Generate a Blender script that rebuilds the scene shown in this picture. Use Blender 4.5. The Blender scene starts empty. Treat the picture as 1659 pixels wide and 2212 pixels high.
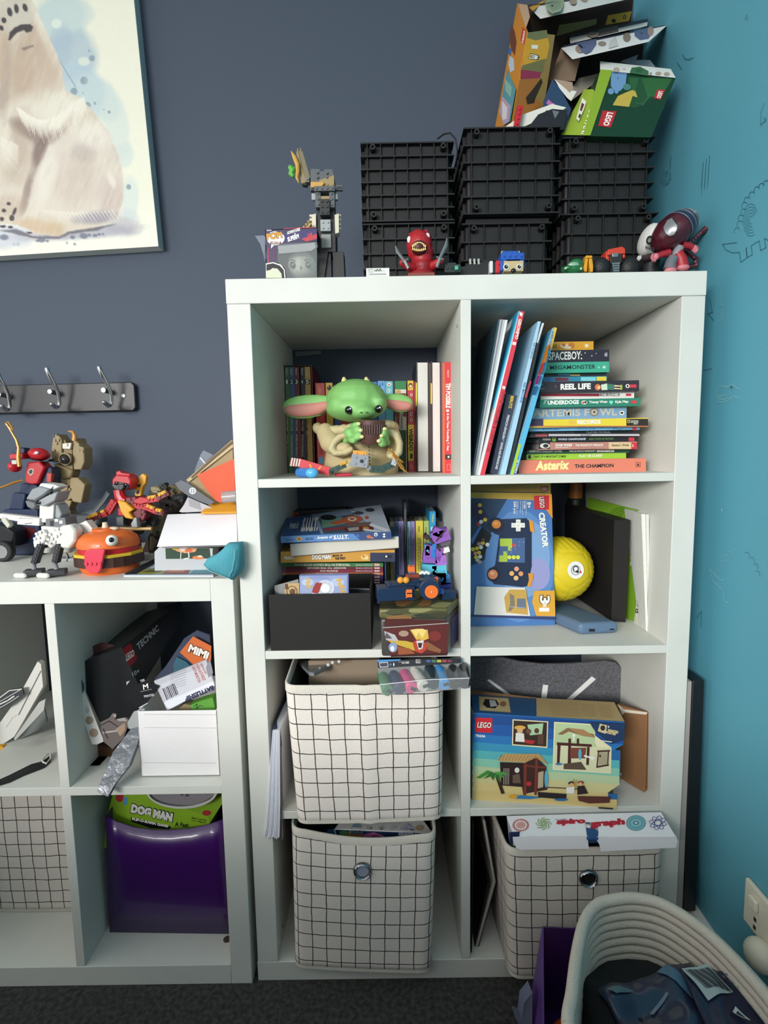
import bpy, bmesh, math, random
import numpy as np
from mathutils import Vector, Matrix, Euler
random.seed(4); np.random.seed(4)
SC=bpy.context.scene; COL=SC.collection
V=Vector
# ---------------- camera ----------------
FPX=1154.8
CAM=V((.24883,-.88216,.96073)); CROT=Euler((1.46081,.01662,.00151),'XYZ')
cd=bpy.data.cameras.new('camera'); cam=bpy.data.objects.new('camera',cd); COL.objects.link(cam)
cam.location=CAM; cam.rotation_euler=CROT
cd.sensor_fit='VERTICAL'; cd.sensor_height=24; cd.lens=24*FPX/2212; cd.clip_start=.02
SC.camera=cam
RM=CROT.to_matrix()
# ---------------- light, exposure ----------------
SC.view_settings.view_transform='Standard'; SC.view_settings.look='None'
SC.view_settings.gamma=1; SC.view_settings.use_curve_mapping=False
SC.view_settings.exposure=0.0
w=bpy.data.worlds.new('room_ambient'); SC.world=w; w.use_nodes=True
w.node_tree.nodes['Background'].inputs[0].default_value=(.95,.97,.96,1)
w.node_tree.nodes['Background'].inputs[1].default_value=1.25
def area(name,loc,target,sx,sy,power,col):
    l=bpy.data.lights.new(name,'AREA'); l.shape='RECTANGLE'; l.size=sx; l.size_y=sy; l.energy=power; l.color=col
    o=bpy.data.objects.new(name,l); COL.objects.link(o); o.location=loc
    o.rotation_euler=(V(target)-V(loc)).to_track_quat('-Z','Y').to_euler(); return o
area('window_daylight',(-1.35,-3.1,1.6),(.25,0,.72),1.4,.7,21,(1,.985,.96)).data.spread=math.radians(74)
# ---------------- helpers ----------------
def ray(px,py): return RM@V(((px-829.5)/FPX,-(py-1106)/FPX,-1))
def PY(px,py,y):
    d=ray(px,py); return CAM+d*((y-CAM.y)/d.y)
def PZ(px,py,z):
    d=ray(px,py); return CAM+d*((z-CAM.z)/d.z)
def PX(px,py,x):
    d=ray(px,py); return CAM+d*((x-CAM.x)/d.x)
def SCL(y): return (y-CAM.y)/FPX      # metres per pixel at depth y
class Pl:
    def __init__(s,o,a,b):
        s.o=V(o); s.u=(V(a)-s.o).normalized(); s.n=s.u.cross(V(b)-s.o).normalized()
        if s.n.dot(CAM-s.o)<0: s.n=-s.n
        s.v=s.n.cross(s.u)
    def hit(s,px,py,h=0):
        d=ray(px,py); t=(s.o-CAM).dot(s.n)/d.dot(s.n); return CAM+d*t+s.n*h
def PLY(y): return Pl((0,y,0),(1,y,0),(0,y,1))
def s2l(c): return c/12.92 if c<=.04045 else ((c+.055)/1.055)**2.4
def hexc(h): return tuple(s2l(int(h[i:i+2],16)/255) for i in (0,2,4))+(1,)
_m={}
def mat(h,rough=.55,metal=0.,trans=0.,bump=0.,bs=400.,var=0.,vs=8.,spec=.5,coat=0.,alpha=1.):
    k=(h,rough,metal,trans,bump,bs,var,vs,spec,coat,alpha)
    if k in _m: return _m[k]
    m=bpy.data.materials.new('paint_'+h); m.use_nodes=True; nt=m.node_tree; b=nt.nodes['Principled BSDF']
    b.inputs['Base Color'].default_value=hexc(h); b.inputs['Roughness'].default_value=rough
    b.inputs['Metallic'].default_value=metal; b.inputs['Transmission Weight'].default_value=trans
    b.inputs['Specular IOR Level'].default_value=spec; b.inputs['Coat Weight'].default_value=coat; b.inputs['Alpha'].default_value=alpha
    if trans: b.inputs['IOR'].default_value=1.15
    if bump or var:
        tc=nt.nodes.new('ShaderNodeTexCoord')
    if bump:
        n=nt.nodes.new('ShaderNodeTexNoise'); n.inputs['Scale'].default_value=bs; n.inputs['Detail'].default_value=3
        nt.links.new(tc.outputs['Object'],n.inputs['Vector'])
        bp=nt.nodes.new('ShaderNodeBump'); bp.inputs['Strength'].default_value=bump; bp.inputs['Distance'].default_value=.002
        nt.links.new(n.outputs['Fac'],bp.inputs['Height']); nt.links.new(bp.outputs['Normal'],b.inputs['Normal'])
    if var:
        n=nt.nodes.new('ShaderNodeTexNoise'); n.inputs['Scale'].default_value=vs; n.inputs['Detail'].default_value=4
        nt.links.new(tc.outputs['Object'],n.inputs['Vector'])
        r=nt.nodes.new('ShaderNodeValToRGB'); c=hexc(h)
        r.color_ramp.elements[0].position=.35; r.color_ramp.elements[1].position=.65
        r.color_ramp.elements[0].color=tuple(x*(1-var) for x in c[:3])+(1,); r.color_ramp.elements[1].color=tuple(min(1,x*(1+var*.5)) for x in c[:3])+(1,)
        nt.links.new(n.outputs['Fac'],r.inputs['Fac']); nt.links.new(r.outputs['Color'],b.inputs['Base Color'])
    _m[k]=m; return m
WHITE='eeefe9'
_txt={}
def glyphs(s,bold):
    k=(s,bold)
    if k not in _txt:
        cu=bpy.data.curves.new('t','FONT'); cu.body=s; cu.resolution_u=2; cu.offset=bold; cu.fill_mode='FRONT' if hasattr(cu,'fill_mode') else None
        o=bpy.data.objects.new('t',cu); COL.objects.link(o); bpy.context.view_layer.update()
        me=bpy.data.meshes.new_from_object(o.evaluated_get(bpy.context.evaluated_depsgraph_get()))
        vs=[tuple(v.co[:2]) for v in me.vertices]; fs=[tuple(p.vertices) for p in me.polygons]
        bpy.data.objects.remove(o); bpy.data.curves.remove(cu); bpy.data.meshes.remove(me)
        if vs:
            x0=min(v[0] for v in vs);x1=max(v[0] for v in vs);y0=min(v[1] for v in vs);y1=max(v[1] for v in vs)
            vs=[((v[0]-x0)/max(1e-6,x1-x0),(v[1]-y0)/max(1e-6,y1-y0)) for v in vs]
        _txt[k]=(vs,fs)
    return _txt[k]
class MB:
    def __init__(s): s.v=[];s.f=[];s.mi=[];s.ms=[];s.k=0;s.flat=False
    def m(s,mt):
        if isinstance(mt,str): mt=mat(mt)
        if mt not in s.ms: s.ms.append(mt)
        return s.ms.index(mt)
    def add(s,vs,fs,mt):
        o=len(s.v); s.v+= [V(x) for x in vs]; i=s.m(mt)
        for f in fs: s.f.append(tuple(a+o for a in f)); s.mi.append(i)
        return s
    def hexa(s,c,mt):     # c: 4 front (loop) + 4 back (same order)
        n=len(c)//2
        fs=[tuple(range(n))[::-1],tuple(range(n,2*n))]+[(i,(i+1)%n,n+(i+1)%n,n+i) for i in range(n)]
        return s.add(c,fs,mt)
    def box(s,x0,x1,y0,y1,z0,z1,mt):
        return s.hexa([(x0,y0,z0),(x1,y0,z0),(x1,y0,z1),(x0,y0,z1),(x0,y1,z0),(x1,y1,z0),(x1,y1,z1),(x0,y1,z1)],mt)
    def ob(s,c,sz,R,mt):
        R=R if isinstance(R,Matrix) else Euler(R,'XYZ').to_matrix()
        a,b,d=sz[0]/2,sz[1]/2,sz[2]/2; c=V(c)
        return s.hexa([c+R@V(p) for p in ((-a,-b,-d),(a,-b,-d),(a,-b,d),(-a,-b,d),(-a,b,-d),(a,b,-d),(a,b,d),(-a,b,d))],mt)
    def brick(s,c,sz,R,mt,nx=2,ny=2,r=.0024,h=.0017,side='z'):
        R=R if isinstance(R,Matrix) else Euler(R,'XYZ').to_matrix()
        s.ob(c,sz,R,mt); c=V(c)
        for i in range(nx):
            for j in range(ny):
                a=(i+.5)/nx-.5; b=(j+.5)/ny-.5
                if side=='z': p=V((a*sz[0],b*sz[1],sz[2]/2)); d=V((0,0,h))
                else: p=V((a*sz[0],-sz[1]/2,b*sz[2])); d=V((0,-h,0))
                s.cyl(c+R@p,c+R@(p+d),r,r,mt,8)
        return s
    def prism(s,pts,d,mt):  # world poly extruded by vector d
        d=V(d); pts=[V(p) for p in pts]
        return s.hexa(pts+[p+d for p in pts],mt)
    def pp(s,px,y0,y1,mt):    # pixel outline at depth y0, thickness to y1
        pts=[PY(a,b,y0) for a,b in px]; return s.prism(pts,(0,y1-y0,0),mt)
    def cyl(s,a,b,r0,r1,mt,n=16,cap=True):
        a=V(a);b=V(b);d=(b-a).normalized(); u=d.orthogonal().normalized(); w=d.cross(u)
        vs=[];
        for p,r in ((a,r0),(b,r1)): vs+=[p+(u*math.cos(2*math.pi*i/n)+w*math.sin(2*math.pi*i/n))*r for i in range(n)]
        fs=[(i,(i+1)%n,n+(i+1)%n,n+i) for i in range(n)]
        if cap: fs+=[tuple(range(n))[::-1],tuple(range(n,2*n))]
        return s.add(vs,fs,mt)
    def sph(s,c,r,mt,R=None,nu=16,nv=10,top=1.):
        if not hasattr(r,'__len__'): r=(r,r,r)
        R=(Euler(R,'XYZ').to_matrix() if R is not None and not isinstance(R,Matrix) else R) or Matrix.Identity(3)
        c=V(c); vs=[c+R@V((0,0,-r[2]))]
        for j in range(1,nv):
            t=math.pi*j/nv
            for i in range(nu):
                p=2*math.pi*i/nu; vs.append(c+R@V((r[0]*math.sin(t)*math.cos(p),r[1]*math.sin(t)*math.sin(p),-r[2]*math.cos(t))))
        vs.append(c+R@V((0,0,r[2]))); fs=[]
        for i in range(nu): fs.append((0,1+(i+1)%nu,1+i))
        for j in range(nv-2):
            for i in range(nu):
                a=1+j*nu; fs.append((a+i,a+(i+1)%nu,a+nu+(i+1)%nu,a+nu+i))
        a=1+(nv-2)*nu
        for i in range(nu): fs.append((a+i,a+(i+1)%nu,len(vs)-1))
        return s.add(vs,fs,mt)
    def tube(s,pts,r,mt,n=8,cap=True,flat=1.):
        pts=[V(p) for p in pts]; N=len(pts)
        rs=r if hasattr(r,'__len__') else [r]*N
        vs=[];u=None
        for i,p in enumerate(pts):
            d=(pts[min(i+1,N-1)]-pts[max(i-1,0)]).normalized()
            u=d.orthogonal().normalized() if u is None else (u-d*u.dot(d)).normalized()
            w=d.cross(u)
            vs+=[p+(u*math.cos(2*math.pi*k/n)+w*math.sin(2*math.pi*k/n)*flat)*rs[i] for k in range(n)]
        fs=[(i*n+k,i*n+(k+1)%n,(i+1)*n+(k+1)%n,(i+1)*n+k) for i in range(N-1) for k in range(n)]
        if cap: fs+=[tuple(range(n))[::-1],tuple(range((N-1)*n,N*n))]
        return s.add(vs,fs,mt)
    def lathe(s,c,prof,mt,n=32,ax=None,sx=1.,sy=1.):
        c=V(c); R=ax or Matrix.Identity(3); vs=[]
        for r,z in prof: vs+=[c+R@V((r*math.cos(2*math.pi*k/n)*sx,r*math.sin(2*math.pi*k/n)*sy,z)) for k in range(n)]
        fs=[(i*n+k,i*n+(k+1)%n,(i+1)*n+(k+1)%n,(i+1)*n+k) for i in range(len(prof)-1) for k in range(n)]
        return s.add(vs,fs,mt)
    def grid(s,fn,nu,nv,mt):
        vs=[fn(i/nu,j/nv) for j in range(nv+1) for i in range(nu+1)]
        fs=[(j*(nu+1)+i,j*(nu+1)+i+1,(j+1)*(nu+1)+i+1,(j+1)*(nu+1)+i) for j in range(nv) for i in range(nu)]
        return s.add(vs,fs,mt)
    # ---- printing on a plane; coordinates are points of the plane ----
    def _h(s): s.k+=1; return .00012+s.k*.00004
    def P(s,pl,p,h): return pl.hit(p[0],p[1],h) if len(p)==2 else V(p)+pl.n*h
    def poly(s,pl,pts,mt,h=None):
        h=h or s._h(); return s.add([s.P(pl,p,h) for p in pts],[tuple(range(len(pts)))],mt)
    def ell(s,pl,cx,cy,rx,ry,mt,n=20,ang=0.):
        ca,sa=math.cos(ang),math.sin(ang)
        return s.poly(pl,[(cx+rx*math.cos(t)*ca-ry*math.sin(t)*sa,cy+rx*math.cos(t)*sa+ry*math.sin(t)*ca) for t in [2*math.pi*i/n for i in range(n)]],mt)
    def line(s,pl,pts,wd,mt,h=None):
        h=h or s._h(); P=[s.P(pl,p,h) for p in pts]
        for i in range(len(P)-1):
            d=(P[i+1]-P[i])
            if d.length<1e-7: continue
            d.normalize(); q=pl.n.cross(d)*wd/2; e=d*wd*.2
            s.add([P[i]-q-e,P[i+1]-q+e,P[i+1]+q+e,P[i]+q-e],[(0,1,2,3)],mt)
        return s
    def text(s,pl,t,p0,p1,p2,mt,bold=.02):
        h=s._h(); a=s.P(pl,p0,h); b=s.P(pl,p1,h)-a; c=s.P(pl,p2,h)-a
        vs,fs=glyphs(t,bold); return s.add([a+b*x+c*y for x,y in vs],fs,mt)
    def pr(s,pl,items,T=None):
        T=T or (lambda p:p)
        for it in items:
            k=it[0]
            if k=='t': s.text(pl,it[1],T(it[2]),T(it[3]),T(it[4]),it[5],it[6] if len(it)>6 else .02)
            elif k=='p': s.poly(pl,[T(p) for p in it[1]],it[2])
            elif k=='r':  # axis rect in T coords
                x0,y0,x1,y1=it[1]; s.poly(pl,[T(p) for p in ((x0,y0),(x1,y0),(x1,y1),(x0,y1))],it[2])
            elif k=='e':
                cx,cy,rx,ry=it[1]; n=20
                s.poly(pl,[T((cx+rx*math.cos(2*math.pi*i/n),cy+ry*math.sin(2*math.pi*i/n))) for i in range(n)],it[2])
            elif k=='l': s.line(pl,[T(p) for p in it[1]],it[2],it[3])
        return s
    def build(s,name,parent=None,bev=0.,sub=0,remesh=0.,ang=35,solid=0.,bseg=2,smooth_it=0,thing=None):
        me=bpy.data.meshes.new(name)
        mn=V([min(v[i] for v in s.v) for i in range(3)]); mx=V([max(v[i] for v in s.v) for i in range(3)])
        org=V(((mn.x+mx.x)/2,(mn.y+mx.y)/2,mn.z))
        me.from_pydata([v-org for v in s.v],[],s.f)
        for m_ in s.ms: me.materials.append(m_)
        me.polygons.foreach_set('material_index',s.mi)
        me.validate(); me.shade_smooth()
        me.set_sharp_from_angle(angle=math.radians(ang))
        o=bpy.data.objects.new(name,me); COL.objects.link(o)
        po=V((0,0,0))
        if parent is not None: o.parent=parent; po=V(parent['_o'])
        o.location=org-po; o['_o']=tuple(org)
        if remesh:
            r=o.modifiers.new('r','REMESH'); r.mode='VOXEL'; r.voxel_size=remesh; r.use_smooth_shade=True
            if smooth_it: q=o.modifiers.new('s','SMOOTH'); q.iterations=smooth_it; q.factor=.5
        if solid: q=o.modifiers.new('so','SOLIDIFY'); q.thickness=solid; q.offset=0
        if bev: q=o.modifiers.new('b','BEVEL'); q.width=bev; q.segments=bseg; q.limit_method='ANGLE'; q.angle_limit=math.radians(40)
        if sub: q=o.modifiers.new('u','SUBSURF'); q.levels=sub; q.render_levels=sub
        return o
def tag(o,label=None,cat=None,group=None,kind=None):
    if label:o['label']=label
    if cat:o['category']=cat
    if group:o['group']=group
    if kind:o['kind']=kind
    return o
def thing(name,loc,label,cat,group=None):
    o=bpy.data.objects.new(name,None); COL.objects.link(o); o.location=loc; o.empty_display_size=.02
    o['_o']=tuple(loc); return tag(o,label,cat,group)
def ZT(x0,y0,s): return lambda p:(x0+p[0]*s,y0+p[1]*s)
def noise2(x,y,sc,seed=0,oct=4):
    rs=np.random.RandomState(seed); out=0; amp=1; tot=0
    for o in range(oct):
        G=rs.rand(64,64); X=x*sc*2**o; Y=y*sc*2**o; xi=np.floor(X).astype(int); yi=np.floor(Y).astype(int); fx=X-xi; fy=Y-yi
        fx=fx*fx*(3-2*fx); fy=fy*fy*(3-2*fy); a=lambda i,j:G[(xi+i)%64,(yi+j)%64]
        out=out+amp*((a(0,0)*(1-fx)+a(1,0)*fx)*(1-fy)+(a(0,1)*(1-fx)+a(1,1)*fx)*fy); tot+=amp; amp*=.5
    return out/tot
_vc={}
def vcmat(rough=.6,coat=0.):
    k=(rough,coat)
    if k not in _vc:
        m=bpy.data.materials.new('painted_artwork'); m.use_nodes=True; nt=m.node_tree; b=nt.nodes['Principled BSDF']
        a=nt.nodes.new('ShaderNodeAttribute'); a.attribute_name='Col'; nt.links.new(a.outputs['Color'],b.inputs['Base Color'])
        b.inputs['Roughness'].default_value=rough; b.inputs['Coat Weight'].default_value=coat; _vc[k]=m
    return _vc[k]
def RGB(h): return np.array([int(h[i:i+2],16)/255 for i in (0,2,4)])
class Paint:   # paints a picture as colour values on the points of a picture surface
    def __init__(s,x,y,bg): s.x=x;s.y=y;s.c=np.ones(x.shape+(3,))*RGB(bg)
    def mix(s,h,mask):
        m=np.clip(mask,0,1)[...,None]; s.c=s.c*(1-m)+RGB(h)*m; return s
    def e(s,h,cx,cy,rx,ry,ang=0,soft=.25,a=1.,n=0.,ns=.05,seed=1):
        ca,sa=math.cos(math.radians(ang)),math.sin(math.radians(ang)); X=(s.x-cx)*ca+(s.y-cy)*sa; Y=-(s.x-cx)*sa+(s.y-cy)*ca
        d=np.sqrt((X/rx)**2+(Y/ry)**2)
        if n: d=d+(noise2(s.x,s.y,ns,seed)-.5)*n
        return s.mix(h,a*np.clip((1-d)/soft+.5,0,1))
    def pg(s,h,pts,soft=2.,a=1.,n=0.,ns=.05,seed=1):
        x=s.x;y=s.y
        if n:
            x=x+(noise2(s.x,s.y,ns,seed)-.5)*n; y=y+(noise2(s.x,s.y,ns,seed+9)-.5)*n
        ins=np.zeros(x.shape,bool); dist=np.full(x.shape,1e9); N=len(pts)
        for i in range(N):
            x0,y0=pts[i];x1,y1=pts[(i+1)%N]
            c=((y0>y)!=(y1>y))&(x<(x1-x0)*(y-y0)/((y1-y0) or 1e-9)+x0); ins^=c
            L=(x1-x0)**2+(y1-y0)**2 or 1e-9; t=np.clip(((x-x0)*(x1-x0)+(y-y0)*(y1-y0))/L,0,1)
            dist=np.minimum(dist,np.hypot(x-x0-t*(x1-x0),y-y0-t*(y1-y0)))
        return s.mix(h,a*np.clip(np.where(ins,dist,-dist)/soft+.5,0,1))
def artgrid(name,corner,nu,nv,fn,parent=None,rough=.6,coat=0.,h=.0002,invis=None):
    # corner: TL,TR,BR,BL world points; fn(px,py)->colours in sRGB
    A,B,C_,D=[V(c) for c in corner]; n=(B-A).cross(D-A).normalized()
    if n.dot(CAM-A)<0: n=-n
    us=np.linspace(0,1,nu+1); vs=np.linspace(0,1,nv+1); U,W_=np.meshgrid(us,vs)
    a,b,c,d=[np.array(q) for q in (A,B,C_,D)]
    Pn=(a*((1-U)*(1-W_))[...,None]+b*(U*(1-W_))[...,None]+c*(U*W_)[...,None]+d*((1-U)*W_)[...,None])+np.array(n)*h
    q=(Pn-np.array(CAM))@np.array(RM); px=829.5+FPX*q[...,0]/-q[...,2]; py=1106-FPX*q[...,1]/-q[...,2]
    col=fn(px,py); lin=np.where(col<=.04045,col/12.92,((np.clip(col,0,1)+.055)/1.055)**2.4)
    me=bpy.data.meshes.new(name); org=np.array(((a+b+c+d)/4)); org[2]=min(a[2],b[2],c[2],d[2])
    fs=[(j*(nu+1)+i,j*(nu+1)+i+1,(j+1)*(nu+1)+i+1,(j+1)*(nu+1)+i) for j in range(nv) for i in range(nu)]
    me.from_pydata((Pn.reshape(-1,3)-org).tolist(),[],fs)
    at=me.color_attributes.new('Col','FLOAT_COLOR','POINT'); buf=np.ones((lin.reshape(-1,3).shape[0],4)); buf[:,:3]=lin.reshape(-1,3)
    at.data.foreach_set('color',buf.ravel()); me.materials.append(vcmat(rough,coat)); me.shade_smooth()
    o=bpy.data.objects.new(name,me); COL.objects.link(o); po=V((0,0,0))
    if parent is not None: o.parent=parent; po=V(parent['_o'])
    o.location=V(org)-po; o['_o']=tuple(org); return o
# ---------------- room ----------------
XR=.808; YW=.40; ZC=2.35
def struct(name,mb,**k): o=mb.build(name,**k); o['kind']='structure'; return o
carpet=mat('3c3c39',.95,bump=1.,bs=260,var=.55,vs=120)
struct('floor',MB().box(-1.7,XR+.1,-3.3,YW+.1,-.05,0,carpet))
wm=mat('434d5d',.7,bump=.12,bs=500)
struct('wall_back',MB().box(-1.7,XR+.1,YW,YW+.1,0,ZC,wm))
mb=MB().box(XR,XR+.1,-3.3,YW,0,ZC,mat('5ba3b6',.6,bump=.12,bs=500))
tp=Pl((XR,0,0),(XR,-1,0),(XR,0,1))
ch_d=mat('2f6a7a',.9); ch_l=mat('8fc0c8',.9)
T=ZT(1440,300,.5)
def chalk(pts,m_,wd=.0011,T=T): mb.line(tp,[T(p) for p in pts],wd,m_)
def arcpts(cx,cy,rx,ry,a0,a1,n=10): return [(cx+rx*math.cos(math.radians(a0+(a1-a0)*i/n)),cy+ry*math.sin(math.radians(a0+(a1-a0)*i/n))) for i in range(n+1)]
# spiny creature scribble, bolts, dinosaur head and faint figures in chalk
for k,(cx,cy) in enumerate([(305,400),(318,370),(322,345),(335,318),(338,290),(348,268),(370,245),(392,222),(412,208),(432,196)]):
    chalk(arcpts(cx,cy,13,16,150,320,8),ch_d)
for r in (8,14,20,26,32): chalk(arcpts(365,350,r,r*2.2,60,330,14),ch_d,.0006)
chalk([(305,448),(243,455),(256,478),(285,492),(316,490),(322,533),(350,512),(345,470),(350,512),(372,500),(367,462),(402,440),(408,482),(430,470),(424,430),(440,438)],ch_d)
for o_ in (0,14,28): chalk([(150+o_,210),(160+o_,100-o_),(152+o_,245-o_*2)],ch_d,.0008)
chalk([(0,150),(12,130),(20,75),(18,140),(20,165),(8,190),(0,200)],ch_d)
chalk([(188,690),(200,750),(180,755),(206,785)],ch_d)
chalk([(240,660),(232,720),(246,715),(232,790),(243,785),(246,740)],ch_l,.0009)
chalk([(218,1080),(232,1068),(268,1072),(282,1058),(318,1082)],ch_l); chalk([(218,1080),(218,1130),(232,1140),(270,1130),(292,1112),(318,1120)],ch_l)
chalk([(222,1115),(240,1112),(266,1104),(262,1124),(228,1126),(222,1115)],ch_l); chalk(arcpts(282,1073,4,5,0,360),ch_l,.002)
for x in (232,240,250,258): chalk([(x,1110),(x,1125)],ch_l,.0006)
chalk([(188,1858),(235,1905),(250,1905)],ch_l); chalk([(188,1858),(205,1910),(250,1950),(252,1995),(270,2003)],ch_l)
for (cx,cy) in ((240,1860),(250,1835),(262,1812),(280,1795),(300,1788)): chalk(arcpts(cx,cy,11,14,140,330,6),ch_l,.0006)
for (cx,cy) in ((350,1800),(372,1822),(388,1850),(396,1880)): chalk(arcpts(cx,cy,12,14,230,400,6),ch_d,.0006)
chalk([(135,2070),(155,2040),(152,2110)],ch_d); chalk([(243,1600),(244,1608)],ch_l,.003); chalk([(165,1000),(200,992)],ch_d,.0007)
T3=ZT(1250,0,.3165)
chalk([(715,370),(730,400),(760,405),(790,390)],ch_d,T=T3); chalk([(680,425),(708,470)],ch_d,T=T3)
chalk([(1250,850),(1285,820),(1275,800)],ch_d,T=T3); chalk([(1250,850),(1252,760),(1275,700)],ch_d,.0007,T=T3)
for r in (12,24,36): chalk(arcpts(600,1215,r,r*1.3,0,360,16),ch_d,.0006,T=T3)
chalk([(1140,135),(1155,100),(1160,140)],ch_d,.0007,T=T3)
struct('wall_right',mb)
struct('ceiling',MB().box(-1.7,XR+.1,-1.3,YW+.1,ZC,ZC+.05,mat('e8e8e4',.8)))
bw=mat(WHITE,.45)
struct('baseboard_right',MB().prism([(XR,-3.2,0),(XR-.018,-3.2,0),(XR-.018,-3.2,.112),(XR-.012,-3.2,.122),(XR,-3.2,.125)],(0,3.6,0),bw))
struct('baseboard_back',MB().prism([(-1.7,YW,0),(-1.7,YW-.018,0),(-1.7,YW-.018,.112),(-1.7,YW-.012,.122),(-1.7,YW,.125)],(1.7+XR-.018,0,0),bw))
# bed put in unseen behind the camera, to keep window light off the floor
o=MB().box(-1.5,.75,-2.6,-.93,.001,.62,mat('3a3f4a',.9)).build('added_bed_base',bev=.02)
bd=thing('added_bed',(-.4,-1.7,0),'unseen bed standing behind the viewer','added_bed')
o.parent=bd; o.location=V(o['_o'])-V(bd['_o'])
MB().box(-1.47,.72,-2.57,-.93,.62,.74,mat('55585f',.9,bump=.6,bs=60)).build('added_mattress',bd,bev=.03)
# ---------------- shelving units ----------------
lam=mat('d9dad2',.55,bump=.05,bs=300,var=.04,vs=9)
W_=.7635; T_=.0385; PT=.0165; C1=.335; H=1.2389; TH=.038; SB=.0143; CH=.28; DP=.39
ZS=[H-TH-CH*k-SB*(k-1) for k in (1,2,3,4)]   # tops of the boards
Z1,Z2,Z3,Z4=ZS
u=thing('shelving_unit',(W_/2,DP/2,0),'tall white cube shelving unit with two columns of four openings against the navy wall','shelving unit')
MB().box(0,W_,0,DP,H-TH,H,lam).build('top_board',u,bev=.0012)
MB().box(0,W_,0,DP,0,TH,lam).build('bottom_board',u,bev=.0012)
MB().box(.001,T_,0,DP,TH,H-TH-.0004,lam).build('side_panel',u,bev=.001)
MB().box(W_-T_,W_-.001,0,DP,TH,H-TH-.0004,lam).build('side_panel',u,bev=.001)
XL=T_+C1; XD=XL+PT
MB().box(XL,XD,.0005,DP,TH,H-TH,lam).build('divider',u,bev=.0008)
for z in ZS[:3]:
    MB().box(T_,XL,.0008,DP,z-SB,z,lam).build('shelf_board',u,bev=.0008)
    MB().box(XD,W_-T_,.0008,DP,z-SB,z,lam).build('shelf_board',u,bev=.0008)
dm=mat('6a6a66',.9)
for (x,px,py) in ((XL,988,705),(T_,611,2000)):
    p=PX(px,py,x); s_=-1 if x==XL else 1
    MB().cyl(p,p+V((s_*.0004,0,0)),.003,.003,dm,12).build('screw_hole',u)
# low unit, lying on its side
HL=.756; XE=-.009; Y0=-.005; C2=.2655
u2=thing('shelving_unit',(-.5,.19,0),'low white cube shelving unit to the left with toys on top','shelving unit')
MB().box(-1.35,XE-T_,Y0,DP,HL-T_,HL,lam).build('top_board',u2,bev=.001)
MB().box(-1.35,XE-T_,Y0,DP,0,T_,lam).build('bottom_board',u2,bev=.001)
MB().box(XE-T_,XE,Y0,DP,0,HL,lam).build('side_panel',u2,bev=.001)
x=XE-T_-C2; ZM=.387; SL=.0155
xd=[]
while x>-1.3:
    for z0,z1 in ((T_,ZM-SL),(ZM,HL-T_)):
        MB().box(x-PT,x,Y0+.0008,DP,z0,z1,lam).build('divider',u2,bev=.0008)
    xd.append(x); x-=PT+C2
MB().box(-1.35,XE-T_,Y0+.0004,DP,ZM-SL,ZM,lam).build('shelf_board',u2,bev=.0008)
MB().box(-1.3505,-1.3,Y0,DP,T_,HL-T_,lam).build('side_panel',u2,bev=.001)
XA=xd[0]   # right face of the first divider
p=PZ(491,2029,T_); MB().cyl(p,p+V((0,0,.0006)),.0075,.0075,mat('4a4238',.7),20).build('hole_plug',u2)
# ---------------- things on the walls ----------------
cv=thing('canvas_painting',(-.5,.40,1.42),'large canvas painting of a seated polar bear on the navy wall','painting')
br=V((-.2498,.37,1.4282)); ang=math.radians(2.35); ux=V((math.cos(ang),0,math.sin(ang))); uz=V((-math.sin(ang),0,math.cos(ang)))
A=br-ux*.62; cr=[A+uz*.8,br+uz*.8,br,A]
MB().hexa([A,br,br+uz*.8,A+uz*.8]+[q+V((0,.029,0)) for q in (A,br,br+uz*.8,A+uz*.8)],mat('c9cfc9',.7,bump=.3,bs=900)).build('stretcher_frame',cv,bev=.001)
edge=MB().hexa([br+ux*.0002,br+uz*.8+ux*.0002,br+uz*.8+V((0,.029,0))+ux*.0002,br+V((0,.029,0))+ux*.0002]+[q+ux*.0006 for q in (br,br+uz*.8,br+uz*.8+V((0,.029,0)),br+V((0,.029,0)))],mat('a9bcc0',.7)).build('canvas_edge',cv)
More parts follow.
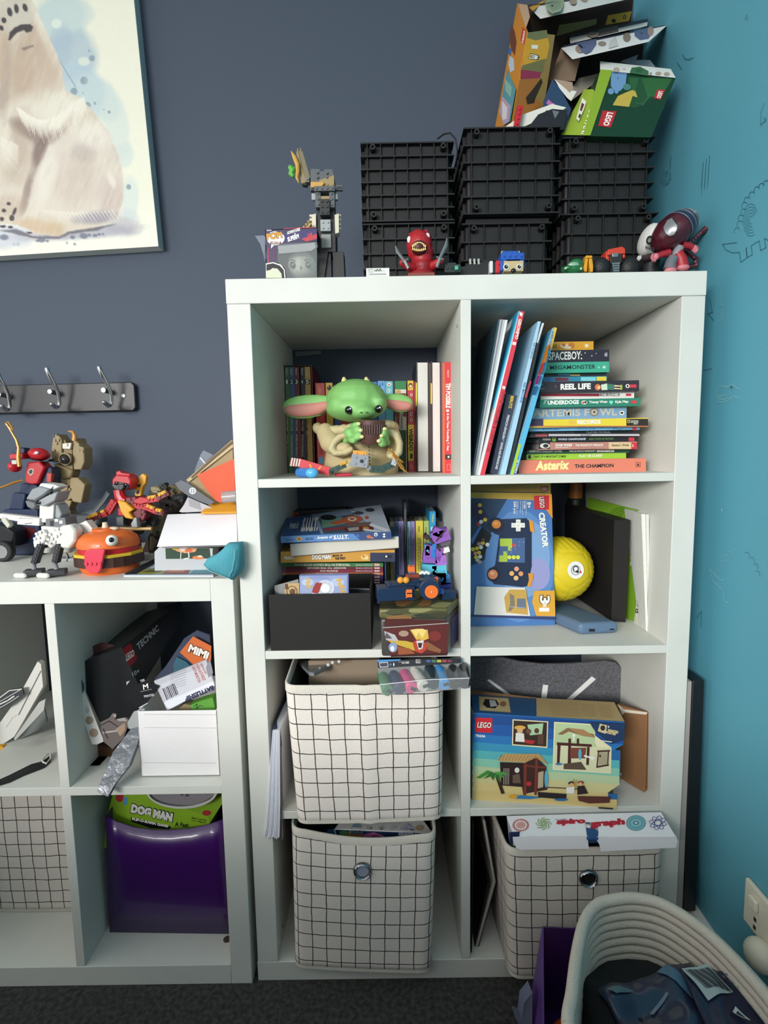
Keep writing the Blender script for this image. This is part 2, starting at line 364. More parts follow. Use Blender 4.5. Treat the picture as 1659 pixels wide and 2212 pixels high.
def bear(px,py):
    q=Paint(px,py,'ecead6'); X=px*3.318; Y=py*3.318; q.x=X; q.y=Y
    n1=noise2(X,Y,.004,3); n2=noise2(X,Y,.012,7)
    q.mix('f4f2e8',np.clip((Y-1400)/500,0,1)*.6)
    for (c,cx,cy,rx,ry,a,al) in (('b9cdd0',420,180,190,230,20,.75),('c9d6d2',560,90,130,90,30,.6),('aebfca',500,400,170,210,60,.8),('b4c8d2',580,620,150,200,-30,.75),('c4d3d2',740,720,120,160,-20,.75),('cfdad4',830,880,90,240,-10,.6),('d0dad4',890,1110,70,90,0,.7),('cdd9d6',930,1430,60,160,0,.6),('a9bac8',430,330,90,150,0,.5),('c8cdd0',880,1600,110,110,0,.5)):
        q.e(c,cx,cy,rx,ry,a,.35,al,.5,.006,int(cx))
    q.e('dfe6da',405,170,36,34,0,.3,.9); q.e('e6e6d4',600,440,40,30,0,.4,.7,.4,.02)
    for (cx,cy,r) in ((660,418,21),(603,577,27),(530,655,25),(627,755,23),(783,803,11),(744,785,6),(680,740,9),(640,365,8),(597,667,5),(922,1340,18),(480,1742,9),(535,1750,10),(100,1750,12),(130,1748,14)):
        q.e('8a9ca4',cx,cy,r,r*1.05,0,.25,.9,.15,.05)
    q.pg('8a9ca4',[(410,412),(415,410),(545,620),(538,625)],2,.8)
    # lower blue wash and ground shadow
    q.e('c9ccd6',40,1690,180,90,0,.5,.8,.5,.01); q.e('a9a6b4',560,1670,420,46,-4,.6,.8,.4,.02); q.e('aaa6ae',880,1620,120,60,10,.6,.6,.4,.02)
    body=[(-40,-40),(200,-40),(262,60),(330,230),(390,350),(440,470),(470,650),(560,690),(700,830),(780,960),(850,1120),(880,1260),(885,1420),(830,1580),(640,1640),(480,1660),(430,1700),(250,1670),(120,1610),(-40,1600)]
    q.pg('d8ccba',body,10,1,14,.03)
    q.mix('e6dfd0',np.clip((n1-.5)*4,0,1)*(q.c[...,2]<.78)*0.5)
    fur=noise2(X*1.0+Y*.35,Y*.18,.05,11)
    inside=Paint(X,Y,'000000'); inside.pg('ffffff',body,10,1,14,.03); ins=inside.c[...,0]
    def sh(c,cx,cy,rx,ry,a,al,soft=.8): 
        t=Paint(X,Y,'000000').e('ffffff',cx,cy,rx,ry,a,soft,al,.4,.01,int(cx+cy)).c[...,0]; q.mix(c,t*ins)
    sh('bda58f',180,480,110,300,10,.75); sh('c8b4a0',330,520,70,300,-18,.5); sh('e8e2cf',330,260,40,260,-22,.8); sh('a8968a',30,600,40,330,4,.6); sh('c4ab94',0,350,60,250,0,.6)
    sh('e9e3d2',420,780,130,150,0,.85); sh('e6dfd0',190,800,130,110,0,.7)
    sh('8f7c74',230,940,150,60,25,1,.6); sh('a8958c',340,980,110,60,-15,.85,.6); sh('8a7770',285,1080,46,150,10,.95); sh('94817a',195,1380,30,150,14,.7); sh('c3ab98',330,420,90,200,-20,.45); sh('b9a294',470,900,30,90,30,.7); sh('b5a090',120,1080,90,260,10,.6); sh('e4dccc',20,1000,60,200,-15,.8)
    leg=[(200,1440),(260,1230),(330,1100),(450,960),(560,900),(690,860),(780,960),(850,1120),(880,1260),(885,1420),(830,1580),(640,1600),(420,1560),(300,1520)]
    q.pg('dcd2c4',leg,36,.9,24,.03); sh('cdbcae',540,1300,170,170,0,.6); sh('bfb0a8',600,1090,80,70,20,.6); sh('c6b4aa',800,1420,90,140,0,.6); sh('efe9db',650,960,120,90,25,.6); sh('ece6da',330,1270,60,210,12,.6); sh('e9e2d4',800,1290,24,60,-20,.8)
    sh('d0b597',260,1620,150,50,10,.8); sh('cbb190',400,1650,60,50,0,.6); sh('9d96a0',690,1560,150,46,-6,.9,.6); sh('ddd2c6',60,1420,110,100,0,.8); sh('c2ae9a',80,1480,90,80,0,.6); sh('a28e84',190,1380,26,130,12,.6)
    # fur strokes along hems
    for k in range(34):
        t=k/25; x0=130+t*350; y0=800+90*math.sin(t*3.1); L=90+60*((k*37)%7)/7
        q.pg('efe9da',[(x0-14,y0-30),(x0+14,y0-30),(x0+10+L*.25,y0+L)],5,.75)
    for k in range(20):
        t=k/19; x0=300+t*500; y0=1510+20*math.sin(t*3); L=50+40*((k*29)%7)/7
        q.pg('eee8dc',[(x0-8,y0-10),(x0+10,y0-10),(x0+20+L*.5,y0+L)],4,.6)
    for k in range(16):
        t=k/15; q.pg('efe9da',[(0+t*120,980+t*60),(14+t*120,980+t*60),(20+t*110,1120+t*110)],5,.4)
    q.mix('f2ecdf',np.clip((fur-.58)*5,0,1)*ins*.16); q.mix('a8978a',np.clip((.42-fur)*5,0,1)*ins*.16)
    # raised paw: pads and claws
    q.e('c9c4b6',110,90,120,130,0,.5,.6)
    for (cx,cy,rx,ry,a) in ((70,85,18,34,-15),(118,62,16,34,-10),(180,55,17,30,-20),(28,145,17,22,-20),(10,200,15,20,-30)): q.e('453f42',cx,cy,rx,ry,a,.3,.95,.2,.05)
    q.pg('4a4446',[(60,285),(68,235),(105,195),(160,175),(215,172),(238,195),(225,225),(190,235),(170,215),(120,235),(90,270),(70,292)],8,1,6,.05)
    q.pg('6e6460',[(150,345),(240,320),(244,335),(210,345),(170,365)],8,.6)
    for (cx,cy,rx,ry,a) in ((62,1460,16,12,0),(28,1510,17,14,0),(104,1515,12,30,20),(14,1570,16,16,0),(85,1562,18,22,0),(20,1622,22,10,0),(75,1628,20,9,0),(212,1668,20,8,10)): q.e('4d4446',cx,cy,rx,ry,a,.3,.95,.2,.05)
    q.pg('56505a',[(-10,1650),(120,1640),(230,1690),(420,1698),(480,1665),(640,1635),(830,1605),(700,1650),(500,1680),(420,1715),(220,1705),(60,1665)],12,.7,10,.03)
    for (cx,cy,r) in ((300,1720,26),(340,1728,12),(270,1725,14),(600,1690,30),(520,1700,20),(680,1688,18),(710,1680,12),(738,1678,10),(30,1700,30),(640,1684,14)): q.e('6f7484',cx,cy,r,r*.7,0,.4,.8,.4,.04)
    g=noise2(X,Y,.25,21,2); q.c*= (1+(g-.5)*.03)[...,None]; q.c=q.c*1.0
    return np.clip(q.c,0,1)
c0=br-ux*.42; artgrid('painted_picture',[c0+uz*.56,br+uz*.56,br,c0],210,290,bear,cv,.7)
# coat rack
cr_=thing('coat_rack',(-.55,.38,1.06),'matte black wall rack with three curved metal coat hooks','coat rack')
blk=mat('24252a',.42); chrome=mat('b9bbbd',.22,1.)
R0=[PY(a,b,.385) for a,b in ((283,825),(290,832),(293,880),(288,887),(0,893),(-80,895),(-80,833),(0,832))]
MB().prism(R0,(0,.014,0),blk).build('back_plate',cr_,bev=.002)
def hook(x0,y0,yc,xt,yt,xb,yb):
    m=MB(); y=.385
    pts=[PY(xt,yt,.330),PY(xt+6,yt+14,.333),PY(xt+16,yt+32,.342),PY(xt+24,yt+50,.352),PY(xt+27,yt+66,.358),PY(xt+26,yt+78,.36),PY(xt+20,yt+83,.352),PY(xb+6,yb+5,.335),PY(xb,yb,.322)]
    # smooth path
    P_=[]
    for i in range(len(pts)-1):
        a=pts[max(i-1,0)];b=pts[i];c=pts[i+1];d=pts[min(i+2,len(pts)-1)]
        for k in range(4):
            t=k/4; P_.append(.5*((2*b)+(c-a)*t+(2*a-5*b+4*c-d)*t*t+(3*b-a-3*c+d)*t**3))
    P_.append(pts[-1]); n=len(P_)
    m.tube(P_,[.0034+.0012*abs(math.cos(math.pi*i/(n-1))) for i in range(n)],chrome,10)
    m.sph(P_[0],(.005,.004,.005),chrome,nu=12,nv=8); m.sph(P_[-1],(.0052,.005,.0045),chrome,nu=12,nv=8)
    c=PY(xt+24,yt+52,.385); m.cyl(c,V((c.x,.354,c.z)),.0065,.005,chrome,14); m.cyl(c-V((0,.0015,0)),c,.011,.011,blk,16)
    return m.build('hook',cr_)
hook(0,0,0,101,797,112,873); hook(0,0,0,214,794,225,869); hook(0,0,0,-6,803,4,877); 
c=PY(267,855,.385); MB().cyl(c,c-V((0,.002,0)),.005,.004,chrome,14).build('screw',cr_)
# power socket on the teal wall
sk=thing('power_socket',PX(1640,1990,XR),'beige power socket on the teal wall above the rope basket','socket')
bg=mat('e4dfcc',.4); q=[PX(a,b,XR) for a,b in ((1620,1893),(1615,1985))]; y0=q[0].y; z1=q[0].z; z0=q[1].z
MB().box(XR-.008,XR,y0-.115,y0,z0,z1,bg).build('face_plate',sk,bev=.003)
MB().box(XR-.014,XR-.008,y0-.034,y0-.016,z1-.032,z1-.014,bg).build('rocker_switch',sk,bev=.002)
for dz in (.045,.058): MB().box(XR-.0086,XR-.0079,y0-.03,y0-.025,z1-dz-.006,z1-dz,mat('2a2824')).build('pin_slot',sk)
MB().sph((XR-.02,y0-.058,z0-.004),(.02,.024,.022),bg).build('plug',sk)
# framed picture stored in the gap
fr=thing('framed_picture',(.785,.15,.126),'black framed picture with its pale backing slid upright into the gap beside the teal wall','picture')
MB().hexa([(.7755,.002,.1265),(.7985,.002,.1265),(.7927,.002,.562),(.773,.002,.562),(.7755,.34,.1265),(.7985,.34,.1265),(.7927,.34,.562),(.773,.34,.562)],mat('17171a',.4)).build('frame',fr,bev=.001)
MB().hexa([(.7645,.004,.1275),(.7752,.004,.1275),(.7722,.004,.560),(.7652,.004,.560),(.7645,.3,.1275),(.7752,.3,.1275),(.7722,.3,.560),(.7652,.3,.560)],mat('a59f9a',.7)).build('backing_board',fr)
# ---------------- books ----------------
paper=mat('d9d5c8',.85,bump=.25,bs=700); paper_w=mat('e9e7e0',.85,bump=.25,bs=700)
def C3(p,y): return PY(p[0],p[1],y) if len(p)==2 else V(p)
def book(name,label,cat,quad,y,d,col,prints=None,T=None,group=None,dirv=None,t=.0012,fore=False,rough=.45,inset=.003,pagem=None,parent=None,spine_end=True):
    """quad: the visible narrow face TL,TR,BR,BL; the book reaches d further back"""
    A,B,C_,D=[C3(p,y) for p in quad]; e=V(dirv).normalized() if dirv else V((0,1,0))
    horiz=(B-A).length>(D-A).length
    if horiz: L=(B-A); S1=(D-A); S2=(C_-B); P=[A,B,C_,D]
    else: P=[A,D,C_,B]     # long axis A->D, short A->B
    a,b,c,dd=P             # a-b long edge one side, dd-c long edge other side
    def lp(u,v,w): return (a.lerp(b,u)).lerp(dd.lerp(c,u),v)+e*w
    Ln=(b-a).length; Sn=max(1e-4,(dd-a).length); tv=min(.3,t/Sn); iu=inset/Ln
    cm=mat(col,rough,coat=.15); m=MB()
    def bx(u0,u1,v0,v1,w0,w1): m.hexa([lp(u0,v0,w0),lp(u1,v0,w0),lp(u1,v1,w0),lp(u0,v1,w0),lp(u0,v0,w1),lp(u1,v0,w1),lp(u1,v1,w1),lp(u0,v1,w1)],cm)
    w0=0
    bx(0,1,0,tv,w0,d); bx(0,1,1-tv,1,w0,d)
    if not fore: bx(0,1,tv,1-tv,0,t)
    else: bx(0,1,tv,1-tv,d-t,d)
    pl=Pl(A,B,D)
    if prints: m.pr(pl,prints,T)
    r=thing(name,tuple((A+B+C_+D)/4),label,cat,group) if parent is None else parent
    o=m.build('cover',r)
    pg=MB(); f0=inset if fore else t; f1=d-t if fore else d-inset
    pg.hexa([lp(iu,tv,f0),lp(1-iu,tv,f0),lp(1-iu,1-tv,f0),lp(iu,1-tv,f0),lp(iu,tv,f1),lp(1-iu,tv,f1),lp(1-iu,1-tv,f1),lp(iu,1-tv,f1)],pagem or paper)
    pg.build('pages',r); return r
# ---------------- right column, top opening: lying stack ----------------
T=ZT(1000,620,.28933)
G='books lying in the big stack in the top right opening'
def q(x0,y0,x1,y1,s=0,sr=None): # rect in zoom coords with right-side slant
    return [T((x0,y0)),T((x1,y0+s)),T((x1,y1+s)),T((x0,y1))]
wt=mat('f2f0e8',.5); bk=mat('16171b',.5); yl='e9c73a'
rows=[ # x0,y0,x1,y1,color,y(depth),label,prints
(415,1286,1366,1384,'dd7f66',.062,'thick salmon pink comic book at the very bottom of the stack',
  [('t','Asterix',(540,1372),(790,1362),(548,1300),'f3e39a',.05),('t','THE CHAMPION',(834,1352),(1124,1346),(834,1324),bk,.03),('r',(1290,1308,1326,1344),'3a2a28'),('r',(1293,1311,1323,1341),'d9806a'),('p',[(1298,1338),(1300,1320),(1312,1316),(1318,1338),(1312,1338),(1310,1328),(1304,1338)],'3a2a28')]),
(475,1244,1218,1286,'9ed23c',.09,'bright lime green paperback just above the salmon pink comic',
  [('t','DIARY OF A MINECRAFT ZOMBIE',(530,1275),(770,1273),(530,1258),bk),('t','PLAY OR SCARE?',(868,1272),(1040,1268),(868,1252),wt,.03),('p',[(485,1280),(490,1254),(505,1254),(508,1280)],bk)]),
(480,1212,1244,1242,'1f4a36',.09,'thin dark green paperback with white spine lettering near the stack bottom',
  [('t','DIARY OF A MINECRAFT ZOMBIE',(498,1234),(740,1232),(498,1220),'cfd8cf'),('t','THE ULTIMATE MINECRAFT',(792,1232),(992,1229),(792,1218),wt),('r',(1000,1216,1128,1231),wt),('t','SURVIVAL GUIDE',(1006,1229),(1120,1228),(1006,1219),bk)]),
(565,1160,1300,1210,'c98f80',.075,'paperback with a black, pink and tan spine and a tiny red end tab',
  [('r',(565,1160,1000,1210),'2b2524'),('r',(650,1160,1088,1210),'b98274'),('r',(1088,1160,1256,1210),'d8c094'),('r',(1256,1160,1300,1210),'c8323c'),('e',(612,1186,38,20),'d8d4cc'),('e',(618,1186,20,14),'2b2524'),('t','STAR WARS',(690,1190),(815,1188),(690,1172),wt,.04),('t','EPISODE I',(690,1202),(800,1201),(690,1195),wt),('t','THE PHANTOM MENACE',(838,1190),(1045,1187),(838,1174),wt),('t','Patricia C. Wrede',(1112,1190),(1238,1187),(1112,1174),bk),('t','3',(1262,1194),(1272,1194),(1262,1174),wt)]),
(566,1118,1305,1158,'1d1d22',.08,'black paperback with green and white championship lettering',
  [('t','POKEMON',(596,1146),(655,1145),(596,1130),'c8b8a8',.03),('r',(668,1122,692,1152),'8fc83c'),('t','?',(674,1148),(686,1148),(674,1126),bk),('t','WORLD CHAMPIONSHIP',(710,1144),(918,1142),(710,1128),'d8dce8',.04),('t',"ASH'S TASTE OF VICTORY",(940,1142),(1126,1140),(940,1126),'6f9a50'),('r',(1236,1122,1280,1150),'d0384a')]),
(500,1096,1318,1116,'3a3238',.07,'very thin book with a grey and red spine in the middle of the stack',
  [('r',(640,1098,1318,1112),'c8c4c8'),('r',(540,1100,630,1116),'a8484c'),('t','BATTLE READY',(880,1112),(960,1111),(880,1101),bk)]),
(505,1074,1310,1096,'22252a',.085,'thin black book with faint grey lettering below the blue book',
  [('t','DIARY OF A MINECRAFT ZOMBIE',(590,1094),(830,1092),(590,1080),'6a6e74'),('t','PLAYER PATROL',(924,1092),(1100,1090),(924,1076),'aab0b4',.02)]),
(496,1046,1320,1074,'76b2dc',.07,'thin light blue paperback with a small red end tab',
  [('t','MISSING, BABY',(590,1070),(720,1069),(590,1058),'3c6fa8'),('t','THE ARTFUL DODGER',(850,1066),(990,1064),(850,1054),'4a86b8'),('r',(1265,1048,1296,1068),'d0384a'),('l',[(1120,1066),(1140,1050),(1160,1066),(1190,1058)],.0006,'2b4a6a')]),
(497,984,1382,1044,'e8cf3a',.058,'yellow record book with black end blocks',
  [('r',(497,984,600,1044),'3d3550'),('r',(1220,984,1382,1044),'26221c'),('r',(497,1036,1382,1044),'c2704a'),('t','DINO',(790,1026),(846,1025),(790,994),'e3bb55',.05),('t','RECORDS',(854,1025),(1028,1022),(854,993),wt,.05),('p',[(1228,1014),(1228,992),(1246,992),(1246,1014)],'e8cf3a'),('p',[(1232,1010),(1232,996),(1242,996),(1242,1010)],'26221c'),('t','NATIONAL',(1252,1004),(1310,1003),(1252,996),wt),('t','GEOGRAPHIC',(1252,1014),(1310,1013),(1252,1006),wt),('t','KIDS',(1274,1026),(1304,1025),(1274,1017),wt)]),
(515,900,1222,980,'7fa2c4',.08,'thick grey blue fantasy paperback with pale gold capitals',
  [('t','ARTEMIS F',(524,970),(944,962),(524,916),'c9c2b0',.02),('t','WL',(1020,962),(1150,958),(1020,908),'c9c2b0',.02),('e',(980,934,34,32),'8a7f70'),('e',(980,934,22,20),'c9c2b0'),('e',(980,934,10,10),'5a5450'),('e',(1186,940,18,16),wt),('e',(1186,940,11,8),bk)]),
(575,834,1325,892,'2b8168',.068,'teal green paperback with rounded white lettering and a heart',
  [('t','THE',(612,878),(624,844),(600,878),wt),('t','UNDERDOGS',(632,880),(866,874),(632,848),wt,.05),('e',(905,862,22,15),'e8d8c8'),('e',(898,864,8,8),'b34a3a'),('e',(914,860,8,8),bk),('t','Tracey West',(942,874),(1078,870),(942,850),wt,.04),('e',(1100,858,10,10),'7fd8c8'),('e',(1112,858,9,9),'7fd8c8'),('p',[(1092,862),(1120,862),(1106,880)],'7fd8c8'),('t','Kyla May',(1136,872),(1236,869),(1136,848),wt,.04),('r',(1254,848,1296,870),'d0384a')]),
(580,788,1278,832,'ece6e0',.08,'thin white paperback with dark red title stripe',
  [('r',(580,796,1020,816),'9c2438'),('t','STAR WARS',(600,812),(706,811),(600,799),'6a1826',.03),('t','ATTACK OF THE CLONES',(850,812),(1010,811),(850,799),'6a1826'),('r',(1024,794,1168,814),'4a4644'),('t','THE CLONES',(1030,812),(1162,811),(1030,797),wt,.04),('r',(1216,796,1256,814),'d0384a')]),
(580,702,1315,784,'2b2530',.068,'black paperback with big white title and a red haired reader drawing',
  [('t','THE',(575,738),(600,737),(575,724),'8a8894'),('t','WATCH',(575,768),(608,767),(575,752),'8a8894'),('e',(692,744,10,10),'6a3a30'),('t','REEL LIFE',(728,768),(954,762),(728,724),wt,.05),('e',(1006,748,22,24),'d8763c'),('e',(1014,750,11,12),'efc8a8'),('p',[(1030,730),(1075,720),(1080,768),(1034,770)],'cfe0c8'),('p',[(1075,722),(1130,728),(1130,768),(1078,766)],'3f7a68'),('p',[(1130,732),(1180,736),(1180,744),(1130,744)],'efc8a8'),('p',[(1130,752),(1172,756),(1172,764),(1130,762)],'efc8a8'),('p',[(1176,728),(1190,734),(1188,768),(1172,768)],'a8b84a'),('e',(1228,740,15,15),wt),('e',(1228,740,7,10),bk),('r',(1244,728,1294,752),'d0384a')]),
(600,668,1075,702,'2c8a9c',.10,'blocky multicoloured paperback with blue, maroon and yellow squares on its spine',
  [('r',(610,676,680,702),'3f7ab0'),('r',(688,676,788,702),'7a2c48'),('r',(795,676,872,702),'2a86a8'),('r',(880,672,992,702),'7fd0d8'),('r',(998,670,1070,700),'e8cf3a')]),
(610,646,1070,668,'20242a',.11,'very thin dark book with narrow blue and tan stripes',
  [('r',(710,650,800,658),'4a9ac8'),('r',(800,654,874,662),'c8b070')]),
(612,560,1092,638,'3fae8e',.10,'mint green paperback with dark serif capitals',
  [('t','MEGAMONSTER',(650,618),(990,610),(650,586),'16303a',.02),('e',(1014,600,7,7),'9adcc8'),('t','48',(1042,610),(1064,609),(1042,588),wt)]),
(600,470,1092,556,'262232',.10,'black paperback with white hand drawn capitals near the top of the stack',
  [('t','SPACEBOY.',(640,548),(888,540),(640,486),wt,.02),('e',(912,492,4,4),wt),('e',(962,514,4,4),wt),('e',(994,496,3,3),wt),('e',(884,506,4,4),wt),('e',(886,536,4,4),wt),('t','48',(1054,522),(1078,520),(1054,490),'b8b4c0',.03)]),
(610,408,975,470,'e3a82c',.12,'yellow orange paperback on the very top of the stack',
  [('t','SS',(664,456),(700,455),(664,432),'4a2a18',.0),('e',(760,440,36,16),'f0dca8'),('e',(810,436,24,22),'d07c3c'),('e',(780,452,30,10),'f0e4c8'),('e',(752,432,14,10),'c86a3a'),('r',(910,426,936,450),'f0e4c8')]),
]
prev=Z1
for i,(x0,y0,x1,y1,c,y,lab,prs) in enumerate(rows):
    quad=[T((x0,y0)),T((x1,y0)),T((x1,y1)),T((x0,y1))]
    A,B,C_,D=[PY(p[0],p[1],y) for p in quad]
    zb=(C_.z+D.z)/2; zt=(A.z+B.z)/2
    for P_ in (A,B): P_.z=zt
    bot=Z1 if i==0 else prev
    for P_ in (C_,D): P_.z=bot
    prev=zt
    book('book',lab,'book',[A,B,C_,D],y,.13,c,prs,T,G,fore=False)
# leaning group at the left of that opening
G2='thin books leaning against the divider in the top right opening'
def lean(lab,quad,y,d,col,prs,name='book',cat='book',**k):
    return book(name,lab,cat,[T(p) for p in quad],y,d,col,prs,T,G2,**k)
# bundle of magazines on the far left: page edges
lean('dark covered annual with a round yellow badge at the far left of the leaning books',[(262,242),(276,242),(75,1406),(60,1406)],.03,.19,'2e4650',None,t=.0008)
for i,(a,b) in enumerate([((277,242),(288,242)),((289,242),(300,243)),((301,243),(312,244)),((314,245),(334,246))]):
    lab=['innermost of the thin magazines with white page edges beside the dark annual','second thin magazine with grey edges after the dark annual','third thin magazine with white edges, its cover dark','thicker white edged magazine just left of the turquoise book'][i]
    xb=[76,82,88,94][i]; xe=[81,87,93,103][i]
    lean(lab,[a,b,(xe,1408),(xb,1408)],.03,.18,['b9bcc0','8b8f94','c9ccce','e6e7e6'][i],None,name='magazine',cat='magazine',t=.0006)
lean('tall white and turquoise paperback with a red spine stripe and white lettering',[(424,178),(460,184),(160,1412),(104,1408)],.025,.18,'e8ebea',
 [('p',[(424,178),(460,184),(160,1412),(126,1410)],'d83a4a'),
  ('t','GERONIMO',(416,236),(386,388),(440,240),wt,.03),('t','DAVID WALLIAMS & TONY ROSS',(296,780),(176,1228),(322,786),'8a1c2c',.03),('p',[(424,186),(446,196),(440,222),(424,212)],wt),('p',[(372,408),(398,414),(392,436),(368,430)],wt),('p',[(296,738),(318,744),(312,764),(292,758)],wt)],t=.001)
# its front cover, turned a little to the viewer
tq=thing('book',(0.42,.1,Z1),'turquoise cardboard sleeve with its broad face visible beside the red striped spine','book',G2)
mB=MB()
mB.hexa([PY(*T((412,180)),.028),PY(*T((424,178)),.028),PY(*T((250,905)),.028),PY(*T((222,905)),.028),PY(*T((345,240)),.12),PY(*T((352,240)),.12),PY(*T((232,880)),.12),PY(*T((215,880)),.12)],mat('38a8cc',.4)); mB.build('cover',tq)
lean('small navy dictionary with a yellow title, shortest of the leaning books',[(328,800),(412,810),(266,1404),(204,1390)],.045,.12,'2f3648',
 [('t','BERLITZ',(358,812),(340,905),(380,815),yl,.03),('t','FRENCH-ENGLISH * ANGLAIS-FRANCAIS',(332,954),(240,1358),(350,958),'dfe2e8',.02)],t=.001)
lean('white backed reader with a pale blue spine leaning right of the dictionary',[(560,256),(582,258),(318,1402),(276,1400)],.03,.19,'a9cfe6',
 [('t','KEY SCIENCE',(528,416),(500,532),(542,420),'2c5a90',.02),('t','RED MACHINE',(455,712),(424,862),(472,716),'2c5a90',.02)],t=.001)
lean('thin black covered magazine with a white edge right of the pale blue spine',[(584,266),(606,270),(350,1400),(322,1400)],.035,.17,'2a2c30',[('p',[(590,268),(606,270),(560,420),(545,410)],'dfe3e2'),('p',[(460,820),(500,700),(512,706),(474,830)],'b03a4c')],t=.0008)
lean('rainbow covered book with a lime and sky blue spine, rightmost of the leaning books',[(680,300),(702,306),(396,1404),(352,1400)],.03,.16,'5ab4dc',
 [('p',[(684,300),(702,306),(660,470),(640,462)],'e3bb34'),('p',[(416,1170),(436,1174),(376,1402),(354,1400)],'a8cc2c'),('p',[(436,1174),(416,1258),(396,1404),(376,1402)],'2c4a98'),('t','SUPER HEROES',(664,330),(640,470),(682,334),'3a5a98',.02),('t','DC COMICS',(404,1290),(384,1390),(418,1292),wt,.02)],t=.001)
# broad faces of two leaning covers seen between the spines
def coverface(name,lab,pts,mt,extra=None,cat='book'):
    m=MB(); P_=[PY(*T(p[:2]),p[2]) for p in pts]; m.prism(P_,(.0012,0,0),mt)
    pl=Pl(P_[0],P_[1],P_[-1])
    if extra: m.pr(pl,extra,T)
    o=m.build(name); return tag(o,lab,cat,G2)
coverface('folder','grey plastic folder standing behind the pale blue spined reader',[(556,258,.034),(330,1290,.034),(330,900,.17),(420,370,.17)],mat('8f9694',.35))
coverface('magazine','rainbow patterned magazine cover leaning beside the pale blue reader',[(672,304,.034),(412,1180,.034),(470,780,.12),(590,370,.12)],mat('d9dcd9',.5),
 [('p',[(648,420),(540,540),(520,600),(620,560)],'e08a2c'),('p',[(610,560),(520,620),(510,690),(590,640)],'d8443c'),('p',[(585,650),(510,690),(500,750),(560,720)],'b83a8c'),('p',[(560,730),(500,760),(490,820),(535,800)],'3a78b8')])
coverface('annual','dark blue green annual cover with a yellow faced badge leaning on the divider',[(262,244,.032),(62,1404,.032),(62,900,.19),(150,400,.19)],mat('2e4852',.35),
 [('e',(132,720,34,150),'16262c'),('e',(132,720,27,128),'d8cf9a'),('e',(122,780,14,50),'8a7f5a'),('l',[(90,640),(110,560),(130,600),(150,480),(170,520),(190,400)],.0012,'7fa0aa'),('l',[(200,420),(215,460),(205,520),(225,480)],.0012,'7fa0aa')])
# ---------------- top left opening ----------------
T=ZT(600,770,.2411)
GB='chapter books standing in a black slipcase'
zb=Z1
def vb(lab,x0,x1,yt,y,d,col,prs=None,group='books standing in a row behind the green figurine',zb=None,ybp=None,**k):
    zb=Z1 if zb is None else zb
    a=PY(*T((x0,yt)),y); b=PY(*T((x1,yt)),y)
    return book('book',lab,'book',[a,b,V((b.x,y,zb)),V((a.x,y,zb))],y,d,col,prs,T,group,**k)
ys=.275
cols=[('4f7a4c','green',62,102,'1'),('3f648c','blue',104,146,'2'),('7c2734','maroon',148,190,'3'),('2a2334','dark purple',200,236,'4'),('cda23a','golden yellow',240,290,'5')]
ttl=['THE MAP','THE INVISIBLE ROBOTS','ROBOTS REVOLT','RETURN TO DOOM ISLAND','THE FINAL BOSS']
for c,nm,x0,x1,n in cols:
    i=int(n)-1; m_='1b1b1e' if n!='5' else '1b1b1e'
    vb(f'slim {nm} numbered chapter book in the slipcase at the left',x0,x1,92,ys,.095,c,
      [('t','BRADY',(x0+10,108),(x0+10,170),(x0+26,108),'c8d0c0'),('r',(x0+2,204,x1-2,250),m_),('t',n,(x0+10,246),(x1-10,246),(x0+10,208),wt,.03),('t','PLAY VIDEO GAME',(x0+14,520),(x0+14,668),(x0+30,520),'cfc8b0' if n!='5' else bk,.02),('t',ttl[i],(x0+14,700),(x0+14,900),(x0+30,700),'cfc8b0' if n!='5' else bk,.03)],GB)
sc=thing('slipcase',(PY(*T((175,90)),.28).x,.3,Z1),'open black and maroon slipcase holding the numbered chapter books','slipcase')
a=PY(*T((50,88)),ys-.002); b=PY(*T((305,64)),ys-.002); m=MB(); sm=mat('2a1418',.35)
m.box(a.x,a.x+.0018,ys-.002,.385,Z1,a.z,sm); m.box(b.x-.0018,b.x,ys-.002,.385,Z1,a.z,mat('7c1c26',.35)); m.box(a.x,b.x,ys-.002,.385,a.z,a.z+.0018,sm); m.box(a.x,b.x,.383,.385,Z1,a.z,sm); m.build('case',sc)
MB().prism([V((b.x-.001,ys+.01,a.z)),V((b.x+.02,ys+.07,a.z-.045)),V((b.x+.02,ys+.07,Z1)),V((b.x-.001,ys+.01,Z1))],(0,.002,0),mat('6c1620',.35)).build('slipcase_flap',sc)
yb=.255
vb('scratched bright red book with glossy spine right of the slipcase',336,418,238,yb,.11,'c9322c',[('r',(350,250,372,500),'e8705c'),('r',(388,250,396,560),'e8705c'),('e',(375,310,12,40),'f08c78'),('r',(366,640,410,760),'8a90b0'),('r',(368,900,408,960),'5aa0cc'),('r',(372,770,412,880),'b8302c')])
vb('narrow yellow book with a black drawing beside the bright red book',428,488,236,yb,.11,'d9b83a',[('e',(460,280,20,24),bk),('e',(452,268,8,8),'d9b83a')])
for (x0,x1,c) in ((500,560,'2c4a8c'),(562,640,'b8342c'),(642,720,'3a8a58'),(722,790,'e0c048')): vb(['dark blue','rust red','leaf green','pale yellow'][[500,562,642,722].index(x0)]+' book mostly hidden behind the green head',x0,x1,262,yb,.11,c)
vb('royal blue book peeking out at the upper right of the green head',845,888,228,yb,.11,'2a6cc0')
vb('pale blue patterned book right of the royal blue one',896,960,220,yb,.11,'6aa8d8',[('e',(915,262,12,14),'3a78b8'),('e',(940,250,10,12),'3a78b8'),('l',[(902,300),(925,284),(950,310)],.001,'3a78b8'),('l',[(905,240),(950,232)],.001,'3a78b8')])
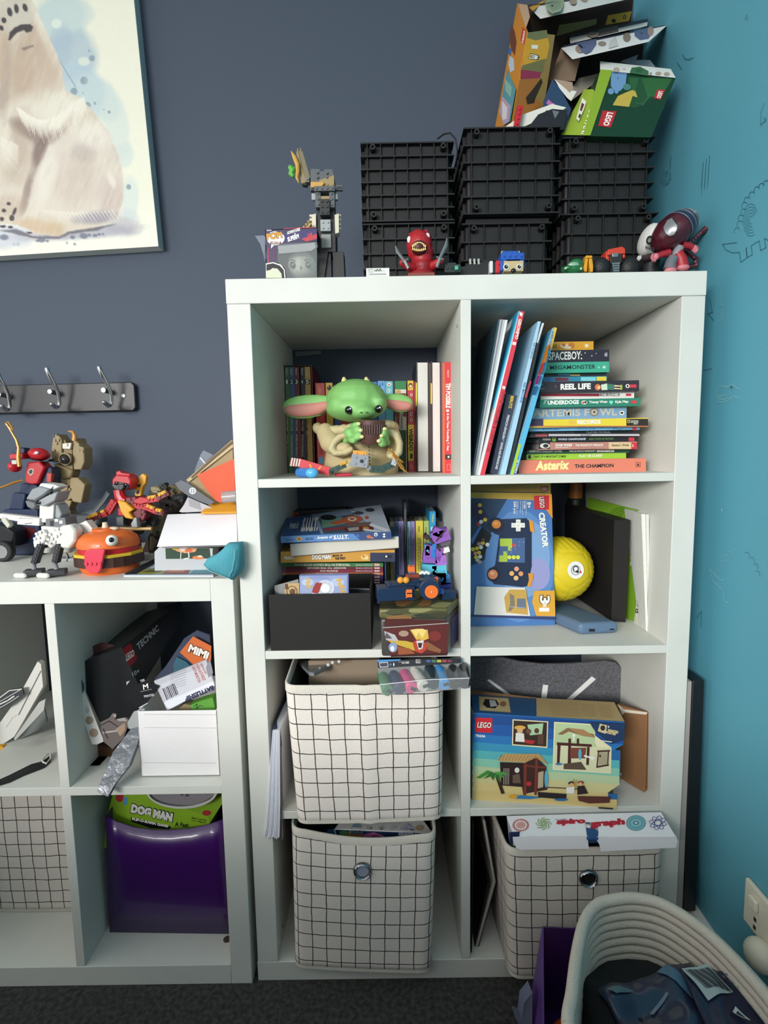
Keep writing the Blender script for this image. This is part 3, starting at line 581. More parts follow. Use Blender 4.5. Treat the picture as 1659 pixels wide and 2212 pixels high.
vb('light turquoise book with a circled number on its spine',964,1030,222,yb,.11,'62b8c4',[('e',(998,250,17,16),wt),('e',(998,252,8,8),'b8443a'),('e',(998,308,20,20),wt),('e',(998,308,17,17),'62b8c4'),('t','3',(991,320),(1005,320),(991,297),wt,.03)])
vb('black spined book between the turquoise and the green one',1032,1046,240,yb,.11,'1c1c22')
vb('green topped book with a cartoon strip on its spine',1050,1150,220,yb,.11,'e6dfc8',[('r',(1050,220,1150,296),'2f8a4c'),('r',(1050,330,1150,540),'7a3a34'),('e',(1080,316,24,18),'c8a868'),('e',(1125,310,20,14),'e8e4d8'),('r',(1092,500,1124,660),'c8c4b0'),('t','FURIOUSE',(1102,520),(1102,650),(1118,520),'3a3a3a'),('r',(1050,660,1150,1040),'3c5c38'),('r',(1060,540,1090,900),'8a4438'),('r',(1100,700,1124,1000),'2f6a4a')])
vb('red spined paperback with a yellow title panel and a boy drawn at its top',1162,1216,216,.235,.12,'c8323a',[('r',(1164,218,1214,302),'e8c83a'),('e',(1190,262,20,24),'3a2418'),('e',(1190,268,14,16),'efc8a0'),('t','H',(1184,466),(1208,466),(1184,430),wt,.02),('t','D',(1184,536),(1208,536),(1184,500),wt,.02),('t','O',(1184,584),(1210,584),(1184,548),wt,.02),('t','O',(1184,358),(1208,358),(1184,330),wt,.02),('r',(1166,612,1218,935),'ecd23a'),('t','WEiRDO',(1176,645),(1176,845),(1212,645),bk,.05),('t','1',(1186,915),(1208,915),(1186,872),bk,.06),('r',(1190,968,1206,1008),'e88a8a')])
vb('thin red and white book right of the red spined paperback',1220,1236,225,.235,.12,'b83a40')
# three thick books with page edges outward
def thick(lab,x0,x1,yt,y,col,tab=None,d=.15):
    a=PY(*T((x0,yt)),y); b=PY(*T((x1,yt)),y)
    r=book('hardcover_book',lab,'book',[a,b,V((b.x,y,Z1)),V((a.x,y,Z1))],y,d,col,None,T,'hardcovers with their page edges facing out',fore=True,t=.0022,inset=.002,pagem=paper_w)
    if tab:
        m=MB(); pl=PLY(y-.0006); q0=[PY(*T(p),y-.0004) for p in ((x0-2,tab[0]),(x0+10,tab[0]),(x0+10,tab[1]),(x0-2,tab[1]))]; m.prism(q0,(0,.0006,0),mat('e8d83a')); m.build('yellow_tab',r)
thick('thick black hardcover with its white page edges outward and a yellow tab',1238,1352,44,.19,'1c1e24',(236,446))
thick('slimmer hardcover with white page edges outward, left of the red book',1372,1462,44,.165,'20222a',(240,424))
vb('worn brown book squeezed between the two thick hardcovers',1354,1372,60,.185,.15,'5a3a34')
vb('tall red paperback with white hand lettered spine leaning on the divider',1480,1566,50,.13,.16,'cf3238',
 [('p',[(1480,60),(1496,60),(1496,1045),(1480,1045)],'d86a3a'),('t','MAXY',(1518,124),(1518,190),(1534,124),'f0c0b8'),('t','TIM POSSIBLE',(1504,238),(1504,462),(1548,238),wt,.04),('e',(1522,486,14,12),wt),('t','& the Time-Travelling T. Rex',(1508,510),(1508,846),(1536,510),wt,.02),('r',(1500,878,1564,922),'3a2c30'),('e',(1530,900,8,10),wt),('r',(1516,964,1546,1020),'e88a8a'),('r',(1520,968,1542,1016),'cf3238')])
# strip of clear tape under the top board
MB().prism([PY(*p,.386) for p in ((637,760),(693,757),(693,765),(640,770))],(0,.001,0),mat('6f7176',.3)).build('paper_scrap'); tag(bpy.context.scene.objects['paper_scrap'],'small scrap of grey tape stuck below the board above the green figurine','tape')
# ---------------- figurine and toys in the top left opening ----------------
T=ZT(600,770,.2411)
def E3(mb,x,y,Y,rx,ry,rd,mt,ang=0.,T=T,s=.2411,**k):  # ellipsoid by picture position at depth Y
    c=PY(*T((x,y)),Y); f=SCL(Y)*s
    return mb.sph(c,(rx*f,rd,ry*f),mt,(0,math.radians(ang),0),**k)
gr=mat('86bf6e',.5,bump=.1,bs=600); gl=mat('a9d58e',.5); crm=mat('c9bb90',.75,bump=.7,bs=320); robe=mat('bfae84',.7,bump=.15,bs=200); pk=mat('c98478',.6)
fg=thing('figurine',PY(790,1025,.15),'green vinyl creature figurine in a cream fleece coat holding a brown cup','figurine')
fg.location.z=Z1; fg['_o']=tuple(fg.location)
m=MB()  # coat
prof=[(395,1045,.055),(400,980,.06),(412,900,.06),(430,800,.056),(470,700,.05),(520,620,.04)]
vs=[];n=28
for z_,(hw,yy,rd) in enumerate([(330,1052,.066),(335,1000,.066),(325,920,.062),(310,840,.058),(285,760,.052),(250,680,.046),(190,620,.038)]):
    c=PY(*T((745,yy)),.155); f=SCL(.155)*.2411
    for k in range(n):
        a=2*math.pi*k/n; w_=1+.03*math.sin(a*9)*(1 if math.sin(a)<0 else 0)*(1-z_/8)
        vs.append(c+V((hw*f*math.cos(a)*w_,rd*math.sin(a)*w_,0)))
for v in vs[:n]: v.z=Z1
m.add(vs,[(i*n+k,i*n+(k+1)%n,(i+1)*n+(k+1)%n,(i+1)*n+k) for i in range(6) for k in range(n)]+[tuple(range(n))[::-1],tuple(range(6*n,7*n))],robe)
m.build('coat_body',fg,ang=60)
m=MB()
for i in range(16):
    a=math.pi*(i/15); E3(m,700-340*math.cos(a)+0,640+26*math.sin(a*2),.13-.045*math.sin(a)+.02,52,50,.013,crm)
m.build('collar',fg,remesh=.0035,smooth_it=3)
for nm,pts in (('sleeve',[(430,680,.12,85),(470,770,.105,95),(560,830,.09,80),(640,820,.085,45)]),('sleeve',[(1040,700,.13,60),(1060,780,.115,62),(1030,860,.105,55),(1000,890,.10,36)])):
    m=MB()
    for i in range(len(pts)-1):
        for t in (0,.25,.5,.75):
            a=pts[i];b=pts[i+1]; q_=[a[j]*(1-t)+b[j]*t for j in range(4)]; E3(m,q_[0],q_[1],q_[2],q_[3],q_[3],.017,robe)
    m.build(nm,fg,remesh=.003,smooth_it=3)
    m=MB()
    P_=[(650,700),(560,720),(505,770),(480,830),(520,870),(610,860),(680,820)] if pts[0][0]<600 else [(1000,680),(1060,700),(1090,780),(1085,860),(1040,900),(990,885)]
    for i in range(len(P_)-1):
        for t in (0,.33,.66): E3(m,P_[i][0]*(1-t)+P_[i+1][0]*t,P_[i][1]*(1-t)+P_[i+1][1]*t,.078,34,32,.012,crm)
    m.build('fleece_cuff',fg,remesh=.003,smooth_it=2)
# head: one continuous surface, rounded muzzle
m=MB(); E3(m,705,400,.125,272,190,.062,gr); E3(m,690,470,.11,258,115,.055,gr); E3(m,770,500,.075,120,66,.028,gr); E3(m,560,440,.105,110,110,.04,gr); E3(m,900,430,.105,80,90,.035,gr)
E3(m,705,270,.13,60,60,.03,gr); E3(m,640,395,.078,70,26,.012,gr); E3(m,900,390,.082,60,24,.012,gr)
m.build('head',fg,remesh=.003,smooth_it=6)
for sx,P_ in ((-1,[(440,420,62),(360,440,84),(280,450,92),(200,456,92),(130,460,78),(80,462,56)]),(1,[(970,400,52),(1040,412,68),(1100,420,74),(1150,424,62),(1185,426,44)])):
    m=MB()
    for i in range(len(P_)-1):
        for t in (0,.25,.5,.75):
            q_=[P_[i][j]*(1-t)+P_[i+1][j]*t for j in range(3)]; E3(m,q_[0],q_[1],.135,q_[2]*.8,q_[2]*1.15,.009,gr)
    o=m.build('ear',fg,remesh=.003,smooth_it=3)
    m=MB()
    for i in range(len(P_)-1):
        for t in (0,.25,.5,.75):
            q_=[P_[i][j]*(1-t)+P_[i+1][j]*t for j in range(3)]; E3(m,q_[0]-sx*0,q_[1]+q_[2]*.28,.1305,q_[2]*.62,q_[2]*.72,.0075,pk)
    m.build('inner_ear',o,remesh=.003,smooth_it=3)
for hx_ in (600,800):
    m=MB(); m.tube([PY(*T((hx_,255)),.125),PY(*T((hx_-4,215)),.122),PY(*T((hx_-10,190)),.118)],[.007,.0055,.0025],mat('e3dc98',.5),12); m.build('horn',fg)
for x,y,Y,r in ((640,480,.062,40),(905,470,.066,36)):
    m=MB(); E3(m,x,y,Y,r,r,.008,mat('101012',.12,coat=.5)); E3(m,x+10,y-12,Y-.0072,8,8,.0015,mat('ffffff')); m.build('eye',fg)
m=MB(); E3(m,745,500,.047,9,7,.002,mat('4c7a44')); E3(m,795,500,.047,9,7,.002,mat('4c7a44')); m.build('nostrils',fg)
m=MB(); c=PY(*T((840,680)),.062); m.lathe(c,[(0,-.021),(.017,-.021),(.0225,-.008),(.0245,.012),(.025,.019),(.023,.02),(.0225,.014),(0,.013)],mat('553630',.5),40); 
for k in range(18):
    a=math.pi+math.pi*(k+.5)/18; m.cyl(c+V((.0243*math.cos(a),.0243*math.sin(a),-.004)),c+V((.0253*math.cos(a),.0253*math.sin(a),.012)),.0014,.0014,mat('4a2e28',.5),6)
m.build('brown_cup',fg)
for hnd in (0,1):
    m=MB(); cl=mat('e3dc98',.5)
    if hnd==0:
        E3(m,650,690,.075,62,58,.016,gr); E3(m,615,740,.085,40,50,.014,gr)
        F=[((670,630),(725,605)),((680,670),(745,662)),((680,720),(755,720)),((650,745),(700,760))]
    else:
        E3(m,965,720,.07,34,50,.013,gr); E3(m,985,770,.08,26,34,.012,gr)
        F=[((965,670),(958,650)),((955,705),(930,712)),((945,760),(905,758)),((950,780),(920,790))]
    for (a,b) in F:
        m.tube([PY(*T(a),.062),PY(*T(((a[0]+b[0])/2,(a[1]+b[1])/2)),.048),PY(*T(b),.044)],[.0062,.006,.0045],gr,10)
    o=m.build('hand',fg,remesh=.0022,smooth_it=2)
    for a,b in F[:3]: n_=MB(); E3(n_,b[0],b[1],.042,20,17,.004,cl); n_.build('nail',o)
m=MB(); m.line(PLY(.083),[T(p) for p in ((815,770),(828,860),(832,930),(830,1040))],.0022,mat('8a7a58')); 
m=MB()
for k in range(9):
    y0_=775+k*30; m.tube([PY(*T((815+k*1.5,y0_)),.088),PY(*T((816+k*1.5,y0_+18)),.088)],.0011,mat('4a3c28'),6)
m.build('coat_stitching',fg)
# small toys on that board
def setz(o,dz): o.location.z+=dz
cb=thing('fries_carton',PY(*T((330,1000)),.04),'flattened red card carton with striped end and a curved smile mark','carton')
m=MB(); redc=mat('cf2f3c',.45)
m.pp([T(p) for p in ((205,918),(480,1000),(462,1070),(185,990))],.045,.057,redc); m.pp([T(p) for p in ((120,905),(205,918),(185,990),(103,978))],.045,.055,mat('8a4038',.6))
pl=PLY(.045)
for k in range(4): x=112+k*23; m.poly(pl,[T(p) for p in ((x+14,908+k*3),(x+24,910+k*3),(x+10,984),(x,982))],'e8d8cc')
m.line(pl,[T(p) for p in ((288,968),(300,1000),(330,1020),(362,1014),(384,988))],.0022,mat('e9b23a')); m.build('carton',cb)
ca=MB(); p=PY(*T((228,1048)),.04); ca.cyl(V((p.x-.008,.05,Z1+.0085)),V((p.x+.018,.02,Z1+.0085)),.0085,.0085,mat('3c7cc0',.3),20); ca.sph((p.x+.018,.02,Z1+.0085),(.011,.008,.0085),mat('5ab0e0',.3)); tag(ca.build('pencil_sharpener'),'small rounded blue plastic piece under the striped carton end','toy')
dg=mat('22403a',.35); gy=mat('8b9099',.4)
bt=thing('brick_build',PY(*T((740,950)),.04),'chain of grey, orange and dark green building bricks lying before the green figurine','brick toy')
f=SCL(.04)*.2411
def tb(x,y,w,h,a,mt,Y=.045,nx=2,ny=1,d=.012,side='y',name='brick',par=bt):
    mm=MB(); c=PY(*T((x,y)),Y); mm.brick(c,(w*f,d,h*f),(0,math.radians(a),0),mt,nx,ny,.0022,.0016,side); return mm.build(name,par,bev=.0004)
tb(735,935,150,110,8,gy,.04,2,2); tb(735,870,120,50,6,mat('e3982c',.4),.042,2,1); tb(540,1000,150,48,-22,dg,.045,3,1); tb(590,955,70,30,-22,mat('c89a3c',.35,.4),.042,2,1); tb(660,965,40,30,-5,gy,.045,1,1)
tb(895,1010,130,62,2,dg,.045,3,1); tb(985,985,110,60,-22,dg,.042,2,1); tb(1045,945,46,62,22,mat('aab0b8',.4),.036,1,1); tb(815,1000,40,36,0,gy,.045,1,1); tb(480,1035,40,30,10,mat('2a2a2c'),.045,1,1)
mm=MB(); mm.ell(PLY(.0325),*T((752,938)),4,4,bk); mm.build('axle_hole',bt)
sw=MB(); gd=mat('c28a3a',.3,.5)
sw.tube([PY(*T(p),.03) for p in ((985,820),(1040,870),(1060,930),(1110,1000),(1165,1045))],[.0008,.0028,.0016,.0026,.0006],gd,8,flat=.6)
sw.tube([PY(*T(p),.034) for p in ((1020,830),(1030,890),(1090,940),(1125,1000),(1135,1045))],[.0006,.0022,.0014,.0022,.0006],gd,8,flat=.6); sw.tube([PY(*T(p),.032) for p in ((1050,880),(1090,925),(1125,950))],[.001,.002,.001],gd,6)
tag(sw.build('toy_sword'),'pair of crossed gold plastic toy blades at the right end of the brick chain','toy')
rp=MB(); c=PY(*T((590,1056)),.06); rp.ob((c.x,.06,Z1+.003),(.03,.014,.006),(0,0,.2),mat('c23a4a')); tag(rp.build('toy_piece',bev=.002),'small flat red plastic piece between the carton and the brick chain','toy')

# ---------------- second row left ----------------
T=ZT(590,1085,.2471)
GS='slim storybooks lying in a boxed set'
bs=thing('black_card_box',PY(690,1405,.0),'open matte black card box full of trading cards, front left of the second opening','box')
m=MB(); bb=mat('191716',.75,bump=.2,bs=600)
x0=PY(585,1400,.003).x; x1=PY(803,1400,.003).x; zt=PY(690,1283,.003).z
m.box(x0,x1,.003,.006,Z2,zt,bb); m.box(x0,x1,.151,.154,Z2,zt,bb); m.box(x0,x0+.003,.006,.151,Z2,zt,bb); m.box(x1-.003,x1,.006,.151,Z2,zt,bb); m.box(x0,x1,.006,.151,Z2,Z2+.003,bb)
m.build('box_body',bs,bev=.0006)
def card(lab,quad,y,col,prs=None,th=.0012,name='trading_card',g='trading cards in the black card box',cat='card'):
    m=MB(); P_=[PY(*T(p),y) for p in quad]; P_[2].z=P_[3].z=Z2+.004
    m.prism(P_,(0,th,0),mat(col,.35)); 
    if prs: m.pr(PLY(y),prs,T)
    return tag(m.build(name),lab,cat,g)
artc=card('blue backed trading card with yellow letters and a red and white ball, foremost',[(228,640),(658,630),(658,900),(228,900)],.02,'7d86ba',
 [('p',[(236,648),(644,640),(644,830),(236,830)],'98a4c8'),('e',(300,700,50,30),'b8c4dc'),('e',(560,700,60,34),'b4c0da'),('e',(400,660,90,16),'8894c0'),('e',(455,750,78,70),'d8dce6'),('e',(455,745,66,60),'c0c6d2'),('p',[(375,700),(430,705),(400,790),(335,800),(350,745)],'9c3430'),('p',[(340,790),(400,800),(560,830),(320,830)],'e6e8ee'),('e',(455,752,40,38),'e9ebf0'),
  ('t','KoN',(290,752),(282,670),(338,748),'d8a840',.04),('t','PoKe',(545,680),(600,800),(590,660),'d8a840',.04)],.012)
card('gold patterned trading card in a sleeve left of the blue backed one',[(100,708),(226,706),(226,900),(100,900)],.028,'c8a878',[('e',(165,780,50,50),'7a5a38'),('e',(165,780,40,42),'c8a878'),('e',(170,785,24,30),'6a4a30'),('r',(104,712,130,760),'5a4230'),('l',[(130,740),(160,820),(200,750)],.001,'5a4230')])
card('pale grey plastic card sleeve tilted at the left of the black box',[(10,730),(220,672),(220,900),(30,900)],.034,'8f9090',None,.001,'card_sleeve')
for i,(x,yy) in enumerate(((700,775),(740,772),(780,780))): card(['dark trading card edge','dark trading card with pale edge','grey trading card edge'][i]+' standing at the right inside the black box',[(670,yy-28+i*4),(858,yy-22+i*4),(858,900),(670,900)],.07+.02*i,['2a2d36','3a3d46','24262c'][i],[('l',[(672,yy-22+i*4),(850,yy-14+i*4)],.0008,'b8bcc4')])
# boxed set of slim books behind
sy=.17
def hb(lab,x0,x1,y0,y1,y,d,col,prs,group=None,bot=None,top=None,skew=0,**k):
    A,B,C_,D=[PY(*T(p),y) for p in ((x0,y0),(x1,y0+skew),(x1,y1+skew),(x0,y1))]
    if bot is not None: C_.z=D.z=bot
    if top is not None: A.z=B.z=top
    return book('book',lab,'book',[A,B,C_,D],y,d,col,prs,T,group,**k)
L_=[(530,562,'3f8a4c','TROUBLE IN THE DREAM DIMENSION',188,672,'green'),(564,586,'6a2a34','ROCKET TO THE RESCUE!',298,636,'maroon'),(588,612,'8a2f4a','SHANG-CHI',412,566,'crimson'),(614,636,'c8703c','FAMILY AFFAIR',372,572,'orange'),(638,668,'4a2c6c','STORYTIME',300,560,'purple'),(670,690,'3c2a5a','STORYTIME',300,560,'dark violet'),(692,712,'30244a','STORYTIME',300,560,'indigo')]
for a,b,c,t,tx0,tx1,nm in L_:
    ym=(a+b)/2; hh=(b-a)*.32
    hb(f'slim {nm} storybook in the boxed set behind the black card box',14,962,a,b,sy,.14,c,[('t',t,(tx1,ym-hh),(tx0,ym-hh),(tx1,ym+hh),'e6e0d4',.04),('t','STORYTIME',(868,ym-hh*.8),(722,ym-hh*.8),(868,ym+hh*.8),'cfc4c8'),('r',(880,a+4,934,b-4),'b8343c'),('t','MARVEL',(930,ym-hh),(884,ym-hh),(930,ym+hh),wt,.04),('l',[(54,a+6),(108,a+6),(108,b-6),(54,b-6),(54,a+6)],.0005,'d8ccd0')],GS,t=.0006)
sl=thing('book_box',PY(*T((480,700)),.2),'blue edged slipcase around the slim storybooks','slipcase')
m=MB(); A=PY(*T((6,520)),sy-.001); B=PY(*T((974,526)),sy-.001); m.box(A.x-.001,A.x+.001,sy-.001,sy+.15,Z2,A.z,mat('2c3c6c',.4)); m.box(B.x,B.x+.0025,sy-.001,sy+.15,Z2,A.z,mat('2c4c8c',.4)); m.box(A.x,B.x,sy+.004,sy+.15,A.z,A.z+.002,mat('2c3c6c',.4)); m.build('case',sl)
# dog book, bundle, top comic
hb('thick yellow comic book with a navy spine end above the slim storybooks',66,1064,452,520,.135,.16,'d39a3c',[('r',(848,440,1066,520),'2c3350'),('t','PILKEY',(98,500),(188,498),(98,474),wt,.04),('t','DOG MAN',(334,504),(506,500),(334,458),bk,.10),('t','DOG MAN',(338,502),(504,498),(338,461),wt,.05),('t','BRAWL OF',(520,478),(606,474),(520,458),bk,.06),('t','THE WILD',(540,504),(632,498),(540,482),bk,.06),('e',(800,480,34,24),'e8c878'),('e',(790,472,12,12),'c88a3c'),('e',(822,488,12,12),'f0dca0'),('r',(970,460,1036,488),'16182a'),('t','8',(980,482),(998,482),(980,464),wt,.06)],top=PY(*T((560,424)),.135).z,bot=PY(*T((500,522)),.135).z)
m=MB(); q0=[PY(*T(p),.13) for p in ((148,366),(1096,300),(1098,396),(160,470))]; m.prism(q0,(0,.16,0),paper)
pb=thing('book',q0[0],'paperback turned so its cream page edges face out, under the blue comic','book'); 
m.build('page_block',pb); mm=MB(); mm.prism([q0[0]+V((0,0,.0012)),q0[1]+V((0,0,.0012)),q0[1],q0[0]],(0,.16,0),mat('4a7aa8',.4)); mm.prism([q0[3],q0[2],q0[2]-V((0,0,.0012)),q0[3]-V((0,0,.0012))],(0,.16,0),mat('6c5a52',.4)); mm.build('cover',pb)
m=MB(); q1=[PY(*T(p),.14) for p in ((140,402),(1064,398),(1064,448),(150,478))]; m.prism(q1,(0,.15,0),mat('8a7468',.6)); mag=m.build('magazine'); tag(mag,'thin brown covered magazine between the cream page edges and the yellow comic','magazine')
# blue comic lying on top, cover visible because it slopes toward the viewer
q0=[PY(*T(p),.115) for p in ((66,298),(1032,262),(1034,318),(68,356))]
u0=PY(*T((110,140)),.24); up=[u0,Pl(q0[0],q0[1],u0).hit(*T((940,22)))]
cm=thing('book',q0[0],'blue comic book lying on top of the pile, its cover tilted toward the viewer','book')
m=MB(); n0=(q0[0]-q0[3]); m.hexa([q0[3],q0[2],q0[1],q0[0],up[0]-n0,up[1]-n0,up[1],up[0]],mat('5f8cc4',.35))
pl=Pl(q0[0],q0[1],q0[3])
m.pr(pl,[('p',[(700,274),(1032,262),(1034,318),(760,330)],'2f4a80'),('t','Agents of',(384,330),(518,320),(384,298),wt,.03),('t','S.U.I.T.',(528,326),(662,320),(528,288),wt,.05),('e',(228,320,26,18),'d8a830'),('e',(228,320,17,11),'8a6a20'),('t','DAV PILKEY',(110,340),(178,336),(110,322),'3c6090'),('t','SPECIAL TALES',(282,332),(350,328),(282,310),'2c5080',.04),('e',(740,296,14,20),'3a6aa8'),('e',(836,300,20,14),'c87048'),('e',(862,310,20,8),'c87048'),('e',(898,282,16,16),wt),('e',(898,284,9,9),'4a6a9c'),('p',[(956,280),(970,270),(984,280),(970,290)],wt),('p',[(956,300),(970,290),(984,300),(970,310)],wt)],T)
pl=Pl(q0[0],q0[1],up[0])
m.pr(pl,[('p',[(112,142),(330,110),(420,280),(72,296)],'3c5f94'),('p',[(330,110),(940,24),(1030,260),(420,282)],'8aa0bc'),('p',[(700,56),(940,24),(1030,262),(900,266)],'b8c4d4'),
 ('p',[(398,150),(700,108),(800,262),(440,278)],'3f5a70'),('p',[(420,150),(600,128),(640,190),(430,230)],'6f9a86'),('e',(482,136,70,24),'16201c'),('p',[(490,190),(560,160),(640,180),(560,200)],'b8603c'),('e',(640,165,60,22),'b8603c'),('e',(700,150,84,30),'b8603c'),('e',(690,150,40,18),'e0d8cc'),('e',(690,150,22,10),'b8603c'),('e',(818,138,18,14),'b8603c'),('p',[(440,236),(640,215),(640,240),(450,258)],'8a3c44'),('p',[(650,190),(860,176),(820,220),(620,212)],'7c5c54'),('p',[(610,230),(880,208),(876,250),(640,262)],'6c2c28'),('p',[(650,230),(748,220),(752,248),(664,258)],'a8a8a4'),('e',(810,232,30,14),'c88a3c'),
 ('e',(740,98,50,14),'4a4e56'),('e',(846,72,40,16),'3a3e46'),('e',(700,88,20,8),'e0e2e6'),('p',[(860,190),(1026,250),(980,262),(840,210)],'e6eaf2'),('p',[(800,236),(960,262),(900,266),(780,250)],'e6eaf2'),
 ('t','S.U.I.T.',(238,268),(388,258),(268,140),wt,.06),('t','Agents of',(136,262),(214,256),(152,176),wt,.03)],T)
m.build('cover',cm,bev=.0006)
# dark box behind the pile
m=MB(); q_=[PY(*T(p),.33) for p in ((150,80),(640,55),(640,300),(150,300))]; q_[2].z=q_[3].z=Z2; m.prism(q_,(0,.05,0),mat('16161c',.4)); m.pr(PLY(.33),[('r',(160,84,225,130),'8a2c24'),('r',(170,92,214,104),'b84a30'),('l',[(250,90),(300,86)],.001,'3a3a46'),('l',[(330,84),(420,80)],.001,'3a3a46'),('l',[(480,76),(600,70)],.001,'3a3a46')],T); tag(m.build('game_box'),'dark box with a dull red corner standing behind the pile of comics','box')
# standing paperbacks at the back right
GP='slim pastel paperbacks standing behind the brick car'
def vb2(lab,x0,x1,yt,y,d,col,prs=None,yb=620,group=GP):
    a=PY(*T((x0,yt)),y); b=PY(*T((x1,yt)),y)
    return book('book',lab,'book',[a,b,V((b.x,y,Z2)),V((a.x,y,Z2))],y,d,col,prs,T,group,t=.0008)
def pil(x,m_=bk,yy=200): return [('t','PILKEY',(x-6,yy+20),(x-6,yy+75),(x+6,yy+20),m_,.02),('t','CAPTAIN UNDERPANTS AND THE',(x,yy+120),(x,yy+380),(x+9,yy+120),m_,.02)]
vb2('olive and cream slim paperback, leftmost of the pastel row',984,1018,520,.26,.11,'7a7434')
vb2('cream topped slim paperback next to the olive one',1020,1060,172,.262,.11,'b8b490',pil(1034))
vb2('mid blue slim paperback in the pastel row',1062,1092,168,.258,.11,'4a6c9c',pil(1072))
vb2('lilac slim paperback left of the dark gap',1094,1140,166,.255,.11,'8e88bc',pil(1112))
vb2('very tall thin dark book with a speckled edge sticking up from the row',1142,1166,4,.25,.12,'1e2226',[('l',[(1152,20),(1154,120),(1150,220),(1155,330),(1152,430)],.0012,'5a6a70'),('l',[(1158,60),(1152,160),(1160,270),(1153,380)],.001,'8a8070')])
vb2('sky blue slim paperback right of the tall dark one',1168,1200,168,.255,.11,'7ab0c8',pil(1180))
vb2('violet slim paperback in the pastel row',1204,1238,166,.257,.11,'9a84b8',pil(1220))
vb2('bright yellow slim paperback in the pastel row',1246,1310,162,.255,.11,'e0d04c',[('t','PILKEY',(1268,210),(1268,262),(1282,210),bk,.03),('t','CAPTAIN UNDERPANTS AND THE BIG BAD',(1280,312),(1280,590),(1294,312),bk,.03),('t','BATTLE OF THE BIONIC BOOGER BOY',(1264,312),(1264,600),(1276,312),bk,.02)])
vb2('lime green slim paperback next to the bright yellow one',1316,1360,162,.258,.11,'b0c46c',pil(1336))
vb2('taller bright blue paperback with white and yellow lettering',1368,1420,80,.24,.13,'2a9ad0',[('t','Pilkey',(1384,106),(1384,180),(1406,106),'c8c84c',.03),('t','CAPTAIN',(1378,214),(1378,330),(1408,214),wt,.06)])
vb2('charcoal slim paperback, rightmost of the row',1428,1498,172,.262,.11,'4c4a52',[('t','PILKEY',(1452,222),(1452,262),(1466,222),wt,.02)])
# camouflage tin
T=ZT(560,1040,.27125)
tn=thing('card_tin',PY(905,1420,-.02),'camouflage lidded metal tin with a red and gold artwork front, at the board edge','tin')
def hx(c): return [PY(*T((a,b)),y) for a,b,y in c]
ty=-.033
b4=hx([(975,1395,ty),(1500,1400,ty),(1590,1330,.05),(1010,1320,.09)]); t4=hx([(965,1080,ty),(1490,1100,ty),(1600,1040,.05),(1000,1000,.09)])
for p in b4: p.z=Z2+.0005
zt_=(t4[0].z+t4[1].z)/2
for p in t4: p.z=zt_
m=MB(); m.hexa([b4[0],b4[1],b4[2],b4[3],t4[0],t4[1],t4[2],t4[3]],mat('55514e',.35,.3)); 
pl=Pl(b4[0],b4[1],t4[0])
m.pr(pl,[('p',[(1000,1090),(1486,1106),(1480,1140),(1000,1155)],'4c1c18'),('p',[(990,1170),(1510,1135),(1500,1370),(1040,1390),(1030,1270)],'5a2220'),('l',[(985,1165),(1505,1128)],.0012,'b8b4ac'),('p',[(1050,1380),(1490,1365),(1500,1385),(1048,1398)],'3a1614'),
 ('p',[(1015,1260),(1170,1270),(1250,1290),(1240,1350),(1160,1320),(1060,1290)],'c8a83c'),('p',[(1200,1180),(1340,1180),(1350,1250),(1300,1270),(1250,1260)],'d8b04a'),('p',[(1210,1180),(1250,1240),(1270,1200),(1300,1250),(1330,1185),(1300,1172),(1250,1174)],'e8cf7a'),('p',[(1220,1280),(1270,1255),(1340,1290),(1330,1340),(1290,1370),(1240,1350)],'b8442c'),('p',[(1250,1270),(1310,1265),(1300,1330),(1270,1340)],'d8d4d8'),('p',[(1262,1285),(1300,1285),(1290,1325),(1270,1325)],'3a2428'),
 ('p',[(1330,1270),(1450,1340),(1440,1365),(1340,1340)],'8a5a3a'),('p',[(1100,1310),(1200,1330),(1240,1370),(1110,1380)],'9a5430'),('e',(1065,1320,34,40),'8a9cc0'),('e',(1060,1330,16,22),'dfe4f0'),('p',[(995,1190),(1080,1220),(1110,1270),(1010,1262)],'b8b4b8'),('p',[(1010,1200),(1060,1250),(1000,1250)],'5a5458'),('e',(1150,1210,40,24),'a88a78'),('e',(1400,1230,50,40),'7c2c28')],T)
pl=Pl(b4[1],b4[2],t4[1]); m.poly(pl,[b4[1].lerp(b4[2],.3)+V((0,0,.005)),b4[2]+V((0,0,.005)),t4[2]-V((0,0,.01)),t4[1].lerp(t4[2],.3)-V((0,0,.01))],'4a4474')
m.build('tin_body',tn,bev=.004)
l0=[p+V((0,0,0)) for p in t4]; zc=PY(*T((1200,1010)),ty).z
cen=sum(l0,V((0,0,0)))/4
lo=[cen+(p-cen)*1.035 for p in l0]; 
for p in lo: p.z=zt_+.0002
hi=[V((p.x,p.y,zc)) for p in lo]
m=MB(); m.hexa(lo+hi,mat('6b6a44',.4,.2))
rr=random.Random(3)
def camo(pl,a,b,c,d,n):
    for k in range(n):
        u_,v_=rr.random(),rr.random(); r_=.10+rr.random()*.10
        pts=[]
        for j in range(9):
            t=2*math.pi*j/9; q_=r_*(.7+.6*rr.random()); uu=min(1,max(0,u_+math.cos(t)*q_)); vv=min(1,max(0,v_+math.sin(t)*q_*1.6))
            pts.append(tuple((a.lerp(b,uu)).lerp(d.lerp(c,uu),vv)))
        m.poly(pl,pts,['2c3424','4a4a2c','8a6236','3c3a22','8a8a58'][k%5])
camo(Pl(lo[0],lo[1],hi[0]),lo[0],lo[1],hi[1],hi[0],9); camo(Pl(hi[0],hi[1],hi[3]),hi[0],hi[1],hi[2],hi[3],16)
m.build('tin_lid',tn,bev=.004)
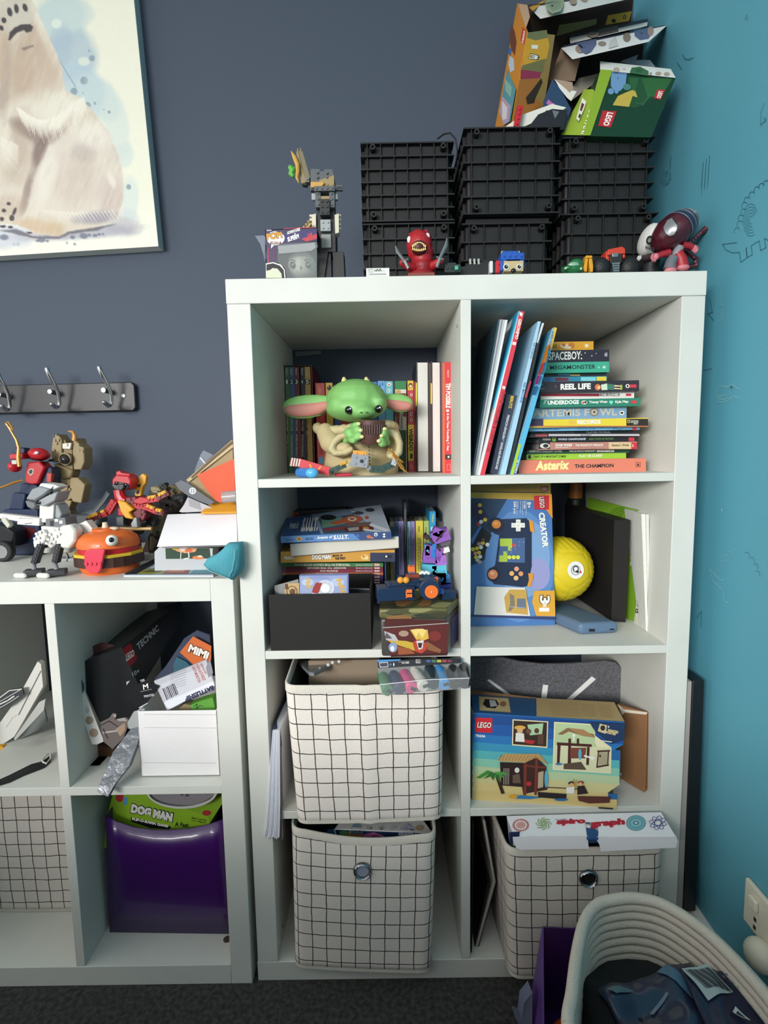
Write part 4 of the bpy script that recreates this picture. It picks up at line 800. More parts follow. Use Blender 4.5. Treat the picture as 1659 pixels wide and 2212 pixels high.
# brick race car on the tin
nv=mat('1d3350',.35); og=mat('e8722c',.4)
rc=thing('brick_car',V((PY(880,1290,.03).x,.03,zc+.0045)),'navy brick built car with orange wheels and studs parked on the tin','toy car')
f=SCL(.0)*.27125
def cbx(name,x,y,Y,w,h,d,mt,rz=0,ry=0,nx=0,ny=0,par=rc,bev=.0006,side='z'):
    mm=MB(); c=PY(*T((x,y)),Y)
    if nx: mm.brick(c,(w,d,h),(0,ry,rz),mt,nx,ny,.0022,.0016,side)
    else: mm.ob(c,(w,d,h),(0,ry,rz),mt)
    return mm.build(name,par,bev=bev)
cbx('chassis',1080,880,-.005,.062,.022,.030,nv,.12)
cbx('body',1270,790,.03,.062,.014,.05,nv,.35,0,4,3)
cbx('hood',1180,820,.01,.075,.010,.03,nv,.2,0,5,2)
cbx('cockpit',1220,760,.03,.022,.010,.014,mat('9a4a38',.25),.2)
cbx('orange_dome',1210,695,.03,.012,.009,.012,og,0,0,2,1)
for (x,y) in ((1125,786),(1170,786),(1345,1000)): 
    if y<900: mm=MB(); c=PY(*T((x,y)),-.004); mm.sph(c,.0058,mat('e8a03a',.4),nu=10,nv=8); mm.build('orange_stud',rc)
for k in range(5): mm=MB(); c=PY(*T((1285+k*16,738-(k%2)*8)),.03); mm.cyl(c,c+V((0,0,.004)),.0028,.0028,'e8e8e6',8); mm.build('white_stud',rc)
for (x,y,Y) in ((1355,865,-.012),): 
    mm=MB(); c=PY(*T((x,y)),Y); mm.cyl(c,c+V((0,.014,0)),.0175,.0175,nv,28); o=mm.build('wheel',rc,bev=.0015); mm=MB(); c2=PY(*T((1372,880)),Y-.0006); mm.cyl(c2,c2+V((0,.002,0)),.0112,.0112,og,24); mm.cyl(c2-V((0,.001,0)),c2,.002,.002,'f0a070',10); mm.build('orange_hub',o,bev=.0005)
mm=MB(); 
for dz in (0,.0075): mm.ob(PY(*T((1195,890)),-.024)+V((0,0,dz-.004)),(.0095,.003,.0055),(0,0,0),og)
mm.ob(PY(*T((1172,900)),-.024),(.002,.003,.012),(0,0,0),og); mm.build('orange_grille',rc,bev=.0004)
cbx('orange_fender',1408,790,.02,.006,.012,.012,og)
cbx('front_arm',960,930,-.0,.005,.018,.006,nv,0,.3); cbx('axle_block',1500,900,.02,.024,.014,.016,nv,.3); cbx('rear_pin',1450,875,.01,.008,.008,.008,mat('2a64b0'))
# purple and blue brick animal
pu=mat('8a5ab4',.4); bl=[mat('5ab8d0',.4),mat('2f78c4',.4),mat('3f4aa8',.4)]
dk=thing('brick_animal',V((PY(950,1270,.09).x,.09,Z2)),'purple and blue brick built pony like animal standing behind the navy brick car','toy')
Ya=.085
def an(name,x,y,w,h,mt,a=0,d=.028,Y=Ya,nx=2,ny=1,side='y'):
    w*=1.3; h*=1.35; mm=MB(); c=PY(*T((x,y)),Y); f=SCL(Y)*.27125; mm.brick(c,(w*f,d,h*f),(0,math.radians(a),0),mt,nx,ny,.0022,.0016,side); return mm.build(name,dk,bev=.0005)
an('head',1440,430,110,70,pu,-18); an('head_crest',1420,400,60,50,pu,20,nx=1); an('snout',1470,470,60,50,mat('5a5660',.4),-20,.02,nx=1); an('muzzle',1482,540,44,30,mat('eceae6',.4),-15,.02,nx=1)
an('bridle',1380,480,14,130,mat('3a2228',.5),-42,.030,nx=1); an('bridle_strap',1440,420,8,90,mat('3a2228',.5),40,.031,nx=1); an('ear',1330,440,30,24,mat('4a2428',.5),30,.02,nx=1)
an('neck',1380,560,110,80,pu,14,nx=2); an('chest',1360,600,90,60,pu,5); an('flank',1440,620,70,60,mat('a06cc4',.4),-8); an('blue_stripe',1385,540,24,90,bl[1],6,.031,nx=1)
an('coat_layer',1350,690,90,60,bl[0],4); an('coat_layer',1430,700,90,70,bl[0],-6); an('coat_layer',1400,760,130,70,bl[1],0,nx=3); an('coat_layer',1470,770,70,60,bl[1],-8); an('coat_layer',1460,830,100,60,bl[2],0); an('throat',1335,540,30,60,bl[0],0,nx=1)
for x in (1330,1480): 
    mm=MB(); c=PY(*T((x,850)),Ya+.01); mm.box(c.x-.008,c.x+.008,Ya,Ya+.02,Z2,c.z,mat('3c2a6c',.4)); mm.build('leg',dk,bev=.0006)
# ---------------- second row right ----------------
T=ZT(1000,1020,.28933)
wb=mat('f0eee6',.4)
# upright construction toy carton, print running down
yc=.115
q_=[PY(*T(p),yc) for p in ((20,150),(658,158),(688,1098),(20,1062))]
dz=Z2-(q_[2].z); 
q_[2].z=Z2+.0005; q_[3].z=Z2+.0005; q_[3].x=max(q_[3].x,XD+.004); q_[0].x=max(q_[0].x,XD+.004)
bxq=thing('toy_carton',(q_[2]+q_[3])/2,'blue and yellow brick set carton standing on its end beside the yellow ball','carton')
m=MB(); m.hexa(q_+[p+V((0,.06,0)) for p in q_],mat('4a78b4',.3,coat=.3)); pl=PLY(yc)
navy='1c2c48'; orr='e08a3a'
m.pr(pl,[('p',[(20,150),(658,158),(661,215),(20,190)],'b8983c'),('p',[(20,190),(661,215),(688,1098),(20,1062)],'4a78b4'),
 ('p',[(60,195),(330,200),(200,420),(60,480)],'26405c'),('p',[(60,480),(240,300),(240,620),(60,700)],'223a58'),('e',(420,700,260,420),'5f8cc4'),('e',(450,640,200,300),'7fa4d0'),('e',(560,760,90,120),'9a9ccc'),
 ('p',[(60,240),(110,225),(190,330),(150,390),(60,330)],'2c2450'),('p',[(60,520),(130,400),(215,470),(130,690),(60,600)],'1a1c22'),('p',[(60,500),(70,540),(140,410),(130,395)],'4a78c0')]
 +[('e',(x,y,15,15),c) for x,y,c in ((126,246,yl),(130,296,yl),(165,355,yl),(118,388,'d83a3a'),(135,370,wt),(148,528,yl),(182,540,wt),(120,535,'b88a9c'),(74,575,yl),(104,568,yl),(134,560,wt),(92,605,'d88a8a'),(120,600,yl),(98,634,yl),(128,630,wt),(150,505,'6a4a3a'),(108,655,'b8c8a0'),(125,670,'c8a0a0'))]
 +[('p',[(285,350),(470,342),(512,380),(512,700),(480,850),(440,856),(230,835),(180,760),(240,690),(270,470),(235,460),(195,400),(230,355)],navy),('e',(245,395,62,58),'16223a'),('e',(248,388,34,32),orr),('e',(240,382,16,14),'f0a45c'),('e',(228,762,50,56),'16223a'),('e',(222,762,36,36),'d8885c'),('e',(216,754,16,14),'f0b08a'),
 ('p',[(290,520),(460,488),(460,672),(262,668)],'8aa0b8'),('p',[(286,492),(462,490),(460,676),(258,668)],'4a6490'),('p',[(275,495),(365,495),(365,585),(335,585),(335,552),(275,552)],'b0c848'),('e',(380,545,15,15),'d8402c'),('p',[(300,590),(330,590),(330,668),(270,668),(272,620),(300,620)],'b0c848')]
 +[('e',(345+i*32,634,15,15),'d8e04a') for i in range(3)]+[('e',(420+(i%2)*30-(i//2)*30,520+(i//2)*26,8,7),'5f7cac') for i in range(8)]
 +[('r',(394,352,428,440),wt),('r',(360,378,460,412),wt),('e',(411,370,8,7),'d4d4cc'),('e',(411,398,8,7),'d4d4cc'),('e',(411,426,8,7),'d4d4cc'),('e',(378,396,8,7),'d4d4cc'),('e',(444,396,8,7),'d4d4cc'),
 ('e',(398,720,18,18),'e0a07c'),('e',(362,754,18,18),'e8b060'),('e',(430,756,18,18),'e09a6c'),('e',(394,788,18,18),'e8b878'),
 ('p',[(490,350),(520,370),(532,450),(500,440),(494,390)],'e8982c'),('p',[(484,752),(524,754),(520,800),(500,855),(476,850),(490,800)],'e0943a'),
 ('p',[(612,160),(660,165),(666,345),(612,272)],'e0952e'),('p',[(528,176),(640,172),(640,278),(530,276)],'c8232e'),('t','LEGO',(562,184),(570,268),(606,182),bk,.07),('t','LEGO',(566,186),(572,266),(602,184),wt,.02),
 ('t','CREATOR',(560,302),(592,562),(606,298),wt,.05),('t','8+',(476,222),(476,266),(506,222),wt,.02),('t','31380',(450,216),(450,272),(464,216),wt),('t','268 pcs',(370,216),(370,308),(396,216),wt,.02),('t','Retro Gaming',(422,216),(422,304),(432,216),'c8d4e4'),('t','Console',(404,216),(404,270),(414,216),'c8d4e4'),('l',[(470,216),(470,318)],.0005,wt),('l',[(442,216),(442,318)],.0005,wt),('l',[(400,216),(400,318)],.0005,wt),
 ('p',[(100,850),(460,860),(500,1070),(80,1060)],'e0dcd4'),('p',[(345,872),(470,874),(484,1062),(320,1044),(305,930)],'c8a050'),('p',[(400,940),(464,940),(468,1016),(400,1010)],'6c7484'),('p',[(345,900),(380,920),(385,1000),(350,1035),(335,1030),(350,980)],'807868'),('l',[(350,1000),(460,1010)],.001,'b8bcc4'),
 ('p',[(528,882),(680,880),(686,1072),(544,1070),(512,968)],'dea43c'),('t','3',(565,912),(565,985),(650,912),bk,.08),('t','3',(570,917),(570,980),(645,917),wt,.03),('t','1',(565,1008),(565,1036),(640,1008),wt,.1),('t','IN',(590,975),(590,1002),(622,975),wt,.05),('p',[(20,1060),(688,1078),(688,1098),(20,1072)],'343c6c'),
 ('r',(580,108+0,0+580,108),'c8232e')][:-1],T)
m.build('carton_body',bxq,bev=.0008)
MB().pp([T(p) for p in ((60,70),(655,80),(656,160),(60,152))],yc+.03,yc+.032,mat('a88c3c',.5)).pr(PLY(yc+.03),[('r',(580,104,636,142),'8a2a20'),('t','LEGO',(586,136),(630,136),(586,112),'d8b8a8',.04)],T).build('open_flap',bxq)
# yellow ball
bc=PY(*T((722,718)),.175); R_=SCL(.175)*252*.28933*.97
bl_=thing('ball',bc-V((0,0,R_)),'yellow foam ball with moulded ridges and a round white emblem','ball')
ym=mat('e0c81e',.6,bump=.2,bs=300); me=MB(); n1,n2=96,64
def bp(u,v):
    t=v*math.pi; p=u*2*math.pi; d=V((math.sin(t)*math.cos(p),math.sin(t)*math.sin(p),math.cos(t)))
    r=1.; best=sorted([(d-c).length for c in BC]); e=best[1]-best[0]
    r-=.035*max(0,1-e/.07)
    if e>.12: r-=.016*(.5+.5*math.sin(26*(d.x*.8+d.z*1.0+.6*d.x*d.z)))*min(1,(e-.12)/.1)*(1 if (d-BC[0]).length>.62 else 0)
    return bc+d*R_*r
ph=(1+5**.5)/2; BC=[V(v).normalized() for v in [(0,1,ph),(0,-1,ph),(0,1,-ph),(0,-1,-ph),(1,ph,0),(-1,ph,0),(1,-ph,0),(-1,-ph,0),(ph,0,1),(-ph,0,1),(ph,0,-1),(-ph,0,-1)]]
tv=(CAM+V((-.0,0,0))-bc).normalized(); lg=(PY(*T((765,675)),.1)-bc); lg=V((lg.x,-abs(lg.y),lg.z)).normalized()
rq=BC[1].rotation_difference(V((.14,-.97,.16)).normalized()); BC=[rq@c for c in BC]; BC=[BC[1]]+BC[:1]+BC[2:]
me.grid(bp,n1,n2,ym); me.build('ball_body',bl_,ang=180)
dn=BC[0]; m=MB(); cc=bc+dn*R_*.985; uu=dn.cross(V((0,0,1))).normalized(); ww=uu.cross(dn)
def disc(r,mt,h,n=24,off=(0,0)): m.add([cc+dn*h+uu*(r*math.cos(2*math.pi*i/n)+off[0])+ww*(r*math.sin(2*math.pi*i/n)+off[1]) for i in range(n)],[tuple(range(n))],mt)
R5=.0165; disc(R5,'f0eeea',.0022); 
for r_,mt_,h_,o_ in ((.0095,'2a2a2c',.0024,(0,0)),(.0085,'f0eeea',.0025,(0,0)),(.0062,'2a2a2c',.0026,(0,.002)),(.004,'f0eeea',.0027,(0,.002)),(.003,'2a2a2c',.0028,(-.003,-.003)),(.0022,'c83a3a',.0029,(-.009,-.004)),(.002,'2a2a2c',.003,(.003,-.003)),(.0012,'f0eeea',.0031,(.003,-.003))): disc(r_,mt_,h_,20,o_)
m.build('emblem',bl_)
# black folder box
def free(name,lab,cat,c8,mt,prs=None,fi=(0,1,3),bev=0.,group=None,T=T,rootname=None):
    m=MB(); P_=[PY(*T(p[:2]),p[2]) for p in c8]; m.hexa(P_,mt)
    if prs: m.pr(Pl(P_[fi[0]],P_[fi[1]],P_[fi[2]]),prs,T)
    return tag(m.build(name,bev=bev),lab,cat,group)
fd=free('document_box','black document case standing on edge behind the yellow ball','box',
 [(1130,362,.115),(1248,356,.115),(1214,1120,.125),(1108,1108,.125),(760,230,.33),(930,262,.33),(930,900,.33),(760,880,.33)],mat('1a1718',.6))
# green school book with handwriting label
gq=[T(p) for p in ((950,196),(1308,280),(1290,1160),(930,900))]
gb=thing('workbook',PY(*T((1300,1150)),.115),'lime green workbook with capital lettering down its edge, right of the black case','workbook')
def hz(x,y,x0=1220,y0=.11,x1=950,y1=.30): t=(x-x0)/(x1-x0); return y0+(y1-y0)*t
P_=[PY(*T((930,190)),.31),PY(*T((1308,285)),.115),PY(*T((1292,1160)),.115),PY(*T((930,900)),.31)]
P_[2].z=max(P_[2].z,Z2+.001); P_[3].z=Z2+.001
m=MB(); m.prism(P_,(.0035,.002,0),mat('7fae2e',.45)); pl=Pl(P_[0],P_[1],P_[3])
m.pr(pl,[('l',arcpts(1180,340,r,r*.8,180,300,10),.0012,'3c6a1c') for r in (20,38,56,74,92)]+[('l',arcpts(1230,1110,r,r,150,260,8),.0012,'3c6a1c') for r in (16,32,48,64)]+[('t','AUAHA CREATIVE',(1266,1090),(1300,366),(1230,1088),wt,.03)],T)
# mirrored guard: lettering reads upwards
m.build('cover',gb)
wl=thing('workbook',PY(*T((1330,1160)),.1),'grey covered exercise book with four round badges and a handwritten name','workbook')
P2=[PY(*T((1306,288)),.112),PY(*T((1376,300)),.09),PY(*T((1362,1190)),.09),PY(*T((1292,1165)),.112)]
m=MB(); m.prism(P2,(.003,.002,0),mat('cfc6ba',.6)); pl=Pl(P2[0],P2[1],P2[3])
m.pr(pl,sum([[('e',(x,y,24,42),'6a6862'),('e',(x,y,19,36),'c4bcb0'),('e',(x,y,9,16),'8a867c')] for x,y in ((1334,388),(1340,488),(1344,592),(1346,694))],[])+[('t','Beau',(1322,1050),(1326,905),(1290,1050),bk,.0)],T); m.build('cover',wl)
for i,(x0,x1,b0,b1) in enumerate(((1332,1362,1366,1380),(1364,1388,1378,1392),(1390,1412,1390,1402),(1414,1446,1400,1418))):
    tp_=[(x0,312+i*2),(x1,312+i*2),(b1,1212-i*4),(b0,1214-i*4)]
    P3=[PY(*T(p),.07+.004*i) for p in tp_]; P3[2].z=P3[3].z=Z2+.001
    m=MB(); m.prism(P3,(.018,.16,0) if i<3 else (.012,.2,0),mat(['e8e8e2','dfe0dc','eceae4','a8b89c'][i],.8,bump=.5,bs=150))
    tag(m.build('exercise_book'),['crumpled white exercise book next to the grey badged one','second white exercise book with grey page edges','thin white exercise book near the outer panel','pale green backed exercise book, rightmost against the panel'][i],'exercise book')
# power bank
pbk=thing('power_bank',PY(*T((1020,1215)),.06),'slate blue power bank lying flat in front of the ball','power bank')
zt=PY(*T((1010,1120)),.055).z
c8=[PZ(*T((870,1215)),Z2),PZ(*T((1165,1205)),Z2),PY(*T((1165,1135)),.06),PY(*T((870,1125)),.055)]
a=PZ(*T((872,1218)),Z2); b=PZ(*T((1165,1205)),Z2); bk_=V((-.05,.125,0))
th_=.022
m=MB(); m.hexa([a,b,b+V((0,0,th_)),a+V((0,0,th_)),a+bk_,b+bk_,b+bk_+V((0,0,th_)),a+bk_+V((0,0,th_))],mat('5d7590',.45)); m.build('case',pbk,bev=.0075,bseg=4)
fp=Pl(a,b,a+V((0,0,1)))
for q5 in ((940,1170,986,1190),(1096,1168,1130,1179)): m=MB(); m.pr(fp,[('r',q5,'16181c')],T); m.build('charging_port',pbk)
# bottle like orange and dark item at the back
bo=thing('marker_bottle',PY(*T((860,300)),.36),'dark bottle with a dull orange cap behind the black case','bottle')
c=PY(*T((840,195)),.355); m=MB(); m.cyl(V((c.x,.355,Z2)),V((c.x,.355,c.z)),.019,.019,mat('1c2a24',.4),24); m.build('bottle_body',bo,bev=.002)
m=MB(); m.cyl(V((c.x,.355,c.z)),V((c.x,.355,c.z+.035)),.0155,.0145,mat('b8702c',.45),24); m.build('cap',bo,bev=.001)
# ---------------- third row right ----------------
T=ZT(1000,1400,.28933)
# grey felt organiser
felt=mat('6c6c72',.95,bump=1.,bs=700,var=.35,vs=260)
fp_=[(60,70),(300,72),(420,100),(600,120),(760,118),(930,108),(1060,94),(1140,108),(1195,160),(1218,240),(1225,420),(1215,480),(60,480)]
fo=thing('felt_organiser',PY(*T((600,400)),.3),'grey felt organiser with three white strips behind the beach hut carton','organiser')
P_=[PY(*T(p),.17) for p in fp_]
for p in P_[-2:]: p.z=Z3+.001
for p in P_: p.x=max(p.x,XD+.002)
MB().prism(P_,(0,.006,0),felt).build('felt_panel',fo)
MB().prism([PY(*T((1250,60)),.3),PY(*T((1225,420)),.17),V((PY(*T((1215,480)),.17).x,.17,Z3+.001)),V((PY(*T((1250,480)),.3).x,.3,Z3+.001))],(-.005,0,0),mat('7c7c82',.95,bump=.8,bs=700)).build('felt_side',fo)
for q5 in (((180,240),(198,232),(370,355),(330,355)),((598,272),(636,276),(624,374),(582,374)),((962,210),(992,232),(820,382),(774,382))):
    MB().prism([PY(*T(p),.1695) for p in q5],(0,-.0006,0),mat('eeeeea',.6)).build('white_strip',fo)
# beach hut carton
yc=.045
ht=thing('toy_carton',PY(*T((600,1150)),.06),'torn brick set carton showing a beach hut with a palm, in the third opening','carton')
q_=[PY(*T(p),yy) for p,yy in (((72,482),.026),((1206,552),-.003),((1146,1206),-.003),((66,1142),.026))]
pl=Pl(q_[0],q_[1],q_[3])
out=[(72,482),(1206,552),(1196,690),(1110,700),(1128,760),(1176,766),(1172,1000),(1080,1040),(1090,1090),(1154,1094),(1146,1206),(66,1142)]
m=MB(); W3=[pl.hit(*T(p)) for p in out]
m.prism(W3,(0,.0018,0),mat('2a66a0',.5))
gradc=['1c4a8a','2258a0','2a74b4','3a92b8','58b0b4','86c4ac','b8cca0','d0c890','d8c486','d4bc7c']
yy0=[482,560,640,700,760,820,880,940,1000,1060,1150]
for i in range(10):
    ya,yb_=yy0[i],yy0[i+1]; k=.062
    a=[(74,ya if i else 490),(1200 if ya<700 else 1100 if ya<760 else 1168 if ya<980 else 1082,ya+(78 if i else 75)),(1196 if yb_<700 else 1100 if yb_<770 else 1168 if yb_<980 else 1082,yb_+78),(68,yb_)]
    if i==9: a=[(70,1060),(1150,1130),(1146,1204),(68,1140)]
    m.poly(pl,[T(p) for p in a],gradc[i])
brn='4a2620'; tan_='b8905a'
m.pr(pl,[('p',[(94,518),(220,522),(218,632),(92,626)],'c8202c'),('t','LEGO',(104,594),(210,598),(110,548),bk,.07),('t','LEGO',(106,592),(208,596),(112,550),wt,.02),('t','75636',(92,662),(166,666),(92,642),wt,.03),
 ('p',[(370,530),(636,546),(630,744),(366,724)],'e8dcb0'),('p',[(378,538),(628,553),(622,734),(374,716)],'3a2820'),('p',[(480,570),(600,560),(590,640),(500,650)],'a8c8a0'),('e',(425,592,42,16),'d8a848'),('e',(425,614,22,22),'d8a878'),('p',[(395,630),(455,635),(460,700),(390,695)],'e6e2d8'),('e',(490,620,20,20),'6a4a3a'),('e',(550,615,18,20),'5a3a30'),('p',[(460,680),(540,690),(520,716),(466,706)],'b82c34'),('p',[(560,640),(600,640),(600,720),(556,716)],'5c4034'),
 ('p',[(680,548),(988,566),(986,650),(1108,740),(1104,934),(668,906)],'e8dfb4'),('p',[(688,556),(960,572),(985,640),(985,700),(1000,735),(1100,742),(1096,926),(678,898)],'b8cc9c'),('p',[(688,720),(1000,735),(1100,742),(1096,926),(678,898)],'d8d8b0'),
 ('p',[(704,640),(780,592),(975,640),(985,665),(900,655),(790,620),(740,645)],'8a6a48'),('p',[(780,592),(900,605),(985,662),(880,650)],'a88058'),('l',[(826,690),(826,640)],.002,wt),('p',[(814,655),(826,632),(840,655)],wt),
 ('p',[(700,700),(960,715),(960,735),(700,722)],brn),('p',[(786,672),(806,672),(806,870),(780,868)],brn),('p',[(848,672),(866,672),(866,720),(848,720)],brn),('p',[(704,720),(728,722),(720,860),(700,858)],brn),('p',[(925,735),(945,735),(938,870),(918,868)],brn),('p',[(800,740),(920,740),(910,820),(800,820)],'7a4438'),('p',[(750,860),(880,845),(920,905),(750,900)],'5a4a3c'),('e',(872,790,12,42),'5ab0c8'),('e',(715,862,28,8),'3a7cb0'),('l',[(905,800),(965,818)],.003,wt),('p',[(960,798),(985,820),(958,832)],wt),
 ('p',[(1010,770),(1084,765),(1080,872),(998,880)],'b0a888'),('l',[(1004,766),(1094,762)],.003,brn),('l',[(996,884),(1084,868)],.003,brn),('l',[(1010,770),(998,880)],.002,brn),('l',[(1084,768),(1078,870)],.002,brn),('e',(1022,800,8,10),brn)]
 +[('l',[(1014,780+i*14),(1080,790+i*14)],.0005,'8a8064') for i in range(6)]+
 [('p',[(256,830),(310,785),(570,784),(640,872),(545,815),(460,850),(290,838)],tan_),('p',[(310,785),(570,784),(460,850),(270,838)],'c09a62')]+[('l',[(285+i*26,790),(268+i*24,835)],.0008,'8a683c') for i in range(11)]+
 [('p',[(275,845),(460,852),(465,1090),(450,1092),(440,1030),(285,1018)],'2c1a18'),('p',[(460,850),(545,812),(620,880),(628,1050),(460,1080)],'3c221c'),('p',[(452,855),(474,852),(470,1090),(450,1090)],'7a3428'),('p',[(540,812),(558,815),(548,1090),(530,1088)],'7a3428'),('l',[(460,870),(620,886)],.003,'7a3428'),('e',(402,904,18,20),'e0dcd0'),('p',[(560,920),(600,910),(596,1030),(556,1040)],'b8a888'),('p',[(370,940),(420,930),(430,1000),(370,1000)],'6a5444'),('e',(620,970,14,66),'58b0cc'),('e',(490,1005,20,18),'b83038')]+[('l',[(305+i*12,890),(303+i*12,1010)],.001,'b8b0a0') for i in range(4)]+
 [('p',[(240,950),(262,945),(310,1078),(285,1080)],'3a2018'),('p',[(95,960),(180,905),(240,930),(200,925),(130,965)],'3f8a3c'),('p',[(150,970),(210,915),(240,935),(225,980),(205,950)],'2c7030'),('p',[(230,920),(300,915),(345,940),(290,935),(300,960),(250,940)],'4c9a44'),('p',[(240,930),(270,940),(275,1000),(250,960)],'2c7030'),
 ('p',[(380,1100),(420,1090),(600,1105),(500,1118),(390,1115)],'2c78b0'),('e',(372,1100,34,14),'d8a030'),('p',[(555,1065),(770,1080),(765,1120),(690,1115),(560,1105)],'241c1c'),('l',[(620,1030),(900,1045)],.0016,'4a3428'),('p',[(850,1095),(1100,1100),(1090,1145),(940,1150),(860,1130)],'5a2c24'),('e',(730,1122,50,10),'2c68a0'),
 ('e',(808,1000,26,14),'1c1c22'),('e',(808,1014,18,18),'d8a878'),('p',[(768,1030),(830,1024),(825,1075),(770,1075)],'e6e4de'),('e',(874,995,24,12),'8a3028'),('e',(872,1008,17,17),'d8a878'),('p',[(850,1020),(900,1016),(930,1075),(850,1085)],'2a1c1c'),('l',[(830,1030),(842,975)],.0015,'c89a3c'),('l',[(838,1030),(820,970)],.0015,'c89a3c'),('p',[(1008,1176),(1116,1184),(1114,1194),(1008,1186)],'2a2420')],T)
m.build('front_panel',ht)
# top flap with map text, folded back
P4=[pl.hit(*T((72,482))),pl.hit(*T((1206,552))),PY(*T((1130,404)),.12),PY(*T((66,342)),.12)]; P4[0].x=max(P4[0].x,XD+.001);P4[3].x=max(P4[3].x,XD+.001)
m=MB(); m.prism(P4,(0,.001,-.0012),mat('2c5f90',.5)); p4=Pl(P4[0],P4[1],P4[3])
m.pr(p4,[('p',[(550,510),(548,372),(1130,404),(1206,548)],'cdb07c'),('p',[(118,360),(340,374),(358,482),(124,466)],'cdb07c'),('p',[(126,368),(334,380),(350,474),(132,460)],'d8c090'),('p',[(165,380),(250,388),(270,420),(240,452),(180,446),(148,420)],'221c1e'),('p',[(196,388),(240,392),(258,432),(206,440)],'c8c8cc'),('e',(300,418,24,20),'9a6c4c')]+[('l',[(640+i*2,400+i*14),(860+i*3,414+i*14)],.0008,'9c7e4c') for i in range(8)]+[('l',[(880+i*2,420+i*14),(980+i*3,428+i*14)],.0008,'9c7e4c') for i in range(7)]+[('l',[(1010+i*3,430+i*14),(1100+i*4,438+i*14)],.0008,'9c7e4c') for i in range(7)],T); m.build('top_flap',ht)
# dark dog-eared corner with poster notice
cn=[pl.hit(*T(p),.004+.003*(k in(2,3))) for k,p in enumerate(((940,545),(1204,558),(1194,672),(1100,702),(985,620)))]
m=MB(); m.prism(cn,(0,.001,0),mat('1c3458',.5)); p5=Pl(cn[0],cn[1],cn[2]); m.pr(p5,[('p',[(1022,564),(1076,576),(1066,640),(1006,620)],'c8b890'),('e',(1044,596,18,20),'2a2420'),('t','1',(1082,592),(1090,594),(1084,580),wt,.05),('t','WANTED',(1078,622),(1158,640),(1082,602),'e0c890',.05),('t','POSTER',(1064,636),(1140,652),(1070,618),'e0c890',.05),('l',[(990,660),(1030,690),(1110,700)],.0015,'e8e0c8')],T); m.build('torn_corner',ht)
m=MB(); g=PY(*T((100,900)),.1)
m.prism([q_[0]+V((0,.002,0)),q_[3]+V((0,.002,0)),V((q_[3].x,.12,Z3+.001)),V((q_[0].x,.12,q_[0].z))],(.001,0,0),mat('b89868',.7)); m.prism([V((q_[3].x,.12,Z3+.001)),V((q_[2].x-.02,.10,Z3+.001)),V((q_[1].x-.03,.11,q_[1].z-.02)),V((q_[0].x,.12,q_[0].z))],(0,.001,0),mat('6c4c2c',.8)); 
m.prism([W3[8]+V((0,.003,0)),W3[10]+V((0,.003,0)),V((W3[10].x+.02,.09,Z3+.002)),V((W3[8].x+.04,.1,W3[8].z+.01))],(.0005,.001,0),mat('6a4a30',.8)); m.build('inner_walls',ht)
# plain brown box
bx=thing('cardboard_box',PY(*T((1300,1090)),.1),'plain brown cardboard box with a pale label behind the beach hut carton','box')
m=MB(); cb_=mat('8f6642',.85,bump=.2,bs=300)
P6=[PY(*T((1140,420)),.085),PY(*T((1375,478)),.045),PY(*T((1360,1092)),.036),PY(*T((1150,1000)),.085),PY(*T((1160,408)),.125),PY(*T((1412,472)),.085),PY(*T((1400,1070)),.062),PY(*T((1200,980)),.125)]
for i in (2,3,6,7): P6[i].z=Z3+.001
m.hexa(P6,cb_); m.build('box_body',bx,bev=.002)
m=MB(); p6=Pl(P6[0],P6[1],P6[3]); m.prism([p6.hit(*T(p),.0006) for p in ((1175,930),(1290,955),(1280,1080),(1200,1050))],p6.n*.0008,mat('d8d2ca',.7)); m.build('label',bx)
m=MB(); m.prism([p6.hit(*T(p),.0006) for p in ((1160,420),(1200,455),(1380,478),(1370,495),(1210,478),(1190,500))],p6.n*.0008,mat('e0d4c0',.7)); m.build('torn_edge',bx)
